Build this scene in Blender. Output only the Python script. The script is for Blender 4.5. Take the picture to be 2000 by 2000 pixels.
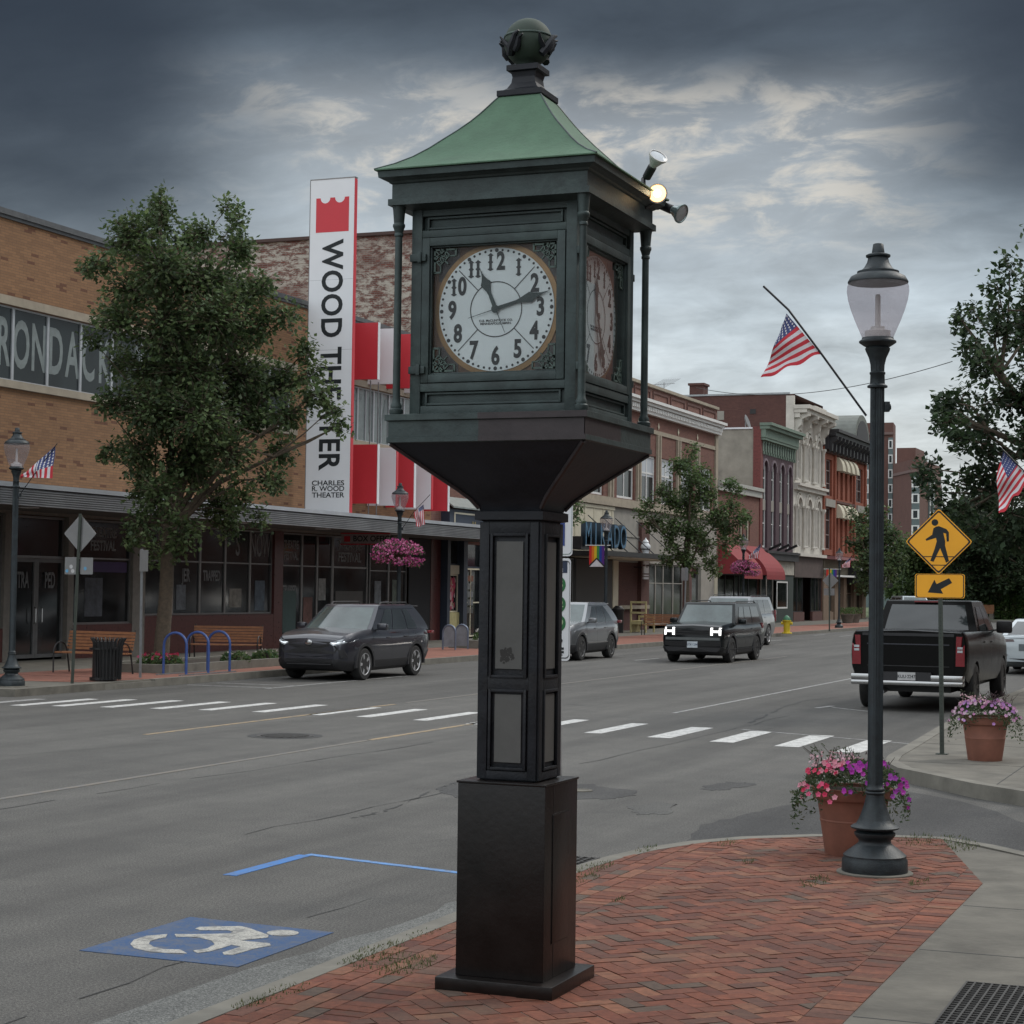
import bpy, bmesh, math, random
from mathutils import Vector, Matrix
R_ = math.radians
random.seed(7)
S = bpy.context.scene
for o in list(bpy.data.objects): bpy.data.objects.remove(o)

# ------------------------------------------------------------------ camera
FOC, YAW, PIT, ROLL, CH = 3700., R_(21.8), R_(2.275), R_(.77), 2.1
F0 = Vector((-math.sin(YAW), math.cos(YAW), 0)); R0 = Vector((math.cos(YAW), math.sin(YAW), 0)); ZZ = Vector((0, 0, 1))
Fw = F0*math.cos(PIT)+ZZ*math.sin(PIT); U0 = -F0*math.sin(PIT)+ZZ*math.cos(PIT)
Up = U0*math.cos(ROLL)-R0*math.sin(ROLL); Rt = R0*math.cos(ROLL)+U0*math.sin(ROLL)
CC = Vector((0, 0, CH))
cam = bpy.data.cameras.new('camera'); camo = bpy.data.objects.new('camera', cam); S.collection.objects.link(camo)
cam.sensor_width = 36; cam.lens = FOC/2000*36; cam.clip_end = 3000; cam.clip_start = .1
camo.matrix_world = Matrix(((Rt.x, Up.x, -Fw.x, 0), (Rt.y, Up.y, -Fw.y, 0), (Rt.z, Up.z, -Fw.z, CH), (0, 0, 0, 1)))
S.camera = camo
def ray(x, y): return Fw+Rt*((x-1000)/FOC)-Up*((y-1000)/FOC)
def G(x, y, z=0): d = ray(x, y); return CC+d*((z-CH)/d.z)      # point of the ground
def PX(x, y, X): d = ray(x, y); return CC+d*(X/d.x)            # point of a plane along the street
def PY(x, y, Y): d = ray(x, y); return CC+d*(Y/d.y)            # point of a plane across the street

# ------------------------------------------------------------------ world
W = bpy.data.worlds.new('World'); S.world = W; W.use_nodes = True
nt = W.node_tree; N = nt.nodes; Lk = nt.links; N.clear()
def nd(t, **k):
    n = N.new(t)
    for a, b in k.items(): setattr(n, a, b)
    return n
def mth(op, a, b=None, c=None, clamp=False):
    n = nd('ShaderNodeMath', operation=op); n.use_clamp = clamp
    for i, v in enumerate((a, b, c)):
        if v is None: continue
        if isinstance(v, (int, float)): n.inputs[i].default_value = v
        else: Lk.new(v, n.inputs[i])
    return n.outputs[0]
def ss(v, a, b):
    n = nd('ShaderNodeMapRange', interpolation_type='SMOOTHSTEP'); Lk.new(v, n.inputs[0])
    n.inputs[1].default_value = a; n.inputs[2].default_value = b; return n.outputs[0]
def ramp(v, st):
    n = nd('ShaderNodeValToRGB'); Lk.new(v, n.inputs[0]); e = n.color_ramp.elements
    while len(e) < len(st): e.new(.5)
    for i, (p, c) in enumerate(st): e[i].position = p; e[i].color = (*c, 1)
    return n.outputs[0]
def mixc(f, a, b, mode='MIX'):
    n = nd('ShaderNodeMix', data_type='RGBA', blend_type=mode)
    if isinstance(f, (int, float)): n.inputs[0].default_value = f
    else: Lk.new(f, n.inputs[0])
    for i, v in ((6, a), (7, b)):
        if isinstance(v, tuple): n.inputs[i].default_value = (*v, 1)
        else: Lk.new(v, n.inputs[i])
    return n.outputs[2]
SUN_EL, SUN_AZ = R_(42), R_(32)     # azimuth from +Y towards +X
tc = nd('ShaderNodeTexCoord'); sp = nd('ShaderNodeSeparateXYZ'); Lk.new(tc.outputs['Generated'], sp.inputs[0])
dx, dy, dz = sp.outputs
den = mth('ADD', mth('MAXIMUM', dz, 0.0), .26)
cb = nd('ShaderNodeCombineXYZ'); Lk.new(mth('DIVIDE', dx, den), cb.inputs[0]); Lk.new(mth('DIVIDE', dy, den), cb.inputs[1])
mp = nd('ShaderNodeMapping'); Lk.new(cb.outputs[0], mp.inputs[0]); mp.inputs['Rotation'].default_value = (0, 0, R_(-12)); mp.inputs['Scale'].default_value = (1.0, 1.35, 1)
def noise(vec, sc, det, rough=.55, dist=0.):
    n = nd('ShaderNodeTexNoise'); Lk.new(vec, n.inputs['Vector']); n.inputs['Scale'].default_value = sc
    n.inputs['Detail'].default_value = det; n.inputs['Roughness'].default_value = rough; n.inputs['Distortion'].default_value = dist
    return n.outputs[0]
n1 = noise(mp.outputs[0], 3.6, 8, .56, .3); n2 = noise(mp.outputs[0], 10., 9, .62, .4); n3 = noise(mp.outputs[0], 1.3, 4); n4 = noise(mp.outputs[0], 2.6, 3)
zz = mth('ADD', dz, mth('MULTIPLY', mth('SUBTRACT', n3, .5), .10))
base = ramp(zz, [(0, (.58, .61, .61)), (.085, (.54, .58, .59)), (.14, (.42, .48, .52)), (.19, (.30, .36, .41)), (.235, (.17, .21, .25)), (.285, (.065, .082, .10)), (.42, (.05, .065, .08))])
cloud = mth('ADD', mth('MULTIPLY', mth('ADD', mth('MULTIPLY', n1, .6), mth('MULTIPLY', n2, .4)), 1.9), .06)
cbl = nd('ShaderNodeVectorMath', operation='SCALE'); Lk.new(base, cbl.inputs[0]); Lk.new(cloud, cbl.inputs[3])
# bright torn streaks about 11-15 degrees up, ahead
band = mth('MULTIPLY', mth('MULTIPLY', ss(dz, .165, .20), mth('SUBTRACT', 1., ss(dz, .24, .275))), ss(n4, .36, .54))
az = mth('DIVIDE', dx, dy)
azm = mth('MULTIPLY', ss(az, -.68, -.50), mth('SUBTRACT', 1., ss(az, -.22, -.11)))
stk = mth('MULTIPLY', mth('MULTIPLY', ss(n2, .45, .64), band), azm)
glow = mth('MULTIPLY', mth('MULTIPLY', ss(dz, .13, .19), mth('SUBTRACT', 1., ss(dz, .24, .28))), azm)
col = mixc(mth('MULTIPLY', glow, .30), cbl.outputs[0], (.46, .46, .45))
col = mixc(mth('MULTIPLY', stk, .62), col, (.66, .60, .50))
# heavy dark banks left and right, high up
dl = mth('MULTIPLY', ss(mth('MULTIPLY', az, -1.), .50, .68), ss(zz, .10, .21))
dr = mth('MULTIPLY', ss(az, -.23, -.11), ss(zz, .13, .225))
dk = mth('MULTIPLY', mth('MAXIMUM', mth('MAXIMUM', dl, dr), mth('MULTIPLY', ss(zz, .225, .30), .5)), .86)
col = mixc(dk, col, (.016, .021, .030))
# bright open overcast overhead and behind the camera
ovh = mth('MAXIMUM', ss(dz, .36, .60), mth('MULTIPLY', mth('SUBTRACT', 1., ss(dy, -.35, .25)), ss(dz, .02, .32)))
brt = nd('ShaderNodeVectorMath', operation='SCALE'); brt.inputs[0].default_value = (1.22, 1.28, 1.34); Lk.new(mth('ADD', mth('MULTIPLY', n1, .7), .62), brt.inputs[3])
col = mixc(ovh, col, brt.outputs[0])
sky = nd('ShaderNodeTexSky', sky_type='NISHITA'); sky.sun_disc = False; sky.sun_elevation = SUN_EL; sky.sun_rotation = SUN_AZ
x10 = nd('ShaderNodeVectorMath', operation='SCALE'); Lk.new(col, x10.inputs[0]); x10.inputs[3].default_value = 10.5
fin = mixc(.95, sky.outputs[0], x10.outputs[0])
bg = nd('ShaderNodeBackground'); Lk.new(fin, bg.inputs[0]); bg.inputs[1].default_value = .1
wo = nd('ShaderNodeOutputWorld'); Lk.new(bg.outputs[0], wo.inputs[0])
sl = bpy.data.lights.new('sun', 'SUN'); sl.energy = 1.1; sl.angle = R_(14); sl.color = (1, .93, .84)
so = bpy.data.objects.new('sun', sl); S.collection.objects.link(so)
so.rotation_euler = Vector((math.sin(SUN_AZ)*math.cos(SUN_EL), math.cos(SUN_AZ)*math.cos(SUN_EL), math.sin(SUN_EL))).to_track_quat('Z', 'Y').to_euler()
S.view_settings.view_transform = 'Standard'; S.view_settings.look = 'None'; S.view_settings.gamma = 1; S.view_settings.exposure = 0.2

# ------------------------------------------------------------------ materials
MT = {}
def newmat(name):
    m = bpy.data.materials.new(name); m.use_nodes = True
    global nt, N, Lk
    nt = m.node_tree; N = nt.nodes; Lk = nt.links
    return m, N['Principled BSDF'], N['Material Output']
def pm(name, c, rough=.6, metal=0., var=.18, sc=6., bump=0., coat=0., spec=.5, grime=0., gc=(.02, .02, .018)):
    if name in MT: return MT[name]
    m, p, o = newmat(name)
    t = nd('ShaderNodeTexCoord').outputs['Object']
    n = noise(t, sc, 6, .6)
    a = tuple(min(1, v*(1-var)) for v in c); b = tuple(min(1, v*(1+var)) for v in c)
    col = ramp(n, [(.3, a), (.7, b)])
    if grime:
        g = noise(t, sc*.35, 8, .7, .5); col = mixc(mth('MULTIPLY', ss(g, .52, .72), grime), col, gc)
    Lk.new(col, p.inputs['Base Color'])
    rr = nd('ShaderNodeMapRange'); Lk.new(n, rr.inputs[0]); rr.inputs[3].default_value = max(.02, rough-.08); rr.inputs[4].default_value = min(1, rough+.08)
    Lk.new(rr.outputs[0], p.inputs['Roughness'])
    p.inputs['Metallic'].default_value = metal; p.inputs['Specular IOR Level'].default_value = spec
    p.inputs['Coat Weight'].default_value = coat; p.inputs['Coat Roughness'].default_value = .06
    if bump:
        bn = nd('ShaderNodeBump'); bn.inputs['Strength'].default_value = bump; bn.inputs['Distance'].default_value = .01
        Lk.new(noise(t, sc*6, 5), bn.inputs['Height']); Lk.new(bn.outputs[0], p.inputs['Normal'])
    MT[name] = m; return m
def wallvec():
    g = nd('ShaderNodeNewGeometry'); tcn = nd('ShaderNodeTexCoord')
    s1 = nd('ShaderNodeSeparateXYZ'); Lk.new(tcn.outputs['Object'], s1.inputs[0])
    s2 = nd('ShaderNodeSeparateXYZ'); Lk.new(g.outputs['True Normal'], s2.inputs[0])
    f = mth('GREATER_THAN', mth('ABSOLUTE', s2.outputs[0]), .6)
    u = mth('ADD', mth('MULTIPLY', f, s1.outputs[1]), mth('MULTIPLY', mth('SUBTRACT', 1., f), s1.outputs[0]))
    c = nd('ShaderNodeCombineXYZ'); Lk.new(u, c.inputs[0]); Lk.new(s1.outputs[2], c.inputs[1]); return c.outputs[0], tcn.outputs['Object']
def brick(name, c1, c2, mort, bw=.215, bh=.072, ms=.006, dark=0., dcol=(.05, .02, .015), stain=0., scol=(.4, .38, .35), sdet=.5):
    m, p, o = newmat(name); v, obj = wallvec()
    b = nd('ShaderNodeTexBrick'); Lk.new(v, b.inputs['Vector'])
    b.inputs['Scale'].default_value = 1; b.inputs['Brick Width'].default_value = bw; b.inputs['Row Height'].default_value = bh
    b.inputs['Mortar Size'].default_value = ms; b.inputs['Mortar Smooth'].default_value = .3
    b.inputs['Color1'].default_value = (*c1, 1); b.inputs['Color2'].default_value = (*c2, 1); b.inputs['Mortar'].default_value = (*mort, 1)
    col = b.outputs[0]
    if dark:
        vs = nd('ShaderNodeVectorMath', operation='MULTIPLY'); Lk.new(v, vs.inputs[0]); vs.inputs[1].default_value = (1/bw, 1/bh, 1)
        s0 = nd('ShaderNodeSeparateXYZ'); Lk.new(vs.outputs[0], s0.inputs[0]); row = mth('FLOOR', s0.outputs[1])
        cx = mth('FLOOR', mth('ADD', s0.outputs[0], mth('MULTIPLY', mth('MODULO', row, 2.), .5)))
        cc = nd('ShaderNodeCombineXYZ'); Lk.new(cx, cc.inputs[0]); Lk.new(row, cc.inputs[1])
        wn = nd('ShaderNodeTexWhiteNoise'); Lk.new(cc.outputs[0], wn.inputs[0])
        col = mixc(mth('MULTIPLY', mth('GREATER_THAN', wn.outputs[0], 1-dark), .75), col, dcol)
    if stain:
        sv = nd('ShaderNodeMapping'); Lk.new(v, sv.inputs[0]); sv.inputs['Scale'].default_value = (.6, 1.6, 1)
        f1 = ss(noise(sv.outputs[0], 3.2, 12, .80, .3), .45, sdet+.06); f2 = ss(noise(sv.outputs[0], .35, 5, .6), .28, .50)
        col = mixc(mth('MULTIPLY', mth('MULTIPLY', f1, f2), stain), col, scol)
    col = mixc(.28, col, ramp(noise(obj, .45, 6), [(.3, (.45, .45, .45)), (.7, (1, 1, 1))]), 'MULTIPLY')
    col = mixc(.35, col, ramp(noise(obj, 14, 4), [(.3, (.6, .6, .6)), (.7, (1.0, 1.0, 1.0))]), 'MULTIPLY')
    Lk.new(col, p.inputs['Base Color']); p.inputs['Roughness'].default_value = .9
    bn = nd('ShaderNodeBump'); bn.inputs['Strength'].default_value = .5; bn.inputs['Distance'].default_value = .006; bn.invert = True
    Lk.new(b.outputs[1], bn.inputs['Height']); Lk.new(bn.outputs[0], p.inputs['Normal'])
    MT[name] = m; return m
def attrmat(name, rough=.8, transl=0., var=.2, sc=20., bump=0., dirt=False):
    m, p, o = newmat(name)
    a = nd('ShaderNodeAttribute', attribute_name='Col').outputs[0]
    t = nd('ShaderNodeTexCoord').outputs['Object']
    col = mixc(1., a, ramp(noise(t, sc, 5), [(.3, (1-var,)*3), (.7, (1, 1, 1))]), 'MULTIPLY')
    if dirt: col = mixc(mth('MULTIPLY', ss(noise(t, 1.6, 9, .72, .3), .50, .70), .42), col, (.10, .075, .05)); col = mixc(.7, col, ramp(noise(t, .7, 5), [(.35, (.62, .62, .62)), (.65, (1.05, 1.03, 1.0))]), 'MULTIPLY'); col = mixc(mth('MULTIPLY', ss(noise(t, 75, 5, .75), .58, .70), .6), col, (.05, .04, .03))
    Lk.new(col, p.inputs['Base Color']); p.inputs['Roughness'].default_value = rough
    if bump:
        bn = nd('ShaderNodeBump'); bn.inputs['Strength'].default_value = bump; bn.inputs['Distance'].default_value = .004
        Lk.new(noise(t, 60, 5), bn.inputs['Height']); Lk.new(bn.outputs[0], p.inputs['Normal'])
    if transl:
        tr = nd('ShaderNodeBsdfTranslucent'); Lk.new(col, tr.inputs[0]); mx = nd('ShaderNodeMixShader'); mx.inputs[0].default_value = transl
        Lk.new(p.outputs[0], mx.inputs[1]); Lk.new(tr.outputs[0], mx.inputs[2]); Lk.new(mx.outputs[0], o.inputs[0])
    MT[name] = m; return m
def glassmat(name, tint, refl, rough=.03, alpha=.9, face=(.8, .8, .8)):
    m, p, o = newmat(name)
    tr = nd('ShaderNodeBsdfTransparent'); tr.inputs[0].default_value = (*tint, 1)
    p.inputs['Base Color'].default_value = (*face, 1); p.inputs['Roughness'].default_value = rough; p.inputs['Specular IOR Level'].default_value = .5
    gl = nd('ShaderNodeBsdfGlossy'); gl.inputs['Roughness'].default_value = rough
    fr = nd('ShaderNodeFresnel'); fr.inputs[0].default_value = 1.45
    mx = nd('ShaderNodeMixShader'); Lk.new(mth('MULTIPLY', fr.outputs[0], refl, clamp=True), mx.inputs[0]); Lk.new(tr.outputs[0], mx.inputs[1]); Lk.new(gl.outputs[0], mx.inputs[2])
    m2 = nd('ShaderNodeMixShader'); m2.inputs[0].default_value = 1-alpha; Lk.new(mx.outputs[0], m2.inputs[1]); Lk.new(p.outputs[0], m2.inputs[2])
    Lk.new(m2.outputs[0], o.inputs[0]); MT[name] = m; return m
def emit(name, c, s):
    m, p, o = newmat(name); p.inputs['Base Color'].default_value = (*c, 1); p.inputs['Emission Color'].default_value = (*c, 1); p.inputs['Emission Strength'].default_value = s
    MT[name] = m; return m
def asphalt(name, c=(.100, .098, .096), k=1.):
    m, p, o = newmat(name); t = nd('ShaderNodeTexCoord').outputs['Object']
    big = noise(t, .12, 5, .6); st = nd('ShaderNodeMapping'); Lk.new(t, st.inputs[0]); st.inputs['Scale'].default_value = (1.1, .06, 1)
    lane = noise(st.outputs[0], 1.2, 4, .6); gr = noise(t, 55, 3, .7); gr2 = noise(t, 130, 3, .8)
    col = ramp(big, [(.3, tuple(v*.82 for v in c)), (.7, tuple(v*1.15 for v in c))])
    col = mixc(.6, col, ramp(lane, [(.36, (.60, .60, .60)), (.62, (1.10, 1.10, 1.08))]), 'MULTIPLY'); col = mixc(mth('MULTIPLY', ss(noise(t, .9, 6, .7, .4), .60, .72), .45), col, (.045, .045, .046))
    col = mixc(.9*k, col, ramp(gr, [(.32, (.42, .42, .42)), (.62, (1.35, 1.34, 1.30))]), 'MULTIPLY'); col = mixc(.5, col, ramp(noise(t, 1.7, 8, .7), [(.36, (.72, .72, .73)), (.6, (1.08, 1.07, 1.05))]), 'MULTIPLY')
    col = mixc(.8*k, col, ramp(gr2, [(.42, (.40, .40, .40)), (.60, (1.6, 1.6, 1.55))]), 'MULTIPLY')
    Lk.new(col, p.inputs['Base Color']); p.inputs['Roughness'].default_value = .82; p.inputs['Specular IOR Level'].default_value = .35
    bn = nd('ShaderNodeBump'); bn.inputs['Strength'].default_value = .5; bn.inputs['Distance'].default_value = .004; Lk.new(gr, bn.inputs['Height']); Lk.new(bn.outputs[0], p.inputs['Normal'])
    MT[name] = m; return m
def paint(name, c, wear=.35, under=(.11, .11, .11)):
    m, p, o = newmat(name); t = nd('ShaderNodeTexCoord').outputs['Object']
    f = mth('MULTIPLY', ss(noise(t, 7, 10, .8), .44, .62), wear*1.3, clamp=True); f2 = mth('MULTIPLY', ss(noise(t, 90, 4, .7), .48, .64), min(1, wear*1.4))
    Lk.new(mixc(mth('MAXIMUM', f, f2), c, under), p.inputs['Base Color']); p.inputs['Roughness'].default_value = .7; MT[name] = m; return m
def frosted(name):
    m, p, o = newmat(name); t = nd('ShaderNodeTexCoord').outputs['Object']
    p.inputs['Base Color'].default_value = (.42, .40, .41, 1); p.inputs['Roughness'].default_value = .35
    tr = nd('ShaderNodeBsdfTransparent'); tr.inputs[0].default_value = (.86, .83, .85, 1)
    tl = nd('ShaderNodeBsdfTranslucent'); tl.inputs[0].default_value = (.6, .58, .6, 1)
    a = nd('ShaderNodeMixShader'); a.inputs[0].default_value = .5; Lk.new(p.outputs[0], a.inputs[1]); Lk.new(tl.outputs[0], a.inputs[2])
    b = nd('ShaderNodeMixShader'); Lk.new(mth('ADD', mth('MULTIPLY', noise(t, 160, 2), .5), .02), b.inputs[0]); Lk.new(tr.outputs[0], b.inputs[1]); Lk.new(a.outputs[0], b.inputs[2])
    Lk.new(b.outputs[0], o.inputs[0]); MT[name] = m; return m

VERD = pm('bronze_green', (.038, .056, .055), .55, .2, .35, 9, .2, grime=.45, gc=(.085, .125, .115))
VERDL = pm('bronze_light', (.07, .105, .092), .55, .15, .25, 9, .15, grime=.4, gc=(.12, .19, .15))
BRNZ = pm('bronze_brown', (.040, .032, .034), .5, .2, .25, 9, .1)
COPPER = pm('copper_roof', (.082, .150, .098), .75, 0, .14, 9, .3, spec=.3, grime=.35, gc=(.11, .19, .13))
FLARE = pm('flare_black', (.014, .016, .021), .5, 0, .3, 7, .15, spec=.3)
POSTM = pm('post_black', (.012, .014, .018), .5, .0, .35, 10, .3, spec=.3, grime=.25, gc=(.05, .045, .04))
BOXM = pm('box_black', (.007, .005, .0045), .32, 0, .5, 5, .12, spec=.35, grime=.6, gc=(.022, .012, .009))
STEEL = pm('panel_steel', (.10, .10, .095), .5, .3, .12, 5, .1, grime=.25, gc=(.05, .05, .045))
DIAL = pm('dial_white', (.80, .86, .87), .6, 0, .06, 5)
DIALB = pm('dial_black', (.012, .014, .016), .5)
WOODB = pm('dial_wood', (.17, .095, .055), .6, 0, .3, 12)
BRASS = pm('brass_ring', (.30, .18, .08), .45, .4, .2, 10)
LAMPM = pm('lamp_green', (.016, .023, .027), .5, .2, .4, 14, .25, grime=.45, gc=(.050, .068, .066))
WHITE = pm('white_paint', (.62, .62, .60), .6, 0, .06, 3, grime=.12, gc=(.3, .29, .27))
WSIGN = pm('sign_white', (.66, .68, .70), .4, 0, .02, 2)
CREAM = pm('cream_paint', (.52, .48, .37), .7, 0, .08, 3, grime=.15, gc=(.25, .22, .17))
GREYR = pm('grey_render', (.26, .245, .215), .85, 0, .12, 2, .2, grime=.2, gc=(.15, .14, .12))
STUC = pm('old_stucco', (.26, .245, .205), .9, 0, .25, 1.2, .3, grime=.8, gc=(.11, .105, .09))
STONE = pm('stone_trim', (.30, .26, .20), .85, 0, .15, 3, .2)
REDP = pm('red_panel', (.50, .022, .035), .4, 0, .04, 2)
REDA = pm('red_awning', (.22, .028, .032), .8, 0, .12, 3)
BLACK = pm('black', (.012, .012, .013), .5)
INK = pm('ink_grey', (.020, .024, .026), .5, spec=.2)
DARK = pm('dark_interior', (.02, .02, .022), .8)
ALU = pm('aluminium', (.20, .195, .19), .4, .5, .1, 5)
ALUL = pm('aluminium_light', (.42, .44, .46), .4, .4, .1, 5)
RIB = pm('ribbed_fascia', (.27, .28, .29), .45, .4, .2, 1.2, 0, grime=.3, gc=(.1, .1, .1))
GRAN = pm('maroon_granite', (.075, .022, .020), .3, 0, .3, 14)
NAVY = pm('navy_paint', (.025, .035, .055), .5, 0, .15, 3)
GREENT = pm('green_trim', (.14, .19, .15), .7, 0, .12, 3)
PURP = brick('purple_brick', (.085, .050, .062), (.075, .043, .055), (.06, .04, .045))
WORN = pm('ivory_paint', (.50, .47, .42), .75, 0, .12, 2.5, .15, grime=.25, gc=(.3, .27, .23))
DKCOR = pm('dark_cornice', (.028, .027, .030), .6, 0, .3, 3)
TAN = brick('tan_brick', (.29, .155, .075), (.225, .118, .058), (.15, .095, .06), .30, .068, dark=.06, dcol=(.10, .035, .02))
OLDB = brick('old_brick', (.17, .055, .04), (.11, .04, .032), (.16, .13, .11), .22, .075, .012, stain=.95, scol=(.46, .44, .38), sdet=.5)
REDB = brick('red_brick', (.20, .085, .062), (.15, .062, .048), (.16, .115, .095))
BRNB = brick('brown_brick', (.12, .052, .042), (.095, .04, .034), (.08, .05, .045))
ORGB = brick('orange_brick', (.30, .085, .045), (.25, .068, .038), (.17, .07, .045))
TOWB = brick('tower_brick', (.15, .075, .06), (.13, .062, .05), (.12, .07, .06))
WGL = pm('window_glass', (.018, .024, .026), .08, 0, .5, .5, 0, spec=.25)
WGB = pm('window_blind', (.42, .45, .48), .5, 0, .06, 2, 0)
SHOPG = pm('shop_glass', (.014, .016, .017), .09, 0, .9, .9, 0, spec=.5)
CONC = pm('concrete', (.125, .117, .098), .9, 0, .30, 2.6, .6, grime=.6, gc=(.065, .06, .05))
KERB = pm('kerb_stone', (.155, .147, .125), .9, 0, .25, 3, .4, grime=.4, gc=(.09, .085, .07))
FBRICK = brick('far_paving', (.26, .105, .07), (.20, .08, .055), (.13, .08, .06), .2, .1)
def _fb():
    m, p, o = newmat('far_paving_flat'); t = nd('ShaderNodeTexCoord').outputs['Object']
    b = nd('ShaderNodeTexBrick'); Lk.new(t, b.inputs['Vector']); b.inputs['Scale'].default_value = 1; b.inputs['Brick Width'].default_value = .21; b.inputs['Row Height'].default_value = .105; b.inputs['Mortar Size'].default_value = .006
    b.inputs['Color1'].default_value = (.30, .12, .08, 1); b.inputs['Color2'].default_value = (.22, .085, .06, 1); b.inputs['Mortar'].default_value = (.13, .08, .06, 1)
    Lk.new(mixc(.5, b.outputs[0], ramp(noise(t, .8, 6), [(.3, (.55, .55, .55)), (.7, (1, 1, 1))]), 'MULTIPLY'), p.inputs['Base Color']); p.inputs['Roughness'].default_value = .9
    return m
FPAVE = _fb()
ASPH = asphalt('asphalt'); PATCH = asphalt('asphalt_patch', (.060, .060, .062)); PALE = asphalt('asphalt_worn', (.15, .155, .155))
CRACK = pm('crack_tar', (.035, .035, .035), .8)
LWH = paint('road_white', (.60, .60, .58), .5); LYE = paint('road_yellow', (.34, .24, .12), .85); LBL = paint('road_blue', (.035, .17, .46), .4); LBD = paint('road_blue_dark', (.012, .060, .165), .5)
LWF = paint('road_white_faint', (.34, .34, .33), .8); LWS = paint('road_white_symbol', (.42, .41, .37), .65)
LEAF = attrmat('leaf', .7, .42, .15, 3.); PETAL = attrmat('petal', .6, .25, .1, 10.)
PAVER = attrmat('paver', .85, 0, .42, 26., .7, True)
BARK = pm('bark', (.085, .065, .045), .9, 0, .35, 14, .8)
SOIL = pm('soil', (.035, .025, .018), .95, 0, .3, 10, .5)
TERRA = pm('terracotta', (.20, .080, .052), .75, 0, .2, 5, .15, grime=.5, gc=(.11, .055, .042))
YEL = pm('sign_yellow', (.80, .36, .012), .45, 0, .05, 3); SBACK = pm('sign_back', (.24, .24, .24), .45, .5, .1, 4); GALV = pm('galvanised', (.23, .24, .25), .5, .6, .15, 12)
GPOST = pm('green_post', (.045, .055, .045), .6, .2, .2, 8)
BLUEM = pm('blue_rack', (.035, .075, .24), .45, 0, .15, 6); WOODS = pm('bench_wood', (.27, .12, .055), .6, 0, .25, 8)
TYRE = pm('tyre', (.016, .016, .016), .85, 0, .15, 10); PLAS = pm('car_plastic', (.018, .018, .020), .6); RIM = pm('alloy', (.50, .50, .51), .35, .5, .06, 5)
CGL = pm('car_glass', (.030, .036, .038), .03, 0, .3, 1, 0, spec=.8); CGW = pm('windscreen', (.06, .085, .085), .03, 0, .5, 1.2, 0, spec=1.)
CHROME = pm('chrome', (.5, .5, .5), .15, 1., .03, 5); TAIL = pm('tail_red', (.17, .006, .012), .2, 0, .1, 5, coat=.5); HLENS = pm('head_lens', (.45, .48, .5), .1, .2, .2, 10)
HLIT = emit('head_lit', (1, .98, .95), 1.6); DRL = emit('running_light', (.9, .95, 1), .55); WARM = emit('warm_bulb', (1, .55, .2), 3.2); WARMH = emit('warm_core', (1, .85, .55), 14.)
FRW = pm('flag_white', (.62, .60, .62), .8, 0, .05, 10); FRR = pm('flag_red', (.50, .03, .045), .8, 0, .06, 10); FRB = pm('flag_blue', (.045, .06, .17), .8, 0, .06, 10)
CLEAR = glassmat('door_glass', (.93, .95, .95), .62, .02, .98, (.3, .35, .35)); FROST = frosted('globe_frosted')
LTXT = pm('film_letters', (.17, .20, .20), .6); FTXT = pm('film_faint', (.13, .135, .135), .6)
BLUEG = pm('grey_teal', (.10, .13, .13), .7); GRASSM = attrmat('grass', .7, .3)

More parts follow.
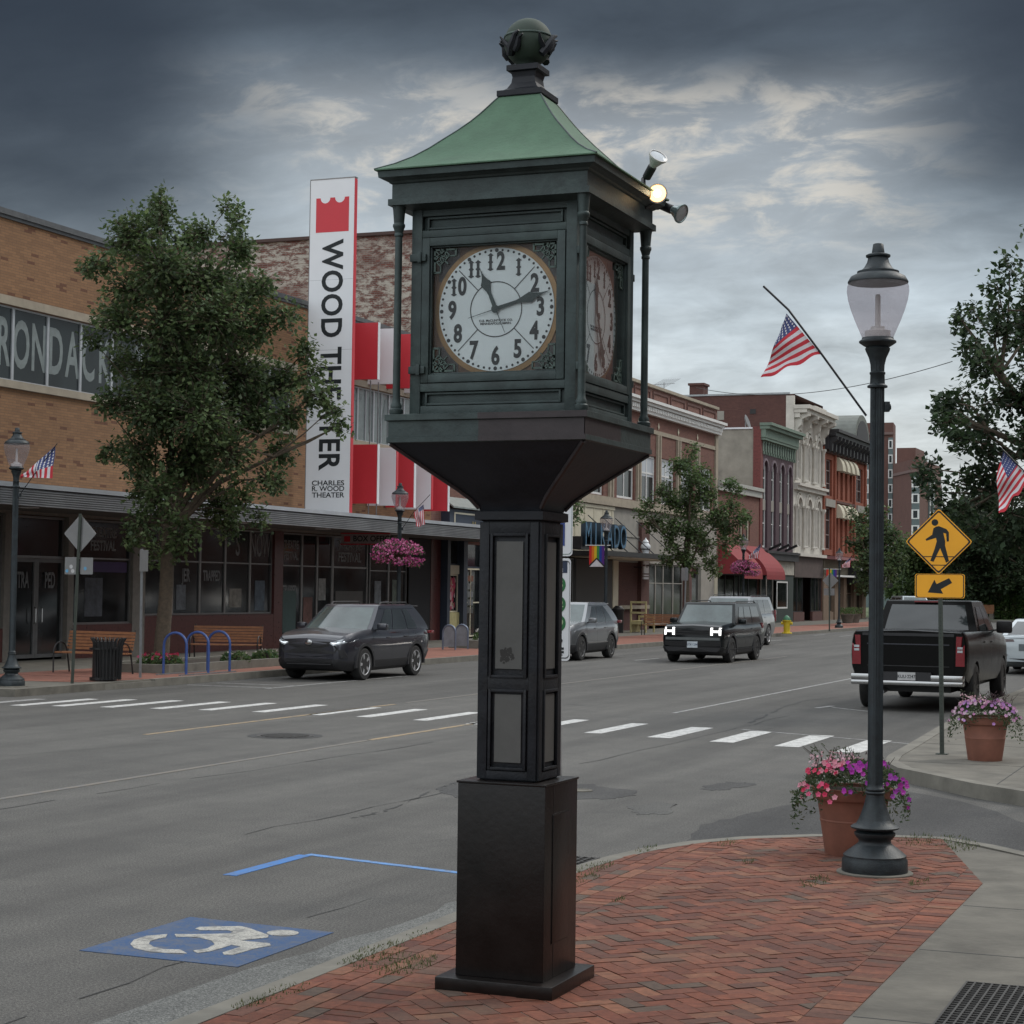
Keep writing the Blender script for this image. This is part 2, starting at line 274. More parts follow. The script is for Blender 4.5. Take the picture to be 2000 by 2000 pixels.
# ------------------------------------------------------------------ builders
COL = S.collection.objects
def tag(o, label=None, cat=None, group=None, kind=None):
    if label: o['label'] = label
    if cat: o['category'] = cat
    if group: o['group'] = group
    if kind: o['kind'] = kind
    return o
def thing(name, loc, label, cat, group=None, rz=0):
    o = bpy.data.objects.new(name, None); COL.link(o); o.location = loc; o.rotation_euler = (0, 0, rz); o.empty_display_size = .2
    return tag(o, label, cat, group)
def rootloc(p):
    while p is not None and p.parent is not None: p = p.parent
    return Vector(p.location) if p is not None else Vector((0, 0, 0))
class MB:
    def __init__(s): s.v = []; s.f = []; s.c = []; s.mi = []
    def add(s, vs, fs, col=None, mi=0):
        b = len(s.v); s.v += [tuple(v) for v in vs]
        for f in fs: s.f.append([b+i for i in f]); s.c.append(col); s.mi.append(mi)
        return s
    def box(s, x0, x1, y0, y1, z0, z1, mi=0):
        return s.add([(x0, y0, z0), (x1, y0, z0), (x1, y1, z0), (x0, y1, z0), (x0, y0, z1), (x1, y0, z1), (x1, y1, z1), (x0, y1, z1)],
                     [(3, 2, 1, 0), (4, 5, 6, 7), (0, 1, 5, 4), (1, 2, 6, 5), (2, 3, 7, 6), (3, 0, 4, 7)], None, mi)
    def obox(s, c, ax, ay, az, hx, hy, hz, mi=0):      # oriented box
        c = Vector(c); P = [c+ax*(hx*i)+ay*(hy*j)+az*(hz*k) for k in (-1, 1) for i, j in ((-1, -1), (1, -1), (1, 1), (-1, 1))]
        return s.add(P, [(3, 2, 1, 0), (4, 5, 6, 7), (0, 1, 5, 4), (1, 2, 6, 5), (2, 3, 7, 6), (3, 0, 4, 7)], None, mi)
    def bar(s, a, b, w, h=None):
        a = Vector(a); b = Vector(b); d = b-a; L = d.length; d.normalize(); h = h or w
        u = d.cross(ZZ) if abs(d.z) < .95 else d.cross(Vector((0, 1, 0))); u.normalize(); q = u.cross(d)
        return s.obox((a+b)/2, u, d, q, w/2, L/2, h/2)
    def tube(s, pts, r, n=8, cap=True):
        pts = [Vector(p) for p in pts]; rs = r if isinstance(r, (list, tuple)) else [r]*len(pts); b = len(s.v)
        pu = None
        for i, p in enumerate(pts):
            d = (pts[min(i+1, len(pts)-1)]-pts[max(i-1, 0)]).normalized()
            if pu is None: pu = d.cross(ZZ) if abs(d.z) < .9 else d.cross(Vector((1, 0, 0)))
            pu = (pu-d*pu.dot(d)).normalized(); q = d.cross(pu)
            for k in range(n): a = 2*math.pi*k/n; s.v.append(tuple(p+(pu*math.cos(a)+q*math.sin(a))*rs[i]))
        for i in range(len(pts)-1):
            for k in range(n):
                s.f.append([b+i*n+k, b+i*n+(k+1) % n, b+(i+1)*n+(k+1) % n, b+(i+1)*n+k]); s.c.append(None); s.mi.append(0)
        if cap:
            s.f.append([b+k for k in range(n)][::-1]); s.c.append(None); s.mi.append(0)
            s.f.append([b+(len(pts)-1)*n+k for k in range(n)]); s.c.append(None); s.mi.append(0)
        return s
    def lathe(s, prof, c=(0, 0, 0), n=28, M=None, flute=None):
        b = len(s.v); c = Vector(c)
        for (r, z) in prof:
            for k in range(n):
                a = 2*math.pi*k/n; rr = r*(flute[0] if (flute and k % 2 and flute[1] <= z <= flute[2]) else 1)
                p = Vector((rr*math.cos(a), rr*math.sin(a), z)); p = (M @ p) if M else p+c; s.v.append(tuple(p))
        for i in range(len(prof)-1):
            for k in range(n): s.f.append([b+i*n+k, b+i*n+(k+1) % n, b+(i+1)*n+(k+1) % n, b+(i+1)*n+k]); s.c.append(None); s.mi.append(0)
        s.f.append([b+k for k in range(n)][::-1]); s.f.append([b+(len(prof)-1)*n+k for k in range(n)]); s.c += [None]*2; s.mi += [0]*2
        return s
    def sq(s, prof, cx, cy):                            # square lofted sections (half width, z)
        b = len(s.v)
        for w, z in prof:
            for i, j in ((-1, -1), (1, -1), (1, 1), (-1, 1)): s.v.append((cx+i*w, cy+j*w, z))
        for i in range(len(prof)-1):
            for k in range(4): s.f.append([b+i*4+k, b+i*4+(k+1) % 4, b+(i+1)*4+(k+1) % 4, b+(i+1)*4+k]); s.c.append(None); s.mi.append(0)
        s.f.append([b+3, b+2, b+1, b]); e = b+(len(prof)-1)*4; s.f.append([e, e+1, e+2, e+3]); s.c += [None]*2; s.mi += [0]*2
        return s
    def prism(s, pts, off, mi=0):                       # polygon (3d points) extruded by vector
        off = Vector(off); n = len(pts); P = [Vector(p) for p in pts]
        s.add(P+[p+off for p in P], [list(range(n))[::-1], [n+i for i in range(n)]]+[(i, (i+1) % n, n+(i+1) % n, n+i) for i in range(n)], None, mi); return s
    def build(s, name, mat, parent=None, smooth=False, world=True, bevel=0, ang=40):
        me = bpy.data.meshes.new(name); off = rootloc(parent) if (world and parent is not None) else Vector((0, 0, 0))
        rl = off; root = parent
        V = [(v[0]-rl.x, v[1]-rl.y, v[2]-rl.z) for v in s.v] if world else s.v
        me.from_pydata(V, [], s.f)
        if any(c is not None for c in s.c):
            at = me.color_attributes.new('Col', 'FLOAT_COLOR', 'CORNER'); dat = []
            for f, c in zip(s.f, s.c):
                c = c or (.1, .1, .1)
                for _ in f: dat += [c[0], c[1], c[2], 1.]
            at.data.foreach_set('color', dat)
        for m in (mat if isinstance(mat, (list, tuple)) else [mat]): me.materials.append(m)
        if any(s.mi): me.polygons.foreach_set('material_index', s.mi)
        me.update()
        if len(s.f) < 30000:
            bm = bmesh.new(); bm.from_mesh(me)
            if not any(c is not None for c in s.c): bmesh.ops.recalc_face_normals(bm, faces=bm.faces)
            if bevel:
                ee = [e for e in bm.edges if len(e.link_faces) == 2 and e.calc_face_angle(0) > .5]
                bmesh.ops.bevel(bm, geom=ee, offset=bevel, segments=2, profile=.6, affect='EDGES', clamp_overlap=True)
            if smooth or bevel:
                for f in bm.faces: f.smooth = True
                for e in bm.edges:
                    if len(e.link_faces) != 2 or e.calc_face_angle(0) > R_(ang): e.smooth = False
            bm.to_mesh(me); bm.free()
        o = bpy.data.objects.new(name, me); COL.link(o)
        if parent is not None: o.parent = parent
        return o
def split(o):      # every separate piece of a mesh becomes an object of its own, next to the first
    me = o.data; bm = bmesh.new(); bm.from_mesh(me); seen = set(); groups = []
    for f in bm.faces:
        if f.index in seen: continue
        st = [f]; seen.add(f.index); g_ = []
        while st:
            a = st.pop(); g_.append(a.index)
            for v in a.verts:
                for b in v.link_faces:
                    if b.index not in seen: seen.add(b.index); st.append(b)
        groups.append(set(g_))
    bm.free(); out = [o]
    if len(groups) < 2: return out
    src = me.copy()
    for i, g_ in enumerate(groups):
        m2 = src.copy(); bm = bmesh.new(); bm.from_mesh(m2); bmesh.ops.delete(bm, geom=[f for f in bm.faces if f.index not in g_], context='FACES'); bm.to_mesh(m2); bm.free()
        if i == 0: o.data = m2
        else: c = o.copy(); c.data = m2; COL.link(c); out.append(c)
    return out
def B(x0, x1, y0, y1, z0, z1): return MB().box(x0, x1, y0, y1, z0, z1)
def copy_tree(o, parent=None):
    c = o.copy(); COL.link(c); c.parent = parent
    for ch in list(o.children): copy_tree(ch, c)
    return c
def fX(x, y, z): return Matrix(((0, 0, 1, x), (1, 0, 0, y), (0, 1, 0, z), (0, 0, 0, 1)))          # writing on a wall facing +X
def fY(x, y, z): return Matrix(((1, 0, 0, x), (0, 0, -1, y), (0, 1, 0, z), (0, 0, 0, 1)))         # facing -Y
def text(s, size, mat, parent, M, bold=0., ext=.004, sx=1., name='lettering', align='CENTER', world=True, sp=1.):
    cu = bpy.data.curves.new('t', 'FONT'); cu.body = s; cu.size = size; cu.offset = bold; cu.extrude = ext; cu.align_x = align; cu.align_y = 'CENTER'; cu.resolution_u = 4; cu.space_line = .95; cu.space_character = sp
    o = bpy.data.objects.new('t', cu); COL.link(o); dg = bpy.context.evaluated_depsgraph_get()
    me = bpy.data.meshes.new_from_object(o.evaluated_get(dg)); bpy.data.objects.remove(o); bpy.data.curves.remove(cu)
    me.transform(Matrix.Diagonal((sx, 1, 1, 1)))
    if world and parent is not None: M = Matrix.Translation(-rootloc(parent)) @ M
    me.transform(M); me.materials.clear(); me.materials.append(mat); me.name = name
    o = bpy.data.objects.new(name, me); COL.link(o); o.parent = parent; return o
def sheet(pts, z, name, mat, parent=None, th=.003, kind=None):
    o = MB().prism([(p[0], p[1], z-th) for p in pts], (0, 0, th)).build(name, mat, parent)
    if kind: o['kind'] = kind
    return o
def rnd(a, b): return random.uniform(a, b)

# ------------------------------------------------------------------ ground
XF = -28.2
g = MB(); g.add([(-900, -60, 0), (900, -60, 0), (900, 1500, 0), (-900, 1500, 0)], [(0, 1, 2, 3)]).build('road', ASPH)['kind'] = 'structure'
# near corner pavement
corner = [(-4.42, 13.0), (-4.32, 13.6), (-4.12, 14.2), (-3.83, 14.65), (-3.35, 15.05), (-2.9, 15.28), (-2.42, 15.36)]
near = [(6.5, -12), (6.5, 8.0), (-2.42, 15.36)][::1]
poly = [(-4.42, -12)]+[(6.5, -12), (6.5, 7.8), (-1.0, 13.9), (-1.66, 14.6), (-2.1, 15.05)]+corner[::-1]
MB().prism([(x, y, 0) for x, y in poly], (0, 0, .140)).build('pavement', CONC)['kind'] = 'structure'
def kerb(pts, w=.14, z=.15, nm='kerb', mat=KERB):
    m = MB(); P = [Vector((p[0], p[1], 0)) for p in pts]; L = []; 
    for i, p in enumerate(P):
        d = (P[min(i+1, len(P)-1)]-P[max(i-1, 0)]).normalized(); n = Vector((d.y, -d.x, 0)); L.append((p, p+n*w))
    b = []
    for a, c in L: b += [(a.x, a.y, 0), (c.x, c.y, 0), (c.x, c.y, z), (a.x, a.y, z)]
    fs = []
    for i in range(len(L)-1):
        for k in range(4): fs.append((i*4+k, i*4+(k+1) % 4, (i+1)*4+(k+1) % 4, (i+1)*4+k))
    fs += [(3, 2, 1, 0), tuple((len(L)-1)*4+k for k in range(4))]
    m.add(b, fs); o = m.build(nm, mat, smooth=False); o['kind'] = 'structure'; return o
kc = [(-4.55, y) for y in (-12, 3, 5.4, 7.8, 10.2, 12.6)]+[(-4.5, 13.2), (-4.4, 13.75), (-4.2, 14.3), (-3.9, 14.76), (-3.42, 15.17), (-2.95, 15.41), (-2.42, 15.5), (-2.0, 15.2), (-1.0, 14.1), (6.5, 8.0)]
kerb(kc, .13, .146)
# real pavers, clipped to the bands of the corner
def clip(poly, P):
    out = poly
    n = len(P)
    for i in range(n):
        a = P[i]; b = P[(i+1) % n]; nx, ny = -(b[1]-a[1]), b[0]-a[0]; res = []
        for j in range(len(out)):
            p, q = out[j], out[(j+1) % len(out)]
            dp = (p[0]-a[0])*nx+(p[1]-a[1])*ny; dq = (q[0]-a[0])*nx+(q[1]-a[1])*ny
            if dp >= 0: res.append(p)
            if (dp >= 0) != (dq >= 0) and abs(dp-dq) > 1e-12:
                t = dp/(dp-dq); res.append((p[0]+(q[0]-p[0])*t, p[1]+(q[1]-p[1])*t))
        out = res
        if len(out) < 3: return []
    return out
pv = MB(); BC = [(.215, .066, .034), (.185, .055, .030), (.235, .078, .042), (.15, .048, .030), (.145, .060, .040), (.245, .10, .055), (.20, .066, .038), (.205, .060, .030)]
def pav(quad, region):
    q = clip(quad, region)
    if len(q) < 3: return
    c = random.choice(BC); k = rnd(.8, 1.12); c = tuple(v*k for v in c)
    if random.random() < .05: c = (.115, .075, .055)
    h = .1435+rnd(-.0015, .0028); tx, ty = rnd(-.012, .012), rnd(-.012, .012); cx = sum(p[0] for p in q)/len(q); cy = sum(p[1] for p in q)/len(q); n = len(q)
    top = [(x, y, h+(x-cx)*tx+(y-cy)*ty) for x, y in q]; bot = [(x, y, .12) for x, y in q]
    pv.add(bot+top, [[n+i for i in range(n)]]+[(i, (i+1) % n, n+(i+1) % n, n+i) for i in range(n)], c)
area = [(-1.80, 3.0), (-1.80, 13.15), (-2.42, 15.36)]+corner[::-1][1:]+[(-4.42, 3.0)]
def inter(r): return r
jg = .0035
# kerb side: four courses laid along the kerb, then a soldier course
def rect(x0, x1, y0, y1): return [(x0+jg, y0+jg), (x1-jg, y0+jg), (x1-jg, y1-jg), (x0+jg, y1-jg)]
for k in range(4):
    x0 = -4.42+k*.1; y = 3.0+(.1 if k % 2 else 0)
    while y < 15.4: pav(rect(x0, x0+.1, y, y+.2), area); y += .2
y = 3.0
while y < 15.4: pav(rect(-4.02, -3.82, y, y+.1), area); pav(rect(-2.0, -1.80, y, y+.1), area); y += .1
hz = [p for p in clip([(-3.82, 3.0), (-2.0, 3.0), (-2.0, 15.5), (-3.82, 15.5)], area)]
c45 = math.cos(R_(45)); s = .1
def rot(p): return ((p[0]-p[1])*c45-3.0, (p[0]+p[1])*c45+9.)
for i in range(-90, 91):
    for j in range(-24, 25):
        # herringbone: pairs of bricks stepping diagonally
        ox = (i+j*2)*s; oy = (i-j*2)*s
        for (a, b, w, h) in ((0, 0, 2, 1), (0, 1, 1, 2)):
            q = [(ox+a*s+jg, oy+b*s+jg), (ox+(a+w)*s-jg, oy+b*s+jg), (ox+(a+w)*s-jg, oy+(b+h)*s-jg), (ox+a*s+jg, oy+(b+h)*s-jg)]
            q = [rot(p) for p in q]
            if any(-4.2 < p[0] < -1.6 and 2.6 < p[1] < 15.6 for p in q): pav(q, hz)
o = pv.build('brick_paving', PAVER); o['kind'] = 'structure'
for y in (2, 4.4, 6.6, 8.8, 10.6, 12.2):
    B(-1.79, 6.4, y-.006, y+.006, .1385, .1412).build('pavement_joint', CRACK)['kind'] = 'structure'
# next block
k2 = [(-4.75, 42), (-4.72, 33.4), (-4.5, 28.1), (-4.32, 24.5), (-4.25, 22.9), (-4.15, 22.1), (-3.85, 21.3), (-3.38, 20.7), (-2.83, 19.95), (-2.2, 19.35), (-1.0, 18.2), (8, 9.8)]
MB().prism([(x, y, 0) for x, y in ([(30, 42)]+[(x+.1, y+.06) for x, y in k2]+[(30, 9.8)])[::-1]], (0, 0, .144)).build('pavement', CONC)['kind'] = 'structure'
kerb(k2, -.16, .15)
for a, b in (((-4.2, 22.2), (8, 22.2)), ((-4.3, 25), (8, 25)), ((-2.6, 20), (-2.6, 40))):
    MB().bar((a[0], a[1], .1435), (b[0], b[1], .1435), .012, .004).build('pavement_joint', CRACK)['kind'] = 'structure'
# far side of the street
B(XF-14, -21.0, 28.5, 146, 0, .14).build('pavement', CONC)['kind'] = 'structure'
kerb([(-20.92, 33.0), (-20.95, 60), (-20.95, 138), (-21.6, 142), (-24, 145.6)], -.15, .15)
kerb([(-21.6, 29.6), (-21.15, 30.6), (-20.95, 31.6), (-20.92, 33.0)], -.15, .11)
sheet([(-24.7, 33.0), (-21.12, 33.0), (-21.12, 143), (-24.7, 143)], .145, 'brick_paving', FPAVE, kind='structure')
B(XF-14, -21.5, 10, 28.4, 0, .06).build('pavement', CONC)['kind'] = 'structure'
sheet([(-24.7, 30.6), (-21.5, 31.2), (-21.12, 32.9), (-24.7, 32.9)], .145, 'brick_paving', FPAVE, kind='structure')
MB().prism([(-60, 148, 0), (60, 136, 0), (160, 400, 0), (-60, 400, 0)], (0, 0, .15)).build('lawn', pm('lawn', (.06, .085, .03), .9, 0, .3, 3, .5))['kind'] = 'structure'
kerb([(-60, 147.8), (60, 135.8)], .8, .17)

# road markings
MK = MB()
def mark(pts, mat, z=.004, name='road_marking'):
    return sheet(pts, z, name, mat, kind='structure')
cw = [(-20.3, 27.4), (-19.56, 27.7), (-18.91, 27.95), (-18.08, 28.16), (-17.2, 28.3), (-16.35, 28.45), (-15.38, 28.5), (-14.3, 28.4), (-13.42, 28.4), (-12.33, 28.2), (-11.3, 27.9), (-10.2, 27.5), (-9.12, 27.19), (-8.03, 26.9), (-7.03, 26.6), (-6.05, 26.33), (-5.13, 25.86)]
for i, (x, y) in enumerate(cw):
    w, l = .125+.006*(i > 9), 1.12
    if i > 12: w = .17
    if i == 0: w, l = .12, .9
    mark([(x-w, y-l), (x+w, y-l), (x+w, y+l), (x-w, y+l)], LWH if i else LWF)
def strip(a, b, w, mat, z=.004, name='road_marking'):
    a = Vector((*a, 0)); b = Vector((*b, 0)); d = (b-a).normalized(); n = Vector((-d.y, d.x, 0))*w/2
    return mark([(a-n)[:2], (b-n)[:2], (b+n)[:2], (a+n)[:2]], mat, z, name)
def gp(x, y): return tuple(G(x, y)[:2])
strip(gp(1450, 1425), gp(1800, 1455), .06, LWF)
strip(gp(1596, 1383), gp(1626, 1379), .12, LWF); strip(gp(1626, 1382), gp(1700, 1390), .08, LWF)
strip((-14.4, 22.5), (-14.4, 30.5), .10, LYE); strip((-11.35, 23.3), (-11.35, 28.2), .10, LYE); strip((-11.3, 3), (-11.35, 23.2), .09, paint('road_yellow_faint', (.155, .135, .105), .9))
strip((-14.4, 31), (-14.4, 60), .09, MT['road_yellow_faint']); strip((-9.4, 31), (-9.4, 50), .08, LWF)
strip((-18.7, 33.6), (-18.7, 40.5), .10, LWF); strip((-20.7, 33.9), (-18.7, 33.9), .09, LWF); strip((-20.6, 34.9), (-18.7, 34.9), .09, LWF); strip((-18.7, 49.6), (-20.6, 49.8), .10, LWF); strip((-18.6, 49.2), (-18.6, 50.5), .1, LWF)
for x, y in ((1640, 1243), (1590, 1241), (1500, 1252), (1900, 1228), (1950, 1228), (1330, 1272), (1240, 1290)): p = gp(x, y); strip(p, (p[0]+.05, p[1]+2.2), .12, LWF)
# accessible bay
strip((-6.95, 12.0), (-6.95, 13.15), .11, LBL); strip((-6.95, 13.2), (-4.62, 12.65), .075, paint('road_blue_worn', (.10, .26, .55), .5)); 
mark([(-6.29, 9.19), (-5.25, 9.17), (-5.25, 10.32), (-6.30, 10.40)], LBD)
def sympx(L): return mark([tuple(G(100+a*.41408, 1550+b*.41408)[:2]) for a, b in L], LWS, .0075)
sympx([(548, 668), (450, 676), (390, 695), (373, 715), (392, 734), (465, 751), (560, 758), (640, 759), (608, 741), (530, 739), (482, 728), (460, 713), (468, 701), (505, 689), (540, 683)])
sympx([(1092+76*math.cos(k*.393), 662+14*math.sin(k*.393)) for k in range(16)])
sympx([(680, 641), (700, 634), (895, 630), (935, 640), (1025, 672), (1022, 684), (985, 688), (890, 698), (1030, 711), (1036, 722), (960, 736), (860, 765), (815, 765), (808, 755), (895, 727), (850, 718), (800, 735), (745, 750), (690, 757), (668, 746), (735, 736), (772, 716), (755, 698), (700, 684), (640, 680), (590, 681), (582, 668), (700, 668), (840, 665), (858, 657), (835, 649), (700, 649)])
# manhole, grate, patches, cracks
def blob(cx, cy, rx, ry, n=26, j=.18, a=0):
    o = []
    for i in range(n):
        t = 2*math.pi*i/n; k = 1+rnd(-j, j)*.7; x, y = rx*math.cos(t)*k, ry*math.sin(t)*k; o.append((cx+x*math.cos(a)-y*math.sin(a), cy+x*math.sin(a)+y*math.cos(a)))
    return o
def gpoly(L): return [gp(*p) for p in L]
mark([(-12.66+.52*math.cos(i*.26), 23.3+.52*math.sin(i*.26)) for i in range(24)], CRACK, .003)
mh = thing('manhole_cover', (-12.66, 23.3, 0), 'round ribbed iron manhole cover set in the lane before the crosswalk', 'manhole cover')
m = MB(); m.lathe([(.40, 0.0), (.40, .008), (.385, .008), (.38, .005), (.33, .005)], (-12.66, 23.3, 0)); m.build('cover', pm('iron', (.06, .058, .055), .6, .4), mh)
m = MB()
for i in range(-5, 6): w = math.sqrt(.33**2-(i*.06)**2); m.box(-12.66-w, -12.66+w, 23.3+i*.06-.015, 23.3+i*.06+.015, .004, .012)
m.build('rib', MT['iron'], mh)
def jag(L, j=.05, n=5):
    o = []
    for i in range(len(L)):
        a = L[i]; b = L[(i+1) % len(L)]
        for k in range(n): t = k/n; o.append((a[0]+(b[0]-a[0])*t+rnd(-j, j), a[1]+(b[1]-a[1])*t+rnd(-j, j)))
    return o
mark(jag(gpoly([(852, 1545), (880, 1532), (940, 1526), (1090, 1530), (1160, 1532), (1248, 1548), (1215, 1558), (1150, 1562), (1010, 1566), (900, 1560)]), .07), PATCH, .003, 'road_patch')
mark(jag(gpoly([(1370, 1535), (1420, 1528), (1484, 1530), (1440, 1540), (1385, 1545)]), .06), PATCH, .003, 'road_patch')
mark(jag(gpoly([(1228, 1575), (1290, 1566), (1325, 1572), (1300, 1590), (1250, 1592)]), .05), asphalt('asphalt_patch_mid', (.09, .09, .09)), .003, 'road_patch')
mark(jag(gpoly([(1330, 1647), (1375, 1612), (1440, 1594), (1500, 1582), (1600, 1560), (1760, 1545), (1900, 1570), (2100, 1640), (2200, 1760), (1900, 1700), (1700, 1640), (1500, 1640)]), .05, 4), PATCH, .003, 'road_patch')
mark(jag([(-4.56, 4), (-4.56, 12.2), (-5.0, 12.0), (-5.15, 9), (-5.25, 4)], .05, 8), PALE, .003, 'road_patch')
cv = thing('manhole_cover', (G(1133, 1545).x, G(1133, 1545).y, 0), 'small round pale utility lid in the dark road patch beside the clock', 'utility lid')
c_ = G(1133, 1545); MB().lathe([(.13, .003), (.13, .012), (.10, .012), (.095, .007)], (c_.x, c_.y, 0)).build('cover', CONC, cv)
def crackline(pts, w=.03):
    L = []; 
    for i in range(len(pts)-1):
        a, b = pts[i], pts[i+1]; n = 14
        for k in range(n): t = k/n; L.append((a[0]+(b[0]-a[0])*t+rnd(-.05, .05), a[1]+(b[1]-a[1])*t))
    m = MB()
    for i in range(len(L)-1):
        if random.random() < .12: continue
        w0 = w*rnd(.3, 1.1); a, b = L[i], L[i+1]
        m.add([(a[0]-w0/2, a[1], .0035), (a[0]+w0/2, a[1], .0035), (b[0]+w0/2, b[1], .0035), (b[0]-w0/2, b[1], .0035)], [(0, 1, 2, 3)])
    m.build('road_crack', CRACK)['kind'] = 'structure'
crackline([gp(690, 1600), gp(760, 1580), gp(900, 1525), gp(1100, 1480)], .035); crackline([(-11.0, 7), (-10.8, 16), (-10.4, 24)], .02); crackline([gp(1460, 1412), gp(1560, 1370), gp(1640, 1362)], .06)
crackline([(-15, 14), (-13.4, 22), (-11.9, 24.5)], .02); crackline([(-8, 14), (-7.6, 22), (-7.5, 33)], .02); crackline([(-5.6, 6), (-5.6, 12)], .012)
gr = thing('storm_drain', (-4.82, 13.45, 0), 'iron storm drain grate in the gutter behind the clock', 'drain grate')
m = MB(); B(-5.06, -4.58, 13.05, 13.95, .001, .004).build('pit', BLACK, gr)
for i in range(9): x = -5.06+i*.06; m.box(x-.008, x+.008, 13.05, 13.95, .004, .022)
for i in range(12): y = 13.05+i*.0818; m.box(-5.068, -4.572, y-.008, y+.008, .005, .019)
m.build('grate', MT['iron'], gr)
g2 = thing('storm_drain', (-1.1, 8.6, .14), 'dark iron grating in the concrete pavement at the bottom right corner', 'pavement grating')
q = G(1920, 1960, .14); q.x += .14; q.y -= .1; B(q.x-.28, q.x+.6, q.y-.75, q.y+.55, .141, .1425).build('pit', BLACK, g2); m = MB()
for i in range(22): x = q.x-.28+i*.0419; m.box(x-.005, x+.005, q.y-.75, q.y+.55, .1425, .151)
for i in range(27): y = q.y-.75+i*.05; m.box(q.x-.285, q.x+.605, y-.005, y+.005, .143, .1495)
m.build('grate', MT['iron'], g2)
# grass in the joints
def tuft(m, x, y, z, r, n, h=.05):
    for _ in range(n):
        a = rnd(0, 6.28); d = r*math.sqrt(random.random()); px, py = x+d*math.cos(a)*.7, y+d*math.sin(a)*2.2; t = rnd(0, 6.28); hh = h*rnd(.4, 1.2)
        lx, ly = hh*.6*math.cos(t), hh*.6*math.sin(t); w = .004; nx, ny = -math.sin(t)*w, math.cos(t)*w
        c = random.choice([(.07, .10, .025), (.05, .08, .02), (.10, .12, .04), (.14, .13, .06)])
        m.add([(px-nx, py-ny, z), (px+nx, py+ny, z), (px+lx, py+ly, z+hh)], [(0, 1, 2)], c)
m = MB()
for x, y, r, n in [(-4.45, 8.9, .05, 160), (-4.44, 9.25, .06, 220), (-4.43, 9.8, .05, 120), (-4.3, 8.9, .08, 200), (-4.12, 9.0, .07, 240), (-4.4, 8.2, .05, 140), (-4.42, 7.9, .04, 90), (-4.35, 10.6, .06, 120), (-4.4, 12.6, .08, 240), (-4.3, 12.2, .06, 130), (-3.9, 14.4, .05, 60), (-2.86, 11.9+.9, .07, 220), (-2.2, 12.9, .05, 60), (-2.6, 15.15, .12, 160), (-2.35, 15.2, .12, 200), (-2.2, 14.95, .08, 150), (-3.0, 15.1, .05, 60), (-3.5, 13.3, .05, 50), (-4.35, 13.7, .05, 60), (-3.8, 11.4, .04, 30)]:
    tuft(m, x, y+rnd(-.1, .1), .14, r*rnd(1.2, 2.2), int(n*.8), rnd(.016, .032))
m.build('grass', GRASSM)['kind'] = 'stuff'

# ================================================================== STREET CLOCK
CX, CY = -3.465, 8.80
clk = thing('street_clock', (CX, CY, .14), 'tall green bronze four-sided street clock on a black box pedestal at the kerb', 'street clock')
MB().box(CX-.305, CX+.305, CY-.305, CY+.305, .14, .206).build('plinth', BOXM, clk, bevel=.006)
pb = MB().box(CX-.229, CX+.229, CY-.229, CY+.229, .2065, 1.14).build('pedestal', BOXM, clk, bevel=.004)
m = MB()
m.box(CX-.235, CX+.235, CY-.235, CY+.235, 1.1405, 1.152); m.build('cap_plate', BOXM, clk, bevel=.003)
m = MB(); xs = CX+.2292
for y0, y1, z0, z1 in ((CY-.11, CY-.106, 1.0, 1.14), (CY-.13, CY-.126, .37, 1.0), (CY+.10, CY+.104, .37, 1.0), (CY-.13, CY+.104, .998, 1.001), (CY-.10, CY-.096, .21, .37), (CY-.126, CY+.1, .372, .374)): m.box(xs, xs+.0012, y0, y1, z0, z1)
m.build('seam', BLACK, pb)
MB().box(xs, xs+.005, CY-.124, CY+.098, .376, .996).build('access_panel', BOXM, pb, bevel=.002)
# post
MB().box(CX-.150, CX+.150, CY-.150, CY+.150, 1.152, 2.43).build('post', POSTM, clk, bevel=.006)
def side(k, f):      # local face coordinates (u across, out, z) -> world, k quarter turns
    a = k*math.pi/2; c, s_ = round(math.cos(a)), round(math.sin(a))
    return lambda u, v, z: (CX+u*c+v*s_, CY+u*s_-v*c, z)
def fbox(m, T, u0, u1, v0, v1, z0, z1):
    P = [T(u, v, z) for z in (z0, z1) for u, v in ((u0, v0), (u1, v0), (u1, v1), (u0, v1))]
    m.add(P, [(3, 2, 1, 0), (4, 5, 6, 7), (0, 1, 5, 4), (1, 2, 6, 5), (2, 3, 7, 6), (3, 0, 4, 7)])
def ring(m, T, u0, u1, v0, v1, z0, z1, w):
    fbox(m, T, u0, u0+w, v0, v1, z0, z1); fbox(m, T, u1-w, u1, v0, v1, z0, z1); fbox(m, T, u0+w, u1-w, v0, v1-.0005, z0, z0+w); fbox(m, T, u0+w, u1-w, v0, v1-.0005, z1-w, z1)
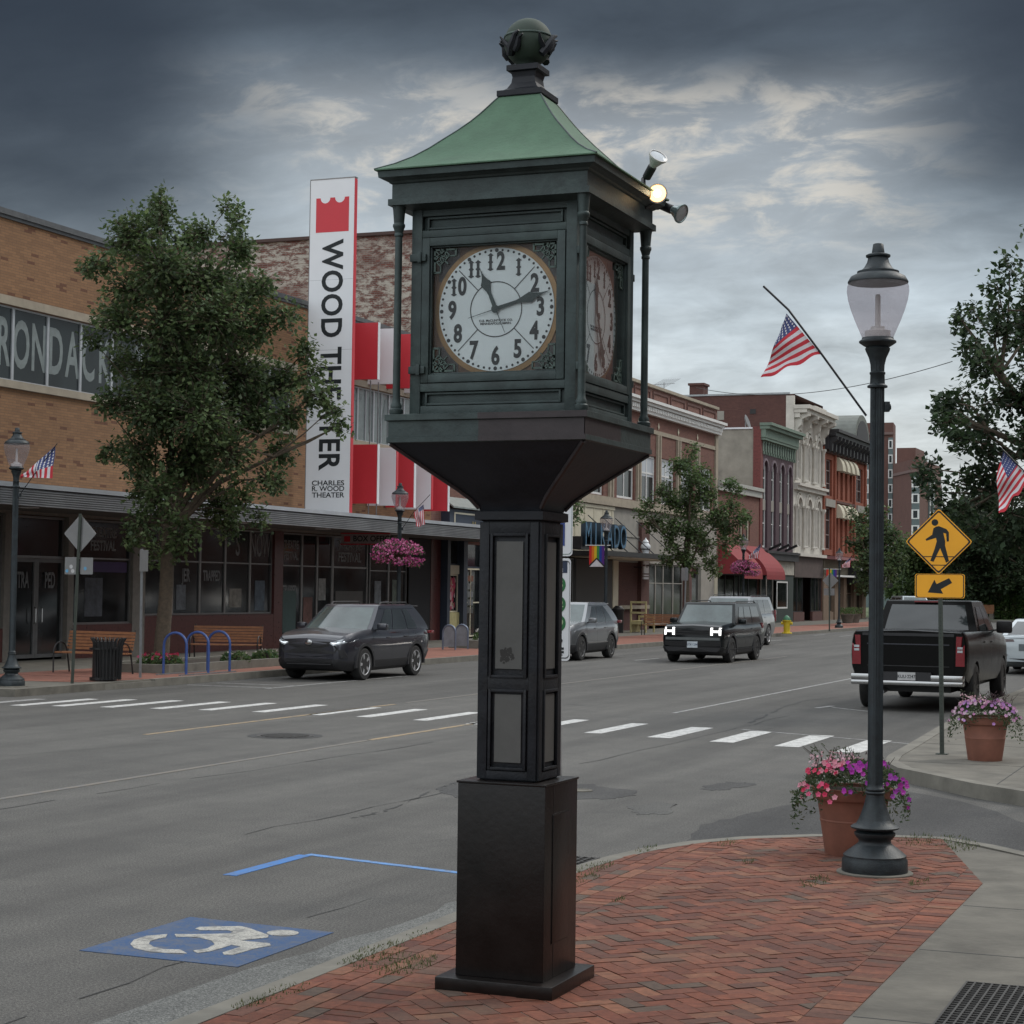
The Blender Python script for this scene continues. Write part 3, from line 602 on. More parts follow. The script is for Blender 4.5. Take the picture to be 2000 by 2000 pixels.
for k in range(4):
    T = side(k, None); m = MB()
    fbox(m, T, -.152, -.108, .150, .164, 1.16, 2.42); fbox(m, T, .108, .152, .150, .164, 1.16, 2.42)
    for z0, z1 in ((1.16, 1.20), (1.595, 1.66), (2.36, 2.42)): fbox(m, T, -.108, .108, .150, .1635, z0, z1)
    ring(m, T, -.100, .100, .152, .171, 1.655, 2.365, .014); ring(m, T, -.100, .100, .152, .171, 1.205, 1.60, .014)
    m.build('post_frame', POSTM, clk, bevel=.003)
    m = MB(); fbox(m, T, -.070, .070, .150, .158, 1.70, 2.325)
    p1 = m.build('post_panel', STEEL, clk)
    m = MB(); fbox(m, T, -.070, .070, .150, .158, 1.243, 1.575); m.build('post_panel', STEEL, clk)
    if k == 0:
        m = MB()
        for i in range(46):
            a = rnd(0, 6.28); r = .038*math.sqrt(random.random()); u, z = -.012+r*math.cos(a), 1.765+r*math.sin(a)*1.0; q = rnd(.004, .013)
            P = [T(u+q*math.cos(t*1.26), .1585+.00001*i, z+q*math.sin(t*1.26)) for t in range(5)]; m.add(P, [(0, 1, 2, 3, 4)])
        m.build('scorch_mark', pm('scorch', (.035, .034, .032), .8), p1)
MB().sq([(.150, 2.425), (.180, 2.432), (.180, 2.472), (.168, 2.476)], CX, CY).build('collar', FLARE, clk)
m = MB().sq([(.160, 2.474), (.168, 2.50), (.196, 2.535), (.245, 2.58), (.312, 2.635), (.39, 2.70), (.455, 2.75), (.500, 2.792)], CX, CY); m.build('flare', FLARE, clk, smooth=True, ang=30)
m = MB()
for i, j in ((-1, -1), (1, -1), (1, 1), (-1, 1)): m.tube([(CX+i*w, CY+j*w, z) for w, z in [(.165, 2.49), (.198, 2.535), (.247, 2.58), (.314, 2.635), (.392, 2.70), (.497, 2.788)]], .012, 6)
split(m.build('flare_rib', BRNZ, clk, smooth=True))
# platform; left half of the front is greener than the right
m = MB(); m.sq([(.500, 2.790), (.512, 2.794), (.512, 2.818), (.506, 2.820), (.506, 2.895), (.520, 2.900), (.520, 2.928), (.515, 2.930)], CX, CY); pl = m.build('platform', VERD, clk)
m = MB(); m.prism([(CX-.03, CY-.5075, 2.8195), (CX+.5075, CY-.5075, 2.8195), (CX+.5075, CY-.5075, 2.896), (CX-.03, CY-.5075, 2.896)], (0, .003, 0)); m.prism([(CX-.03, CY-.5135, 2.794), (CX+.5135, CY-.5135, 2.794), (CX+.5135, CY-.5135, 2.819), (CX-.03, CY-.5135, 2.819)], (0, .003, 0)); m.prism([(CX-.03, CY-.5215, 2.899), (CX+.5215, CY-.5215, 2.899), (CX+.5215, CY-.5215, 2.929), (CX-.03, CY-.5215, 2.929)], (0, .003, 0))
m.prism([(CX+.5075, CY-.5075, 2.8195), (CX+.5075, CY+.02, 2.8195), (CX+.5075, CY+.02, 2.896), (CX+.5075, CY-.5075, 2.896)], (-.003, 0, 0)); m.build('platform_cladding', BRNZ, pl)
# cabinet
m = MB()
for i, j in ((-1, -1), (1, -1), (1, 1), (-1, 1)): m.box(CX+i*.43-(.055 if i > 0 else 0), CX+i*.43+(0 if i > 0 else .055), CY+j*.43-(.055 if j > 0 else 0), CY+j*.43+(0 if j > 0 else .055), 2.93, 3.96)
m.box(CX-.36, CX+.36, CY-.36, CY+.36, 3.951, 3.962)
cab = bpy.data.objects.new('cabinet', None); COL.link(cab); cab.parent = clk
for o_ in split(m.build('corner_post', VERD, cab, bevel=.004)): pass
MB().box(CX-.37, CX+.37, CY-.37, CY+.37, 3.90, 3.95).build('ceiling_board', FLARE, cab)
MB().box(CX-.37, CX+.37, CY-.37, CY+.37, 2.931, 2.96).build('floor_board', FLARE, cab)
MB().box(CX-.30, CX+.30, CY-.30, CY+.30, 2.96, 3.90).build('inner_case', pm('case_dark', (.02, .018, .018), .7), cab)
def digit1(m, T, u, z, h, v):
    w = h*.085
    for du, z0, z1 in ((w, -.5, .5),):
        P = [(-w*2.2, -.40), (-w*.5, -.5), (w*.5, -.5), (w*2.2, -.40), (w*1.0, -.36), (w*.9, -.08), (w*1.9, 0), (w*.9, .08), (w*1.0, .36), (w*2.2, .38), (0, .54), (-w*2.2, .38), (-w*1.0, .36), (-w*.9, .08), (-w*1.9, 0), (-w*.9, -.08), (-w*1.0, -.36)]
        P = [(x, y*h) for x, y in P]
        n = len(P); vs = [T(u+x, v, z+y) for x, y in P]+[T(u+x, v-.003, z+y) for x, y in P]
        m.add(vs, [list(range(n))]+[(i, (i+1) % n, n+(i+1) % n, n+i) for i in range(n)])
DZ = 3.441; DR = .300
for k in range(4):
    T = side(k, None)
    m = MB()
    fbox(m, T, -.375, .375, .385, .425, 2.932, 2.975); fbox(m, T, -.375, .375, .385, .425, 3.905, 3.955)
    fbox(m, T, -.375, .375, .385, .428, 3.045, 3.085); fbox(m, T, -.375, .375, .385, .428, 3.80, 3.835)
    fbox(m, T, -.375, .375, .385, .402, 2.975, 3.045); fbox(m, T, -.375, .375, .385, .402, 3.835, 3.905)
    ring(m, T, -.352, .352, .402, .418, 2.979, 3.041, .010); m2 = MB(); LO, UP = MB(), MB()
    fbox(LO, T, -.375, .375, .385, .425, 2.932, 2.975); fbox(LO, T, -.375, .375, .385, .428, 3.045, 3.085); fbox(LO, T, -.375, .375, .385, .402, 2.975, 3.045); ring(LO, T, -.352, .352, .402, .418, 2.979, 3.041, .010)
    fbox(UP, T, -.375, .375, .385, .425, 3.905, 3.955); fbox(UP, T, -.375, .375, .385, .428, 3.80, 3.835); fbox(UP, T, -.375, .375, .385, .402, 3.835, 3.905); ring(UP, T, -.352, .352, .402, .418, 3.840, 3.900, .010)
    LO.build('lower_panel', VERD, cab, bevel=.002); UP.build('upper_panel', VERD, cab, bevel=.002)
    m = MB(); ring(m, T, -.372, .372, .400, .434, 3.088, 3.797, .040); ring(m, T, -.332, .332, .395, .420, 3.128, 3.757, .008)
    door = m.build('clock_door', VERD, clk, bevel=.003)
    for z in (3.70, 3.15): 
        m = MB(); fbox(m, T, -.43, -.345, .430, .452, z-.018, z+.018); fbox(m, T, -.385, -.366, .452, .464, z-.026, z+.026); m.build('hinge', VERD, door, bevel=.003)
    L = .115
    for cx_, cz_, sx, sz in ((-.318, 3.743, 1, -1), (.318, 3.743, -1, -1), (-.318, 3.142, 1, 1), (.318, 3.142, -1, 1)):
        m = MB()
        def bb(u0, z0, u1, z1, w=.009):
            d = Vector((u1-u0, z1-z0)); n = Vector((-d.y, d.x)).normalized()*w/2
            P = [(u0+n.x, z0+n.y), (u1+n.x, z1+n.y), (u1-n.x, z1-n.y), (u0-n.x, z0-n.y)]
            vs = [T(cx_+sx*a, .404, cz_+sz*b) for a, b in P]+[T(cx_+sx*a, .410, cz_+sz*b) for a, b in P]
            m.add(vs, [(0, 1, 2, 3), (7, 6, 5, 4), (0, 1, 5, 4), (1, 2, 6, 5), (2, 3, 7, 6), (3, 0, 4, 7)])
        bb(0, .004, L, .004); bb(.004, 0, .004, L); bb(0, .035, L, .035, .006); bb(.035, 0, .035, L, .006); bb(L, 0, L, .035); bb(0, L, .035, L)
        bb(.035, .075, .075, .035); bb(0, .06, .06, 0, .006); bb(.01, .01, .075, .075, .006); bb(.05, .0, .085, .035, .006); bb(0, .05, .035, .085, .006); bb(.06, .0, .06, .05, .006); bb(0, .06, .05, .06, .006)
        m.build('corner_fretwork', VERDL, door)
    m = MB(); fbox(m, T, -.365, .365, .340, .366, 3.095, 3.79); m.build('dial_surround', WOODB, clk)
    m = MB()
    for (u0, u1, z0, z1) in ((-.31, -.20, 3.11, 3.27), (.20, .31, 3.11, 3.27), (-.31, -.20, 3.59, 3.75), (.20, .31, 3.59, 3.75)): fbox(m, T, u0, u1, .3255, .368, z0, z1)
    m.build('dial_spandrel', pm('spandrel_blue', (.05, .04, .038), .4), clk)
    n = 64; m = MB()
    for r0, r1, v in ((DR, DR+.026, .375),):
        vs = []; 
        for i in range(n): a = 2*math.pi*i/n; vs += [T(r0*math.cos(a), v, DZ+r0*math.sin(a)), T(r1*math.cos(a), v-.002, DZ+r1*math.sin(a)), T(r1*math.cos(a), .363, DZ+r1*math.sin(a))]
        fs = []
        for i in range(n): j = (i+1) % n; fs += [(i*3, i*3+1, j*3+1, j*3), (i*3+1, i*3+2, j*3+2, j*3+1)]
        m.add(vs, fs)
    m.build('dial_ring', BRASS, clk)
    m = MB(); m.add([T(DR*math.cos(2*math.pi*i/n), .379, DZ+DR*math.sin(2*math.pi*i/n)) for i in range(n)]+[T(DR*math.cos(2*math.pi*i/n), .368, DZ+DR*math.sin(2*math.pi*i/n)) for i in range(n)], [list(range(n))]+[(i, (i+1) % n, n+(i+1) % n, n+i) for i in range(n)])
    dial = m.build('clock_dial', DIAL, clk)
    m = MB()
    def disc(u, z, r, v=.3805, q=12): m.add([T(u+r*math.cos(2*math.pi*i/q), v, z+r*math.sin(2*math.pi*i/q)) for i in range(q)], [list(range(q))])
    for i in range(60): a = i*math.pi/30; disc(.287*math.sin(a), DZ+.287*math.cos(a), .0098 if i % 5 == 0 else .0062)
    vs = []; q = 56
    for i in range(q): a = 2*math.pi*i/q; vs += [T(.131*math.cos(a), .3805, DZ+.131*math.sin(a)), T(.136*math.cos(a), .3805, DZ+.136*math.sin(a))]
    m.add(vs, [(i*2, i*2+1, ((i+1) % q)*2+1, ((i+1) % q)*2) for i in range(q)])
    for a in (45, 135, 225, 315):
        c, s_ = math.cos(R_(a)), math.sin(R_(a)); w = .0022
        m.add([T(.134*c-s_*w, .3805, DZ+.134*s_+c*w), T(.134*c+s_*w, .3805, DZ+.134*s_-c*w), T(.279*c+s_*w, .3805, DZ+.279*s_-c*w), T(.279*c-s_*w, .3805, DZ+.279*s_+c*w)], [(0, 1, 2, 3)])
    H_ = .084; rn = .230
    def np_(h): a = R_(30*h); return rn*math.sin(a), DZ+rn*math.cos(a)
    u, z = np_(1); digit1(m, T, u, z, H_, .3815); u, z = np_(11); digit1(m, T, u-.018, z, H_, .3815); digit1(m, T, u+.018, z, H_, .3815)
    u, z = np_(12); digit1(m, T, u-.032, z, H_, .3815); u, z = np_(10); digit1(m, T, u-.024, z, H_, .3815)
    m.build('dial_markings', DIALB, dial)
    rz = Matrix.Translation((CX, CY, 0)) @ Matrix.Rotation(k*math.pi/2, 4, 'Z') @ Matrix.Translation((-CX, -CY, 0))
    for h, sstr, du in ((2, '2', 0), (3, '3', 0), (4, '4', 0), (5, '5', 0), (6, '6', 0), (7, '7', 0), (8, '8', 0), (9, '9', 0), (10, '0', .020), (12, '2', .022)):
        u, z = np_(h); text(sstr, .120, DIALB, dial, rz @ fY(CX+u+du, CY-.3805, z), .0042, .001, .72, 'dial_numeral')
    text('O.B. McCLINTOCK CO.\nMINNEAPOLIS, MINN.', .0155, DIALB, dial, rz @ fY(CX, CY-.3805, DZ-.062), .0002, .0005, 1.1, 'maker_name')
    ha, ma, sa = [(-23, 74.5, 157), (-4, 158, 182), (-23, 75, 157), (-23, 75, 157)][k]
    m = MB()
    def hand(ang, L, w, tail, v):
        c, s_ = math.cos(R_(ang)), math.sin(R_(ang))
        P = [(0, -.0), (w*.45, .02), (w*.38, L*.38), (w*.55, L*.46), (w*1.25, L*.64), (w*.7, L*.72), (w*.22, L*.84), (0, L)]
        P = P+[(-x, y) for x, y in P[-2:0:-1]]
        P2 = [T(x*c+y*s_, v, DZ-x*s_+y*c) for x, y in P]; P3 = [T(x*c+y*s_, v-.003, DZ-x*s_+y*c) for x, y in P]; n = len(P)
        m.add(P2+P3, [list(range(n))]+[(i, (i+1) % n, n+(i+1) % n, n+i) for i in range(n)])
        if tail:
            P = [(.0022, 0), (.0012, -tail), (-.0012, -tail), (-.0022, 0)]; m.add([T(x*c+y*s_, v-.001, DZ-x*s_+y*c) for x, y in P], [(0, 1, 2, 3)])
    hand(ha, .215, .022, .125, .387); m.build('hour_hand', VERD, dial); m = MB(); hand(ma, .293, .021, .148, .391); m.build('minute_hand', VERD, dial)
    m = MB(); disc(0, DZ, .020, .394, 18); disc(0, DZ, .011, .396, 14); m.build('hand_hub', VERD, dial)
    m = MB(); m.add([T(u, .4015, z) for u, z in ((-.33, 3.132), (.33, 3.132), (.33, 3.753), (-.33, 3.753))], [(0, 1, 2, 3)]); m.build('glass_pane', CLEAR, door)
for i, j in ((-1, -1), (1, -1), (1, 1), (-1, 1)):
    m = MB(); c = (CX+i*.478, CY+j*.478, 0)
    m.lathe([(.030, 2.93), (.034, 2.94), (.034, 2.955), (.026, 2.962), (.028, 2.975), (.020, 2.99), (.0185, 3.01), (.0175, 3.80), (.022, 3.805), (.022, 3.815), (.019, 3.82), (.027, 3.845), (.030, 3.85), (.030, 3.862), (.025, 3.868), (.030, 3.93), (.034, 3.95)], c, 16)
    m.build('corner_column', VERD, clk, smooth=True)
m = MB().sq([(.40, 3.93), (.50, 3.950), (.520, 3.951), (.520, 3.982), (.505, 3.984), (.505, 4.055), (.515, 4.06), (.520, 4.068), (.540, 4.078), (.556, 4.083), (.560, 4.112), (.555, 4.116)], CX, CY); m.build('cornice', VERD, clk)
prof = [(.572, 4.116), (.572, 4.122), (.500, 4.158), (.432, 4.203), (.372, 4.254), (.319, 4.307), (.265, 4.36), (.217, 4.412), (.182, 4.455), (.153, 4.495), (.128, 4.53), (.108, 4.556)]
rf = MB().sq(prof, CX, CY).build('roof', COPPER, clk, smooth=True, ang=28)
m = MB()
for i, j in ((-1, -1), (1, -1), (1, 1), (-1, 1)): m.tube([(CX+i*w, CY+j*w, z) for w, z in prof[1:]], .0045, 6)
split(m.build('roof_hip', VERD, rf, smooth=True))
fn = MB().sq([(.118, 4.552), (.120, 4.556), (.120, 4.582), (.100, 4.584), (.080, 4.60), (.064, 4.63), (.060, 4.66), (.066, 4.685), (.084, 4.69), (.084, 4.716), (.076, 4.72)], CX, CY).build('finial_pedestal', FLARE, clk)
m = MB(); m.lathe([(.05, 4.71), (.055, 4.725)]+[(.122*math.cos(R_(a)), 4.845+.122*math.sin(R_(a))) for a in range(-60, 90, 6)]+[(.001, 4.967)], (CX, CY, 0), 40)
bl = m.build('finial_ball', pm('ball_green', (.026, .044, .031), .7, .0, .15, 8), clk, smooth=True)
m = MB(); m.lathe([(.1225, 4.868), (.1245, 4.870), (.1245, 4.875), (.1222, 4.877)], (CX, CY, 0), 40); m.build('ball_seam', VERDL, bl, smooth=True)
m = MB()
for i in range(4):
    a = R_(-108+90*i)
    def sp_(da, z, r=.122): return (CX+r*math.cos(a+da), CY+r*math.sin(a+da), z)
    m.tube([sp_(-.25, 4.765, .112), sp_(-.05, 4.80, .126), sp_(.12, 4.835, .134), sp_(.2, 4.858, .140), sp_(.36, 4.868, .150)], [.020, .024, .018, .013, .006], 7)
    m.tube([sp_(.1, 4.78, .118), sp_(.25, 4.80, .128), sp_(.32, 4.84, .134), sp_(.5, 4.85, .150)], [.017, .018, .012, .004], 7)
    m.tube([sp_(-.2, 4.80, .122), sp_(-.42, 4.83, .132), sp_(-.52, 4.86, .152)], [.014, .012, .004], 6)
m.build('ball_ornament', FLARE, bl, smooth=True)
# three floodlights on the back right corner of the cornice
def flood(tipx, tipy, depth, tgt, lit, white):
    a = PY(tipx, tipy, depth); d = Vector(tgt).normalized(); M = Matrix.Translation(a) @ d.to_track_quat('Z', 'Y').to_matrix().to_4x4()
    base_ = a-d*.13
    f = MB().tube([Vector((CX+.50, CY+.38, 4.05)), base_-Vector((.02, 0, .01)), base_], .012, 8); f.lathe([(.018, -.14), (.023, -.135), (.024, -.065), (.019, -.06)], n=16, M=M)
    fo = f.build('floodlight', BLACK, clk, smooth=True)
    m = MB().lathe([(.018, -.065), (.024, -.05), (.040, -.018), (.0505, -.004), (.0515, .0), (.0515, .006), (.046, .007), (.044, .003)], n=24, M=M); m.build('reflector', white, fo, smooth=True)
    m = MB().lathe([(.0435, .0035), (.03, .0055), (.016, .0065)], n=20, M=M); m.build('lens', WARM if lit else HLENS, fo, smooth=True)
    if lit: m = MB().lathe([(.019, .0068), (.012, .0085)], n=16, M=M); m.build('bulb', WARMH, fo, smooth=True)
    return fo
wr = pm('reflector_white', (.5, .49, .47), .4); rg = pm('reflector_glass', (.22, .28, .28), .15, .5)
flood(1285, 306, 9.30, (.55, -.42, .62), False, wr); flood(1284, 378, 9.12, (.18, -.95, -.02), True, wr); flood(1330, 417, 9.35, (.86, -.25, -.42), False, rg)

# ================================================================== STREET LAMPS
def make_lamp():
    t = thing('street_lamp', (0, 0, 0), '', 'street lamp')
    def pz(y): return 4.56-.14-(y-90)*.2847/266
    m = MB(); m.lathe([(.262, -.01), (.264, .012), (.255, .018)], (0, 0, 0), 36); m.build('footing', CONC, t, smooth=True, world=False)
    m = MB(); m.lathe([(.222, .0), (.228, .015), (.226, .10), (.215, .115), (.218, .13), (.195, .15), (.155, .18), (.128, .20), (.112, .215), (.112, .235), (.128, .25), (.142, .27), (.142, .285), (.120, .30), (.166, .315), (.168, .325), (.155, .335), (.132, .345), (.112, .38), (.092, .43), (.076, .48), (.064, .53), (.060, .555)], (0, 0, 0), 36, flute=(.955, .335, .53))
    b = m.build('lamp_base', LAMPM, t, smooth=True, world=False, ang=50)
    m = MB(); m.lathe([(.062, .550), (.070, .556), (.070, .566), (.060, .572), (.066, .578), (.066, .590), (.056, .596), (.0535, .62), (.050, 3.40)], (0, 0, 0), 36, flute=(.87, .61, 3.5)); m.build('pole', LAMPM, t, smooth=True, world=False, ang=60)
    m = MB(); m.lathe([(.050, 3.395), (.070, 3.40), (.071, 3.412), (.052, 3.425), (.050, 3.49), (.055, 3.495), (.055, 3.507), (.048, 3.512), (.050, 3.56), (.062, 3.61), (.085, 3.66), (.088, 3.675), (.080, 3.685), (.105, 3.70), (.130, 3.718), (.130, 3.728), (.112, 3.74), (.110, 3.752)], (0, 0, 0), 32, flute=(.93, 3.51, 3.66)); m.build('capital', LAMPM, t, smooth=True, world=False, ang=50)
    m = MB(); m.lathe([(.108, 3.752), (.128, 3.80), (.158, 3.87), (.188, 3.95), (.208, 4.02), (.217, 4.08), (.214, 4.12), (.205, 4.145)], (0, 0, 0), 36); gl = m.build('globe', FROST, t, smooth=True, world=False)
    m = MB(); m.lathe([(.09, 3.752), (.09, 3.80), (.05, 3.81), (.05, 3.83), (.020, 3.835), (.018, 4.05), (.012, 4.06)], (0, 0, 0), 20); m.build('lamp_tube', WHITE, gl, smooth=True, world=False)
    m = MB(); m.lathe([(.200, 4.138), (.211, 4.142), (.211, 4.150), (.190, 4.185), (.150, 4.205), (.146, 4.208), (.146, 4.222), (.120, 4.228), (.098, 4.25), (.078, 4.285), (.070, 4.318), (.085, 4.326), (.086, 4.338), (.070, 4.346), (.045, 4.348), (.044, 4.36), (.036, 4.415), (.030, 4.420)], (0, 0, 0), 36); m.build('lamp_cap', VERDL if 0 else LAMPM, t, smooth=True, world=False, ang=45)
    m = MB(); m.box(.045, .085, -.03, .03, 3.23, 3.30); m.tube([(.05, 0, 3.26), (.095, 0, 3.265)], .022, 10); m.build('outlet_box', LAMPM, t, world=False, bevel=.005)
    return t
L0 = make_lamp(); L0.location = (-2.56, 13.3, .14); L0.rotation_euler = (0, 0, R_(20))
L0['label'] = 'large dark green fluted street lamp standing on the brick corner beside the flower pot'; L0['group'] = 'acorn street lamps along the street'
def lampat(px, X, ztop, label, py=900):
    p = PX(px, py, X); o = copy_tree(L0); o.location = (X, p.y, .14); s = (ztop-.14)/4.42; o.scale = (s, s, s); o['label'] = label; o['group'] = 'acorn street lamps along the street'; return o
LL = lampat(30, -21.6, 4.94, 'street lamp at the far left edge with a flag, in front of the theatre doors', 1000)
LT = lampat(781, -21.7, 4.86, 'street lamp carrying a pink flower basket in front of the box office', 1000)
LM = lampat(1186, -21.7, 4.86, 'street lamp with a rainbow banner in front of the blue letters')
L2 = lampat(1452, -21.7, 4.60, 'street lamp with a flower basket in front of the red awning', 1100)
L3 = lampat(1639, -21.6, 4.46, 'farthest street lamp, beside the grey diamond sign back down the street', 1150)

# ------------------------------------------------------------------ flags
def lerp(a, b, t): return a+(b-a)*t
def flag(pole, HT, HB, FT, FB, lab, grp='small flags on the lamp posts', can=.42, wave=.03, r=.008, depth=Vector((0, 1, 0)), cw_=.54):
    a = pole[0]; t = thing('flag', a, lab, 'flag', grp)
    MB().tube(pole, r, 8).build('flag_pole', POSTM, t, smooth=True)
    m = MB(); NU, NV = 18, 26; P = {}
    for i in range(NU+1):
        for j in range(NV+1):
            u, v = i/NU, j/NV; p = lerp(lerp(HT, HB, v), lerp(FT, FB, v), u)
            p = p+depth*(wave*math.sin(v*9+u*2.2)*(.25+u)+wave*.5*math.sin(u*7+v*3))
            if v > .8: p = p+Vector((0, 0, 1))*wave*.9*math.sin(u*14)*(v-.8)*5
            P[i, j] = len(m.v); m.v.append(tuple(p))
    for i in range(NU):
        for j in range(NV):
            u, v = (i+.5)/NU, (j+.5)/NV; st = int(v*13); mi = 0 if st % 2 == 0 else 1
            if v < cw_ and u < can: mi = 2
            m.f.append([P[i, j], P[i+1, j], P[i+1, j+1], P[i, j+1]]); m.c.append(None); m.mi.append(mi)
    def pt(u, v):
        i, j = min(NU-1, int(u*NU)), min(NV-1, int(v*NV)); fu, fv = u*NU-i, v*NV-j; q = [Vector(m.v[P[i+a_, j+b_]]) for a_, b_ in ((0, 0), (1, 0), (0, 1), (1, 1))]
        return lerp(lerp(q[0], q[1], fu), lerp(q[2], q[3], fu), fv)
    nn = (HB-HT).cross(FT-HT); nn = nn.normalized() if nn.length > 0 else depth
    for iu in range(6):
        for iv in range(5):
            u, v = can*(iu+.5)/6, cw_*(iv+.5)/5; c = pt(u, v); du = (pt(min(1, u+.02), v)-c).normalized(); dv = (pt(u, v+.02)-c).normalized(); rr = min(can*(FT-HT).length/6, cw_*(HB-HT).length/5)*.33
            for sgn in (1, -1):
                m.add([c+nn*(.0025*sgn)+(du*math.cos(k*1.2566)+dv*math.sin(k*1.2566))*rr for k in range(5)], [(0, 1, 2, 3, 4)], None, 1)
    m.build('flag_cloth', [FRR, FRW, FRB], t, smooth=True)
    return t
Y_ = 13.2
flag([PY(1692, 812, Y_+.05), PY(1600, 685, Y_), PY(1540, 605, Y_), PY(1491, 559, Y_)], PY(1536, 612, Y_), PY(1603, 692, Y_), PY(1521, 652, Y_-.05), PY(1487, 741, Y_-.06), 'large flag hanging from the pole on the nearest lamp', can=1.01, cw_=.30, wave=.014)
lp = LL.location; Yl = lp.y
flag([PY(36, 970, Yl), PY(66, 928, Yl), PY(112, 866, Yl)], PY(108, 870, Yl), PY(41, 930, Yl), PY(100, 934, Yl), PY(42, 932, Yl), 'flag with its stars up on the lamp at the far left edge', can=.62, wave=.03)
Yl = LT.location.y
flag([PY(786, 1032, Yl), PY(808, 1000, Yl), PY(840, 966, Yl)], PY(827, 985, Yl), PY(808, 1000, Yl), PY(829, 1024, Yl), PY(815, 1030, Yl), 'flag above the pink basket outside the box office', can=.25, wave=.03)
Yl = L2.location.y
flag([PY(1456, 1102, Yl), PY(1492, 1056, Yl)], PY(1486, 1062, Yl), PY(1461, 1087, Yl), PY(1481, 1090, Yl), PY(1461, 1092, Yl), 'flag on the lamp in front of the red awning', can=.45, wave=.03)
Yl = L3.location.y
flag([PY(1641, 1118, Yl), PY(1665, 1084, Yl)], PY(1662, 1088, Yl), PY(1644, 1104, Yl), PY(1660, 1108, Yl), PY(1645, 1109, Yl), 'flag on the farthest lamp by the diamond sign', can=.3, wave=.03)
Yr = 19.5
flag([PY(2060, 985, Yr), PY(2010, 930, Yr), PY(1956, 876, Yr)], PY(1960, 881, Yr), PY(2012, 936, Yr), PY(1946, 925, Yr), PY(1952, 1008, Yr), 'flag at the right edge in front of the dark tree', can=.42, cw_=.5, wave=.03)
lmp = copy_tree(L0); p = PY(2066, 1000, Yr); lmp.location = (p.x, p.y, .14); lmp['label'] = 'street lamp just past the right edge that holds the flag before the dark tree'

# hanging banners on lamps
def banner(px0, px1, y0, y1, Y, lab, notch=.55):
    a, b = PY(px0, y0, Y), PY(px1, y1, Y); t = thing('banner', a, lab, 'banner', 'rainbow banners on lamp posts')
    cs = [(.62, .03, .03), (.75, .22, .02), (.75, .55, .03), (.05, .28, .07), (.02, .06, .35), (.12, .03, .25)]
    m = MB(); n = 6
    for i in range(n):
        x0, x1 = a.x+(b.x-a.x)*i/n, a.x+(b.x-a.x)*(i+1)/n
        def zb(x): return b.z+(a.z-b.z)*(1-notch)*(0.9-abs((x-(a.x+b.x)/2)/((b.x-a.x)/2))*.9)
        m.add([(x0, Y, a.z), (x1, Y, a.z), (x1, Y, zb(x1)), (x0, Y, zb(x0)), (x0, Y+.01, a.z), (x1, Y+.01, a.z), (x1, Y+.01, zb(x1)), (x0, Y+.01, zb(x0))], [(0, 1, 2, 3), (7, 6, 5, 4)], cs[i])
    m.build('banner_cloth', PETAL, t)
    m = MB(); cx = (a.x+b.x)/2; m.prism([(a.x, Y, b.z), (b.x, Y, b.z), (cx, Y, b.z+(a.z-b.z)*.36)], (0, .008, 0)); m.build('banner_point', pm('banner_white', (.6, .58, .6), .7), t)
    m = MB(); m.bar((a.x, Y-.003, b.z+.02), (cx, Y-.003, b.z+(a.z-b.z)*.40), .004, .05); m.bar((b.x, Y-.003, b.z+.02), (cx, Y-.003, b.z+(a.z-b.z)*.40), .004, .05); m.build('banner_chevron', BLACK, t)
    MB().bar((a.x-.15, Y, a.z+.02), (b.x+.22, Y, a.z+.02), .03).build('banner_rod', WHITE, t)
    return t
banner(1151, 1180, 1066, 1107, LM.location.y-.02, 'rainbow banner with a white point on the lamp before the blue letters')
banner(1614, 1634, 1112, 1130, L3.location.y-.02, 'small rainbow banner on the farthest lamp')

# ------------------------------------------------------------------ flowers
def leafquad(m, c, r, col):
    n = Vector((rnd(-1, 1), rnd(-1, 1), rnd(-.3, 1))).normalized(); u = n.orthogonal().normalized(); u.rotate(Matrix.Rotation(rnd(0, 6.28), 3, n)); v = n.cross(u)
    m.add([c-u*r, c+v*r*.38+n*r*.1, c+u*r, c-v*r*.38+n*r*.1], [(0, 1, 2, 3)], col)
def bloom(m, c, r, col, face=None, n=5):
    d = Vector(face) if face else Vector((rnd(-1, 1), rnd(-1.3, .5), rnd(-.1, 1)))
    d = d.normalized(); u = d.orthogonal().normalized(); v = d.cross(u); a0 = rnd(0, 6)
    vs = [c-d*r*.2]
    for k in range(n*2): a = a0+math.pi*k/n; rr = r if k % 2 == 0 else r*.72; vs.append(c+(u*math.cos(a)+v*math.sin(a))*rr+d*r*.12)
    m.add(vs, [(0, 1+k, 1+(k+1) % (n*2)) for k in range(n*2)], col)
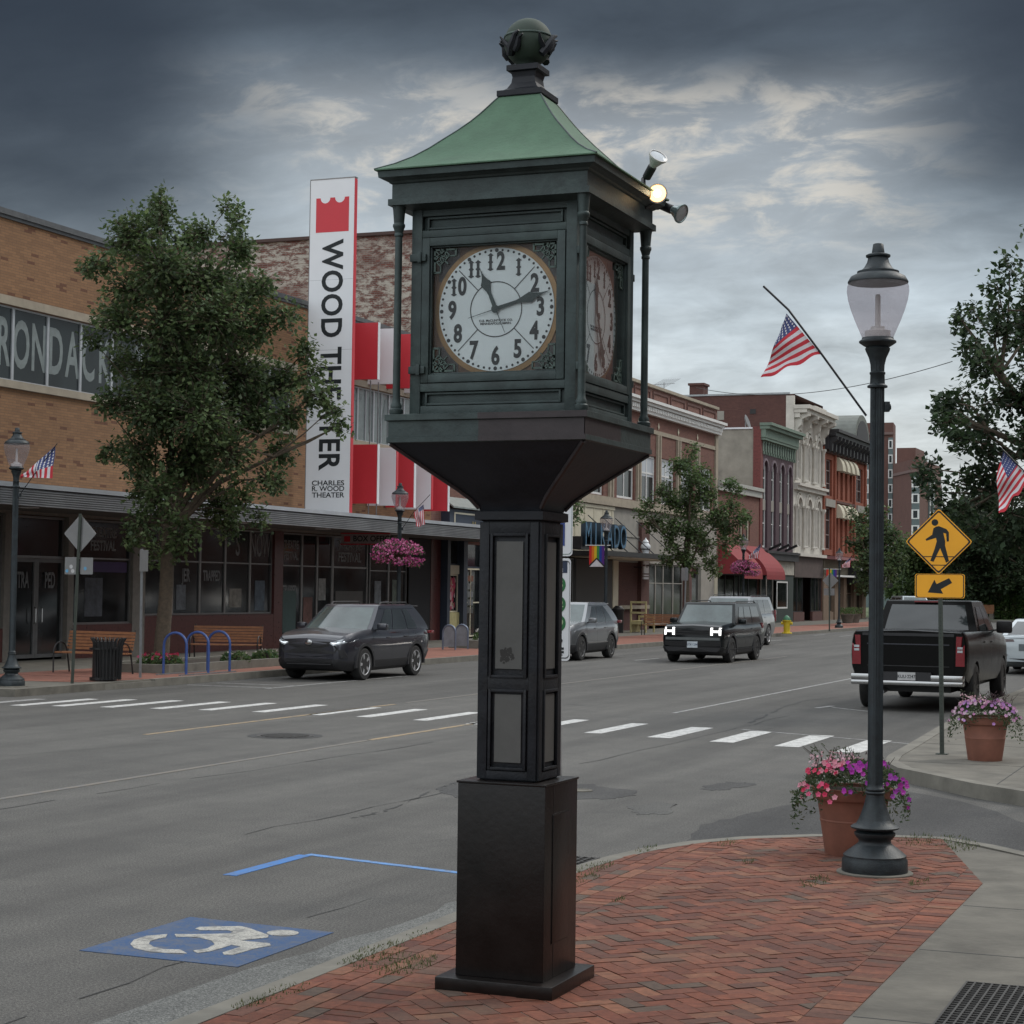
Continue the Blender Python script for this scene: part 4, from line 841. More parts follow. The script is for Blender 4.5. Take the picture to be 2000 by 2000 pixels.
def basket(lamp, px, py, w, lab):
    Y = lamp.location.y; c = PY(px, py, Y-.02); t = thing('flower_basket', c, lab, 'hanging basket', 'pink hanging baskets on lamp posts')
    MB().lathe([(.10, -.30), (.22, -.22), (.33, -.02), (.34, 0)], c, 20).build('basket', pm('basket_brown', (.05, .035, .025), .9), t, smooth=True)
    m = MB().bar(c+Vector((0, 0, .28)), (lamp.location.x, Y, c.z+.28), .03); m.bar(c+Vector((-.35, 0, .28)), c+Vector((.35, 0, .28)), .025)
    for a in (0, 2.1, 4.2): m.bar(c+Vector((0, 0, .28)), c+Vector((.32*math.cos(a), .32*math.sin(a), 0)), .01)
    m.build('hanger', BLACK, t)
    lm = MB(); fm = MB()
    for i in range(2600):
        a = rnd(0, 6.28); e = math.asin(rnd(-.62, 1)); k = rnd(.72, 1.06); k2 = 1+.10*math.sin(a*3+1)+.06*math.sin(a*7)
        p = c+Vector((math.cos(a)*math.cos(e)*w/2*k*k2, math.sin(a)*math.cos(e)*w/2*k*k2, math.sin(e)*w*.30*k-.10-(.10 if math.cos(a) > .3 and e < 0 else 0)))
        if i % 2: leafquad(lm, p-Vector((0, 0, .01)), rnd(.03, .05), random.choice([(.05, .09, .03), (.07, .12, .04), (.04, .07, .03)]))
        else: bloom(fm, p*1.0, rnd(.026, .04), random.choice([(.55, .11, .28), (.62, .17, .36), (.48, .07, .22), (.66, .26, .42), (.42, .06, .25)]))
    lm.build('leaves', LEAF, t); fm.build('blossoms', PETAL, t); return t
basket(LT, 775, 1075, 1.30, 'pink petunia basket on the lamp before the box office'); basket(L2, 1453, 1106, 1.22, 'purple pink flower basket on the lamp before the red awning')
def pot(x, y, lab, R1, H, seed, spikes):
    random.seed(seed); t = thing('flower_pot', (x, y, .14), lab, 'flower pot', 'terracotta pots of flowers')
    m = MB(); m.lathe([(R1*.66, 0), (R1*.68, .01), (R1*.80, H*.50), (R1*.812, H*.505), (R1*.812, H*.52), (R1*.80, H*.53), (R1*.88, H*.82), (R1*.97, H*.83), (R1*.99, H*.85), (R1, H*.975), (R1*1.03, H*.985), (R1*1.03, H), (R1*.93, H), (R1*.90, H*.93)], (x, y, .14), 44)
    m.build('pot', TERRA, t, smooth=True, ang=45); MB().lathe([(R1*.905, H*.90), (R1*.9, H*.95)], (x, y, .14), 30).build('soil', SOIL, t)
    lm = MB(); fm = MB(); st = MB()
    for i in range(3400):
        a = rnd(0, 6.28); r = R1*1.38*math.sqrt(random.random())*(1+.16*math.sin(3*a+seed)); z = .14+H+.16*(1-(r/(R1*1.5))**2)+rnd(-.03, .05)
        if r > R1: z -= (r-R1)*rnd(.4, 1.7)
        leafquad(lm, Vector((x+r*math.cos(a), y+r*math.sin(a), z)), rnd(.012, .026), random.choice([(.05, .09, .035), (.08, .12, .05), (.035, .065, .03), (.10, .11, .06)]))
    for i in range(120 if spikes else 110):
        a = rnd(-3.4, .3) if random.random() < .75 else rnd(0, 6.28); r = R1*rnd(.5, 1.45); z = .14+H+.17*(1-(r/(R1*1.5))**2)+rnd(0, .05)
        if r > R1: z -= (r-R1)*rnd(.2, 1.5)
        left = math.cos(a) < -.1
        col = (random.choice([(.62, .03, .10), (.70, .10, .22), (.72, .30, .38)]) if left else random.choice([(.42, .03, .38), (.50, .05, .42), (.36, .05, .40)])) if spikes else random.choice([(.45, .22, .50), (.58, .30, .48), (.62, .45, .55), (.5, .2, .4)])
        bloom(fm, Vector((x+r*math.cos(a), y+r*math.sin(a)-.02, z+.015)), rnd(.018, .027), col, (rnd(-.4, .4)+math.cos(a)*.5, -1, rnd(.1, .8)))
    for i in range(34):
        a = rnd(0, 6.28); r = R1*rnd(.1, .95)*1.1; z0 = .14+H+.08; h = rnd(.12, .24); bx, by = x+r*math.cos(a), y+r*math.sin(a); dark = math.cos(a) > .2
        st.tube([(bx, by, z0), (bx+rnd(-.03, .03), by, z0+h*.6), (bx+rnd(-.05, .05)+.05*math.cos(a), by, z0+h)], [.004, .003, .0015], 4)
        for q in range(9): leafquad(lm, Vector((bx+rnd(-.03, .03), by+rnd(-.03, .03), z0+h*rnd(.2, 1))), .016, (.055, .03, .035) if dark else (.06, .08, .04))
        if not dark:
            for q in range(7): bloom(fm, Vector((bx+rnd(-.03, .03), by+rnd(-.03, .03), z0+h*rnd(.35, .8))), .013, random.choice([(.72, .42, .48), (.70, .50, .55)]))
    lm.build('leaves', LEAF, t); fm.build('blossoms', PETAL, t); st.build('stalks', pm('stalk', (.04, .03, .025), .8), t)
pot(-2.90, 14.2, 'terracotta pot of red and purple flowers behind the nearest lamp', .30, .50, 3, True)
p = G(1919, 1488, .14); pot(p.x, p.y+.2, 'terracotta pot of pale pink flowers near the right edge', .29, .52, 9, False)
random.seed(21)

# ------------------------------------------------------------------ signs
def rrect(w, h, r, n=5):
    o = []
    for cx, cy, a0 in ((w/2-r, h/2-r, 0), (-w/2+r, h/2-r, 90), (-w/2+r, -h/2+r, 180), (w/2-r, -h/2+r, 270)):
        for i in range(n+1): a = R_(a0+90*i/n); o.append((cx+r*math.cos(a), cy+r*math.sin(a)))
    return o
def plate(pts, c, y, th, name, mat, par, rz=0):
    return MB().prism([(c[0]+a, y, c[1]+b) for a, b in pts], (0, th, 0)).build(name, mat, par)
q = G(1840, 1474, .14); SY = q.y
t = thing('crosswalk_sign', q, 'yellow diamond pedestrian crossing sign with an arrow plate on a green post', 'crossing sign')
m = MB(); ztop = PY(1834, 990, SY).z; tx = PY(1833, 1058, SY).x
m.bar((q.x, SY, .14), (tx+.01, SY, ztop), .05, .035); sp_o = m.build('sign_post', GPOST, t)
m = MB()
for i in range(34): z = .25+i*.05; k = (z-.14)/(ztop-.14); m.box(q.x+(tx+.01-q.x)*k-.006, q.x+(tx+.01-q.x)*k+.006, SY-.0205, SY-.019, z, z+.012)
m.build('post_hole', BLACK, sp_o); MB().box(q.x-.07, q.x+.07, SY-.05, SY+.05, .140, .155).build('foot_plate', GPOST, t)
c = PY(1833.5, 1058, SY-.03); hd = .405
def dia(r, k=.05):
    o = []
    for i in range(4):
        a = R_(90*i); b = R_(90*i+90); P = Vector((math.cos(a), math.sin(a))); d = Vector((math.cos(b), math.sin(b)))-P; pp = Vector((math.cos(R_(90*i-90)), math.sin(R_(90*i-90))))-P
        o += [tuple((P+pp*k)*r), tuple((P*(1-.35*k*1.4))*r), tuple((P+d*k)*r)]
    return o
pdm = plate(dia(hd), (c.x, c.z), SY-.030, .004, 'diamond_plate', YEL, t)
def outline(pts, s1, s2, c, y, mat, par, name='border'):
    n = len(pts); m = MB(); P = [(c[0]+a*s1, y, c[1]+b*s1) for a, b in pts]+[(c[0]+a*s2, y, c[1]+b*s2) for a, b in pts]
    m.add(P, [(i, (i+1) % n, n+(i+1) % n, n+i) for i in range(n)]); return m.build(name, mat, par)
outline(dia(hd), .965, .90, (c.x, c.z), SY-.0312, INK, pdm)
sc_ = .405/240.   # figure drawn from the sign, in plate units
def pic(pts, ox, oz, par, nm='symbol', y=SY-.0315): return MB().prism([(c.x+(a-ox)*sc_, y, c.z-(b-oz)*sc_) for a, b in pts], (0, .001, 0)).build(nm, INK, par)
ox, oz = 1290, 803
pic([(1262+24*math.cos(k*.35), 664+24*math.sin(k*.35)) for k in range(18)], ox, oz, pdm)
pic([(1270, 694), (1290, 690), (1345, 712), (1362, 735), (1362, 800), (1347, 802), (1342, 745), (1322, 738), (1336, 800), (1335, 830), (1364, 942), (1343, 954), (1300, 850), (1254, 948), (1230, 942), (1262, 850), (1276, 800), (1270, 775), (1200, 797), (1196, 785), (1243, 752), (1252, 706)], ox, oz, pdm)
m = MB(); 
for z_, h_ in ((911, 118), (972, 58)): m.box(c.x-h_*sc_, c.x+h_*sc_, SY-.0318, SY-.0312, c.z-(z_+3-oz)*sc_, c.z-(z_-3-oz)*sc_)
m.build('symbol_line', INK, pdm)
c2 = PY(1835.5, 1144.5, SY-.03); pa = plate(rrect(.60, .295, .03), (c2.x, c2.z), SY-.030, .004, 'arrow_plate', YEL, t)
outline(rrect(.60, .295, .03), .97, .93, (c2.x, c2.z), SY-.0312, INK, pa)
cc_ = c2; k_ = .6/360.
MB().prism([(c2.x+(a-1293)*k_, SY-.0315, c2.z-(b-1136)*k_) for a, b in [(1360, 1078), (1382, 1112), (1300, 1160), (1318, 1192), (1207, 1184), (1254, 1090), (1270, 1122)]], (0, .001, 0)).build('arrow', INK, pa)

def backsign(px, ytop, ybot, X, lab, diamond=None, plates=(), thin=None, ww=.05, mat=GPOST):
    b = G(px[1], ybot, .14) if X is None else Vector((X, PX(px[1], ybot, X).y, .14)); tp = PY(px[0], ytop, b.y); t = thing('sign_post', b, lab, 'road sign')
    MB().bar(b, (tp.x, b.y, tp.z), ww, ww*.7).build('sign_pole', mat, t)
    if diamond: c = PY(diamond[0], diamond[1], b.y+.03); plate(dia(diamond[2]), (c.x, c.z), b.y+.03, .004, 'diamond_plate', SBACK, t)
    for (x0, y0, x1, y1, st) in plates:
        a, e = PY(x0, y0, b.y+.03), PY(x1, y1, b.y+.03); w, h = e.x-a.x, a.z-e.z; pp = plate(rrect(w, h, .02), ((a.x+e.x)/2, (a.z+e.z)/2), b.y+.03, .004, 'sign_plate', SBACK, t)
        for (u, v, r, col) in st: plate([(r*math.cos(k*.7), r*math.sin(k*.7)) for k in range(9)], (a.x+w*u, e.z+h*v), b.y+.0285, .001, 'sticker', col, pp)
    return t
skb = pm('sticker_blue', (.12, .32, .5), .5); skw = pm('sticker_white', (.5, .5, .5), .5)
backsign((157, 141), 1003, 1334, -21.35, 'grey back of a diamond sign with two stickered plates beside the litter bin', (156.5, 1042, .37), ((127, 1088, 148.5, 1122, [(.55, .45, .04, skw), (.2, .2, .035, skb), (.7, .2, .04, skw)]), (157, 1089, 181, 1122, [(.4, .35, .035, skb)])))
t = backsign((277.5, 274), 1072, 1316, -21.5, 'slim galvanised parking sign seen edge-on beside the wooden bench', ww=.045, mat=GALV)
b = t.location; a = PY(277.5, 1095, b.y); MB().box(b.x-.01+.035, b.x+.035, b.y-.15, b.y+.15, a.z-.22, a.z+.22).build('sign_plate', SBACK, t)
t = backsign((1340, 1336), 1108, 1232, -21.3, 'small parking sign before the leafy tree in front of the arcade of shops', plates=((1331, 1109, 1344, 1134, []),), ww=.05, mat=GALV)
backsign((1620, 1620), 1110, 1233, None, 'grey back of a diamond sign beside the farthest lamp', (1622, 1134, .40), ((1609, 1149, 1630, 1163, []),), ww=.06)

# stop sign behind the clock
bx = PY(1092, 1400, 12.75).x; t = thing('bus_stop_sign', (bx-.0, 12.75, .14), 'white bus stop sign with green route numbers, half hidden behind the clock', 'bus stop sign')
tp = PY(1090, 960, 12.75); MB().bar((bx, 12.77, .14), (tp.x-.02, 12.77, tp.z), .045, .03).build('sign_pole', GALV, t)
a, e = PY(1052, 1090, 12.75), PY(1113.5, 1291, 12.75); w, h = e.x-a.x, a.z-e.z; c = ((a.x+e.x)/2, (a.z+e.z)/2)
bp = plate(rrect(w, h, .028), c, 12.74, .004, 'route_plate', WSIGN, t); outline(rrect(w, h, .028), .955, .935, c, 12.7385, BLACK, bp)
a2 = PY(1109, 1119, 12.75); MB().box(c[0]-w/2+.012, a2.x, 12.7375, 12.739, a2.z, a.z-.022).build('header_band', pm('header_navy', (.012, .025, .06), .5), bp)
text('le', .075, WSIGN, bp, fY(PY(1094.5, 1111, 12.75).x, 12.737, PY(1090, 1111, 12.75).z), .001, .0005)
for s_, yy in (('405', 1142), ('412', 1180), ('419', 1217)):
    cc = PY(1089.5, yy, 12.75); r = .064; d_ = plate([(r*math.cos(k*.2244), r*math.sin(k*.2244)) for k in range(28)], (cc.x, cc.z), 12.7375, .001, 'route_disc', pm('route_green', (.01, .12, .03), .5), bp)
    text(s_, .066, pm('route_text', (.35, .45, .25), .6), d_, fY(cc.x, 12.737, cc.z), .0012, .0005, .95)
p_ = PY(1092, 1254, 12.75); text('STOP', .062, INK, bp, fY(p_.x-.045, 12.738, p_.z), .002, .0005)
m = MB()
for yy, hh in ((1264, 5), (1271, 5)): a_, b_ = PY(1086, yy, 12.75), PY(1102, yy+hh, 12.75); m.box(a_.x-.08, b_.x, 12.7375, 12.739, b_.z, a_.z)
for yy in (1278, 1284): a_, b_ = PY(1084, yy, 12.75), PY(1100, yy+2, 12.75); m.box(a_.x-.08, b_.x, 12.7375, 12.739, b_.z, a_.z)
m.build('printed_bars', INK, bp)
a, e = PY(1056, 940, 12.75), PY(1118.5, 1086.5, 12.75); w, h = e.x-a.x, a.z-e.z; c = ((a.x+e.x)/2, (a.z+e.z)/2)
tp_ = plate(rrect(w, h, .028), c, 12.74, .004, 'parking_plate', WSIGN, t); outline(rrect(w, h, .028), .955, .94, c, 12.7385, pm('line_green', (.02, .12, .07), .5), tp_)
a, e = PY(1070, 1021, 12.75), PY(1104, 1066, 12.75); MB().box(a.x, e.x, 12.7375, 12.739, e.z, a.z).build('blue_square', pm('access_blue', (.02, .05, .22), .5), tp_)
m = MB(); sq_ = (a.z-e.z)
m.tube([(e.x-.075, 12.737, a.z-.03), (e.x-.07, 12.737, a.z-.075), (e.x-.035, 12.737, a.z-.078), (e.x-.028, 12.737, e.z+.03)], .0075, 6)
m.build('access_symbol', WSIGN, tp_)
# ================================================================== BUILDINGS along the far side (fronts on the plane x = XF)
def wall(m, y0, y1, z0, z1, ops=(), d=.22, X=XF):
    ys = sorted({y0, y1, *[v for o in ops for v in o[:2]]}); zs = sorted({z0, z1, *[v for o in ops for v in o[2:4]]})
    for a, b in zip(ys, ys[1:]):
        for c, e in zip(zs, zs[1:]):
            if any(o[0] <= a+1e-6 and b-1e-6 <= o[1] and o[2] <= c+1e-6 and e-1e-6 <= o[3] for o in ops): continue
            m.add([(X, a, c), (X, b, c), (X, b, e), (X, a, e)], [(0, 1, 2, 3)])
    for o in ops:
        a, b, c, e = o[:4]; q = X-d
        m.add([(X, a, c), (q, a, c), (q, b, c), (X, b, c), (X, a, e), (q, a, e), (q, b, e), (X, b, e)], [(0, 1, 2, 3), (7, 6, 5, 4), (0, 4, 5, 1), (3, 2, 6, 7)])
    return m
def window(par, a, b, c, e, fm=WHITE, gm=WGL, X=XF, d=.14, w=.06, mull=(), rails=(.5,), blind=0, arch=False, sill=None):
    x = X-d; m = MB(); ft = .05
    m.box(x, x+ft, a, a+w, c, e); m.box(x, x+ft, b-w, b, c, e); m.box(x, x+ft-.002, a+w, b-w, c, c+w); m.box(x, x+ft-.002, a+w, b-w, e-w, e)
    for k in mull: y = a+(b-a)*k; m.box(x, x+ft-.004, y-w*.45, y+w*.45, c+w, e-w)
    for k in rails: z = c+(e-c)*k; m.box(x, x+ft-.008, a+w, b-w, z-w*.4, z+w*.4)
    if sill: m.box(X-.02, X+.08, a-.08, b+.08, c-.12, c-.002)
    f = m.build('window', fm, par)
    B(x-.03, x+.012, a+.01, b-.01, c+.01, e-.01).build('pane', gm, f)
    if blind: B(x+.0125, x+.0145, a+w, b-w, e-(e-c)*blind, e-w).build('blind', WGB, f)
    return f
def archwin(par, y, w, c, e, fm, gm, X=XF, d=.2, fw=.06, rails=(.45,)):
    x = X-d; r = w/2; n = 14; sp_z = e-r; out = [(y-r, c), (y+r, c)]+[(y+r*math.cos(math.pi*i/n), sp_z+r*math.sin(math.pi*i/n)) for i in range(n+1)]
    k = 1-fw/r; inn = [(y+(a-y)*k, max(b, c+fw) if b < sp_z else sp_z+(b-sp_z)*k) for a, b in out]; m = MB(); N_ = len(out)
    m.add([(x+.05, a, b) for a, b in out]+[(x+.05, a, b) for a, b in inn]+[(x, a, b) for a, b in inn], [(i, (i+1) % N_, N_+(i+1) % N_, N_+i) for i in range(N_)]+[(N_+i, N_+(i+1) % N_, 2*N_+(i+1) % N_, 2*N_+i) for i in range(N_)])
    for q in rails: z = c+(e-c)*q; m.box(x, x+.04, y-r+fw, y+r-fw, z-.03, z+.03)
    f = m.build('window', fm, par); MB().prism([(x-.02, a, b) for a, b in out], (.03, 0, 0)).build('pane', gm, f); return f
def archwall(m, y, w, z_sp, X=XF, n=12, d=.22):      # corner pieces and soffit that turn a square opening into an arch
    r = w/2
    for s_ in (-1, 1):
        P = [(X, y+s_*r*math.cos(math.pi/2*i/n), z_sp+r*math.sin(math.pi/2*i/n)) for i in range(n+1)]
        m.add(P+[(X, y+s_*r, z_sp+r)], [(i, i+1, n+1) for i in range(n)])
        Q = [(X-d, p[1], p[2]) for p in P]; m.add(P+Q, [(i, i+1, n+2+i, n+1+i) for i in range(n)])
def archtrim(m, y, w, z_sp, t=.16, X=XF, pr=.07, n=14, foot=0.):
    r = w/2; P = []
    for rr in (r, r+t): P.append([(y+rr*math.cos(math.pi*i/n), z_sp+rr*math.sin(math.pi*i/n)) for i in range(n+1)])
    for i in range(n):
        m.prism([(X, *P[0][i]), (X, *P[1][i]), (X, *P[1][i+1]), (X, *P[0][i+1])], (pr, 0, 0))
def body(par, y0, y1, z1, mat, dep=14, X=XF, z0=.0, nm='wall'):
    m = MB(); x0, x1 = X-dep, X
    m.add([(x0, y0, z0), (x1, y0, z0), (x1, y0, z1), (x0, y0, z1), (x0, y1, z0), (x1, y1, z0), (x1, y1, z1), (x0, y1, z1)], [(0, 1, 2, 3), (7, 6, 5, 4), (3, 2, 6, 7), (0, 3, 7, 4)])
    return m.build(nm, mat, par)
def shopglass(par, ys, z0, z1, fm=ALU, gm=SHOPG, X=XF, tr=None, w=.05, d=.10):
    for a, b in zip(ys, ys[1:]):
        f = window(par, a, b, z0, z1, fm, gm, X, d, w, rails=((tr-z0)/(z1-z0),) if tr else ())
# ---- theatre
th = thing('theatre_building', (XF, 43, 0), 'long tan brick theatre with ribbed metal canopy and big window letters, at left', 'building')
m = MB(); wall(m, 24, 62.6, 3.9, 10.88, [(29.5, 52.0, 6.92, 8.74), (54.3, 61.6, 6.92, 8.74)]); m.build('wall', TAN, th); body(th, 24.02, 62.58, 10.7, TAN)
m = MB(); m.box(XF-.4, XF+.10, 23.95, 62.65, 10.88, 11.02); m.box(XF-.35, XF+.05, 24, 62.6, 10.80, 10.878); m.build('coping', pm('coping_grey', (.10, .105, .11), .5, .4), th)
m = MB(); 
for a, b in ((29.3, 52.2), (54.1, 61.8)): m.box(XF-.05, XF+.06, a, b, 8.742, 8.95); m.box(XF-.05, XF+.09, a, b, 6.74, 6.918)
m.build('stone_band', STONE, th)
ys = [29.5]+[37.99+1.415*k for k in range(-5, 10)]+[52.0]
for a, b in zip(ys, ys[1:]): window(th, a, b, 6.925, 8.735, ALUL, WGL, w=.045, rails=())
ys = [54.3+1.2167*k for k in range(7)]
for a, b in zip(ys, ys[1:]): window(th, a, b, 6.925, 8.735, ALUL, pm('window_pale', (.12, .145, .145), .2), w=.045, rails=(), mull=(.5,))
wd = 'ADIRONDACK'
for i, ch in enumerate(wd): text(ch, 1.62, LTXT, th, fX(XF-.125, 38.36+(i-4)*.71, 7.80), .035, .002, .52, 'window_lettering')
for i, ch in enumerate('THEATRE'): text(ch, 1.62, LTXT, th, fX(XF-.125, 43.6+i*.71, 7.80), .035, .002, .5, 'window_lettering')
for i, ch in enumerate('FESTIVAL'): text(ch, 1.75, LTXT, th, fX(XF-.122, 53.9+i*.95, 7.80), .035, .002, .62, 'window_lettering')
# ground floor of the theatre
m = MB(); wall(m, 24, 36.0, .14, 3.9); wall(m, 36.0, 60.75, 3.72, 3.9); m.box(XF-.12, XF+.03, 43.25, 43.85, .14, 3.72); m.box(XF-.12, XF+.03, 40.3, 40.55, .14, 3.72); m.box(XF-.12, XF+.03, 37.7, 38.0, .14, 3.72); m.build('pier', pm('beige_pier', (.17, .155, .135), .7), th)
m = MB(); 
for a_, b_, c_ in ((36.0, 37.7, .95), (40.55, 43.25, 1.0), (43.85, 51.0, 1.19)): B(XF-.12, XF+.02, a_, b_, .14, c_).build('plinth', GRAN, th)
m = MB(); m.box(XF-.12, XF+.025, 51.0, 51.55, .14, 3.72); m.build('plinth', GRAN, th); m = MB(); m.box(XF-.12, XF+.04, 62.6, 63.45, .14, 4.0); m.build('plinth', GRAN, th)
shopglass(th, [36.0, 37.7], .95, 3.7, tr=2.7); shopglass(th, [40.55, 43.25], 1.0, 3.7, tr=2.7)
for a in (38.0, 39.15):
    dr = window(th, a, a+1.14, .2, 2.65, pm('door_grey', (.12, .12, .12), .5), SHOPG, w=.09, rails=()); dr.name = 'door'
window(th, 38.0, 40.29, 2.66, 3.7, ALU, SHOPG, w=.06, rails=())
shopglass(th, [43.86, 45.35, 46.8, 48.2, 49.65, 50.98], 1.2, 3.7, tr=2.7); shopglass(th, [51.56, 52.92, 53.95, 55.0], .42, 3.7, tr=2.68); shopglass(th, [55.02, 57.6], .42, 3.7, tr=2.68, w=.07); shopglass(th, [57.75, 59.25, 60.72], .42, 3.7, tr=2.6)
MB().box(XF-.12, XF+.03, 51.56, 60.75, .14, .418).build('plinth', GRAN, th)
m = MB(); m.box(XF-1.5, XF-1.45, 60.7, 62.6, .14, 3.9); m.box(XF+.005, XF+.02, 60.75, 62.6, .14, 3.78); m.build('entry_dark_panel', DARK, th)  # flat dark panel covers the entry, the recess shade put into its colour
for y_ in (39.02, 39.28): MB().tube([(XF-.04, y_, 1.05), (XF+.01, y_, 1.08), (XF+.01, y_, 1.42), (XF-.04, y_, 1.45)], .014, 6).build('door_handle', CHROME, th)
for y_ in (36.3, 40.9, 46, 51, 56): B(XF+1.4, XF+1.75, y_, y_+.35, 3.78, 3.799).build('soffit_light', WSIGN, th)
for k, (y_, z_, w_, h_, c_) in enumerate(((45.6, 1.35, .5, .7, (.10, .11, .12)), (48.5, 1.4, .7, .55, (.16, .15, .13)), (50.0, 1.3, .6, .9, (.07, .09, .11)), (53.1, .8, .6, .9, (.12, .06, .05)), (54.1, 1.6, .5, .7, (.18, .18, .17)), (58.2, 1.5, .5, .75, (.14, .15, .16)), (59.6, 1.4, .7, .9, (.10, .12, .10)), (41.2, 1.2, .8, 1.0, (.06, .065, .075)))): B(XF-.083, XF-.079, y_, y_+w_, z_, z_+h_).build('window_poster', pm('poster_%s' % 'abcdefgh'[k], c_, .7, 0, .5, 6), th)
cn = MB(); cn.box(XF+.001, XF+2.45, 24, 66, 3.80, 4.16); cn.build('canopy', pm('canopy_soffit', (.10, .095, .09), .7), th)
m = MB(); 
for i in range(7): m.box(XF+2.45, XF+2.52, 24, 66, 3.775+i*.052, 3.775+i*.052+.028)
m.box(XF+2.45, XF+2.465, 24, 66, 3.77, 4.14); m.build('canopy_fascia', RIB, th)
m = MB(); m.box(XF, XF+2.56, 24, 66.02, 4.165, 4.27); m.build('canopy_edge', pm('canopy_edge', (.46, .49, .52), .4, .4, .15, 1), th)
for tt, sz, y, z, sx in (('S', .95, 48.95, 3.22, .6), ('NOW', .95, 50.3, 3.22, .50), ('THEATRE\nFESTIVAL', .36, 42.0, 3.2, .8), ('THEATRE\nFESTIVAL', .36, 52.25, 3.15, .62), ('THEATRE\nFESTIVAL', .42, 56.3, 3.2, 1), ('TRAPPED', .42, 47.5, 2.3, .55), ('JER', .5, 46.1, 2.3, .6), ('TRAPPED', .42, 52.2, 1.9, .5), ('TRA', .55, 38.6, 2.1, .45), ('PED', .55, 39.7, 2.1, .45)):
    text(tt, sz, FTXT, th, fX(XF-.085, y, z), .012, .001, sx, 'window_lettering')
B(XF-.082, XF-.078, 40.7, 43.1, 2.35, 2.62).build('window_banner', pm('purple_banner', (.05, .03, .09), .7), th)
B(XF-.082, XF-.078, 55.3, 57.3, .9, 1.9).build('window_poster', pm('poster_grey', (.07, .065, .06), .7), th); B(XF-.082, XF-.078, 51.75, 52.6, .6, 1.9).build('window_poster', pm('poster_teal', (.05, .08, .075), .7), th)
# red and white fins standing out from the front
for r_, (z0, z1) in enumerate(((4.78, 6.72), (8.86, 10.72))):
    for i in range(5):
        y = 55.85+i*1.44-(.1 if r_ else 0); col = REDP if i % 2 == 0 else WSIGN
        if r_ == 0 and i == 0: col = REDP
        m = MB(); a = R_(4); c0 = Vector((XF+.06, y-.06, 0)); u = Vector((math.cos(a), math.sin(a), 0)); v = Vector((-math.sin(a), math.cos(a), 0))
        L = 1.02; P = [c0, c0+u*L, c0+u*L+v*.16, c0+v*.16]; m.prism([(p.x, p.y, z0-.04*i*0) for p in P], (0, 0, z1-z0)); f = m.build('facade_fin', col, th)
        P = [c0+u*(L+.001), c0+u*(L+.02), c0+u*(L+.02)+v*.165, c0+u*(L+.001)+v*.165]; MB().prism([(p.x, p.y, z0-.01) for p in P], (0, 0, z1-z0+.02)).build('fin_edge', WSIGN if col is REDP else REDP, f)
m = MB(); m.box(XF+.5, XF+.53, 57.0, 57.03, 4.2, 8.9); m.build('support_rod', GALV, th); m = MB(); m.box(XF+.5, XF+.53, 56.4, 56.43, 4.2, 8.9); m.build('support_rod', GALV, th)
# ---- tall sign
YS = 52.4; a, b = PY(607, 353, YS), PY(686, 353, YS); xl, xr = PY(602, 660, YS).x, PY(687.5, 660, YS).x; zt = a.z
py_s = thing('theatre_sign', (xl, YS, 3.95), 'tall white upright sign with red ticket mark and dark sideways letters', 'sign')
fc = B(xl, xr, YS, YS+.16, 4.27, zt).build('sign_box', WSIGN, py_s); B(xr, xr+.02, YS+.01, YS+.17, 4.27, zt-.02).build('sign_side', REDP, py_s); B(xl-.03, xl-.001, YS+.005, YS+.15, 4.27, zt-.01).build('sign_side', pm('sign_grey', (.15, .15, .15), .6), py_s)
m = MB(); m.box(xl-.02, xr+.03, YS-.01, YS+.18, zt+.001, zt+.03); m.build('sign_cap', ALU, py_s)
def PS(x, y): return PY(x, y, YS)
m = MB(); tl, brr = PS(618, 388), PS(681, 451); wq = brr.x-tl.x; P = [(tl.x, brr.z), (brr.x, brr.z), (brr.x, tl.z)]
x1 = brr.x
for cxx in (.72, .28):
    P.append((tl.x+wq*(cxx+.15), tl.z)); 
    for k in range(1, 8): aa = math.pi*k/8; P.append((tl.x+wq*cxx+wq*.15*math.cos(aa), tl.z-wq*.15*math.sin(aa)))
    P.append((tl.x+wq*(cxx-.15), tl.z))
P.append((tl.x, tl.z)); MB().prism([(x, YS-.004, z) for x, z in P], (0, .003, 0)).build('ticket_mark', REDP, fc)
top, bot = PS(648, 467), PS(641, 919); hgt = top.z-bot.z; xc = (top.x+bot.x)/2
o = text('WOOD THEATER', 1., INK, fc, fY(xc, YS-.004, (top.z+bot.z)/2) @ Matrix.Rotation(R_(-90), 4, 'Z'), .0, .002, 1, 'sign_lettering')
def fitname(o, length, axis, capw, axis2):
    me = o.data; lo = [min(v.co[k] for v in me.vertices) for k in range(3)]; hi = [max(v.co[k] for v in me.vertices) for k in range(3)]
    for v in me.vertices:
        for k, L in ((axis, length), (axis2, capw)):
            c = (lo[k]+hi[k])/2; v.co[k] = c+(v.co[k]-c)*L/(hi[k]-lo[k])
def redo(s, M, bold, L, cap):
    o = text(s, 1., INK, fc, M, bold, .002, 1, 'sign_lettering'); return o
bpy.data.objects.remove(o); o = text('WOOD THEATER', .92, INK, fc, fY(xc, YS-.004, (top.z+bot.z)/2) @ Matrix.Rotation(R_(-90), 4, 'Z'), .022, .002, 1, 'sign_lettering', sp=1.06); fitname(o, hgt, 2, PS(669, 700).x-PS(627, 700).x, 0)
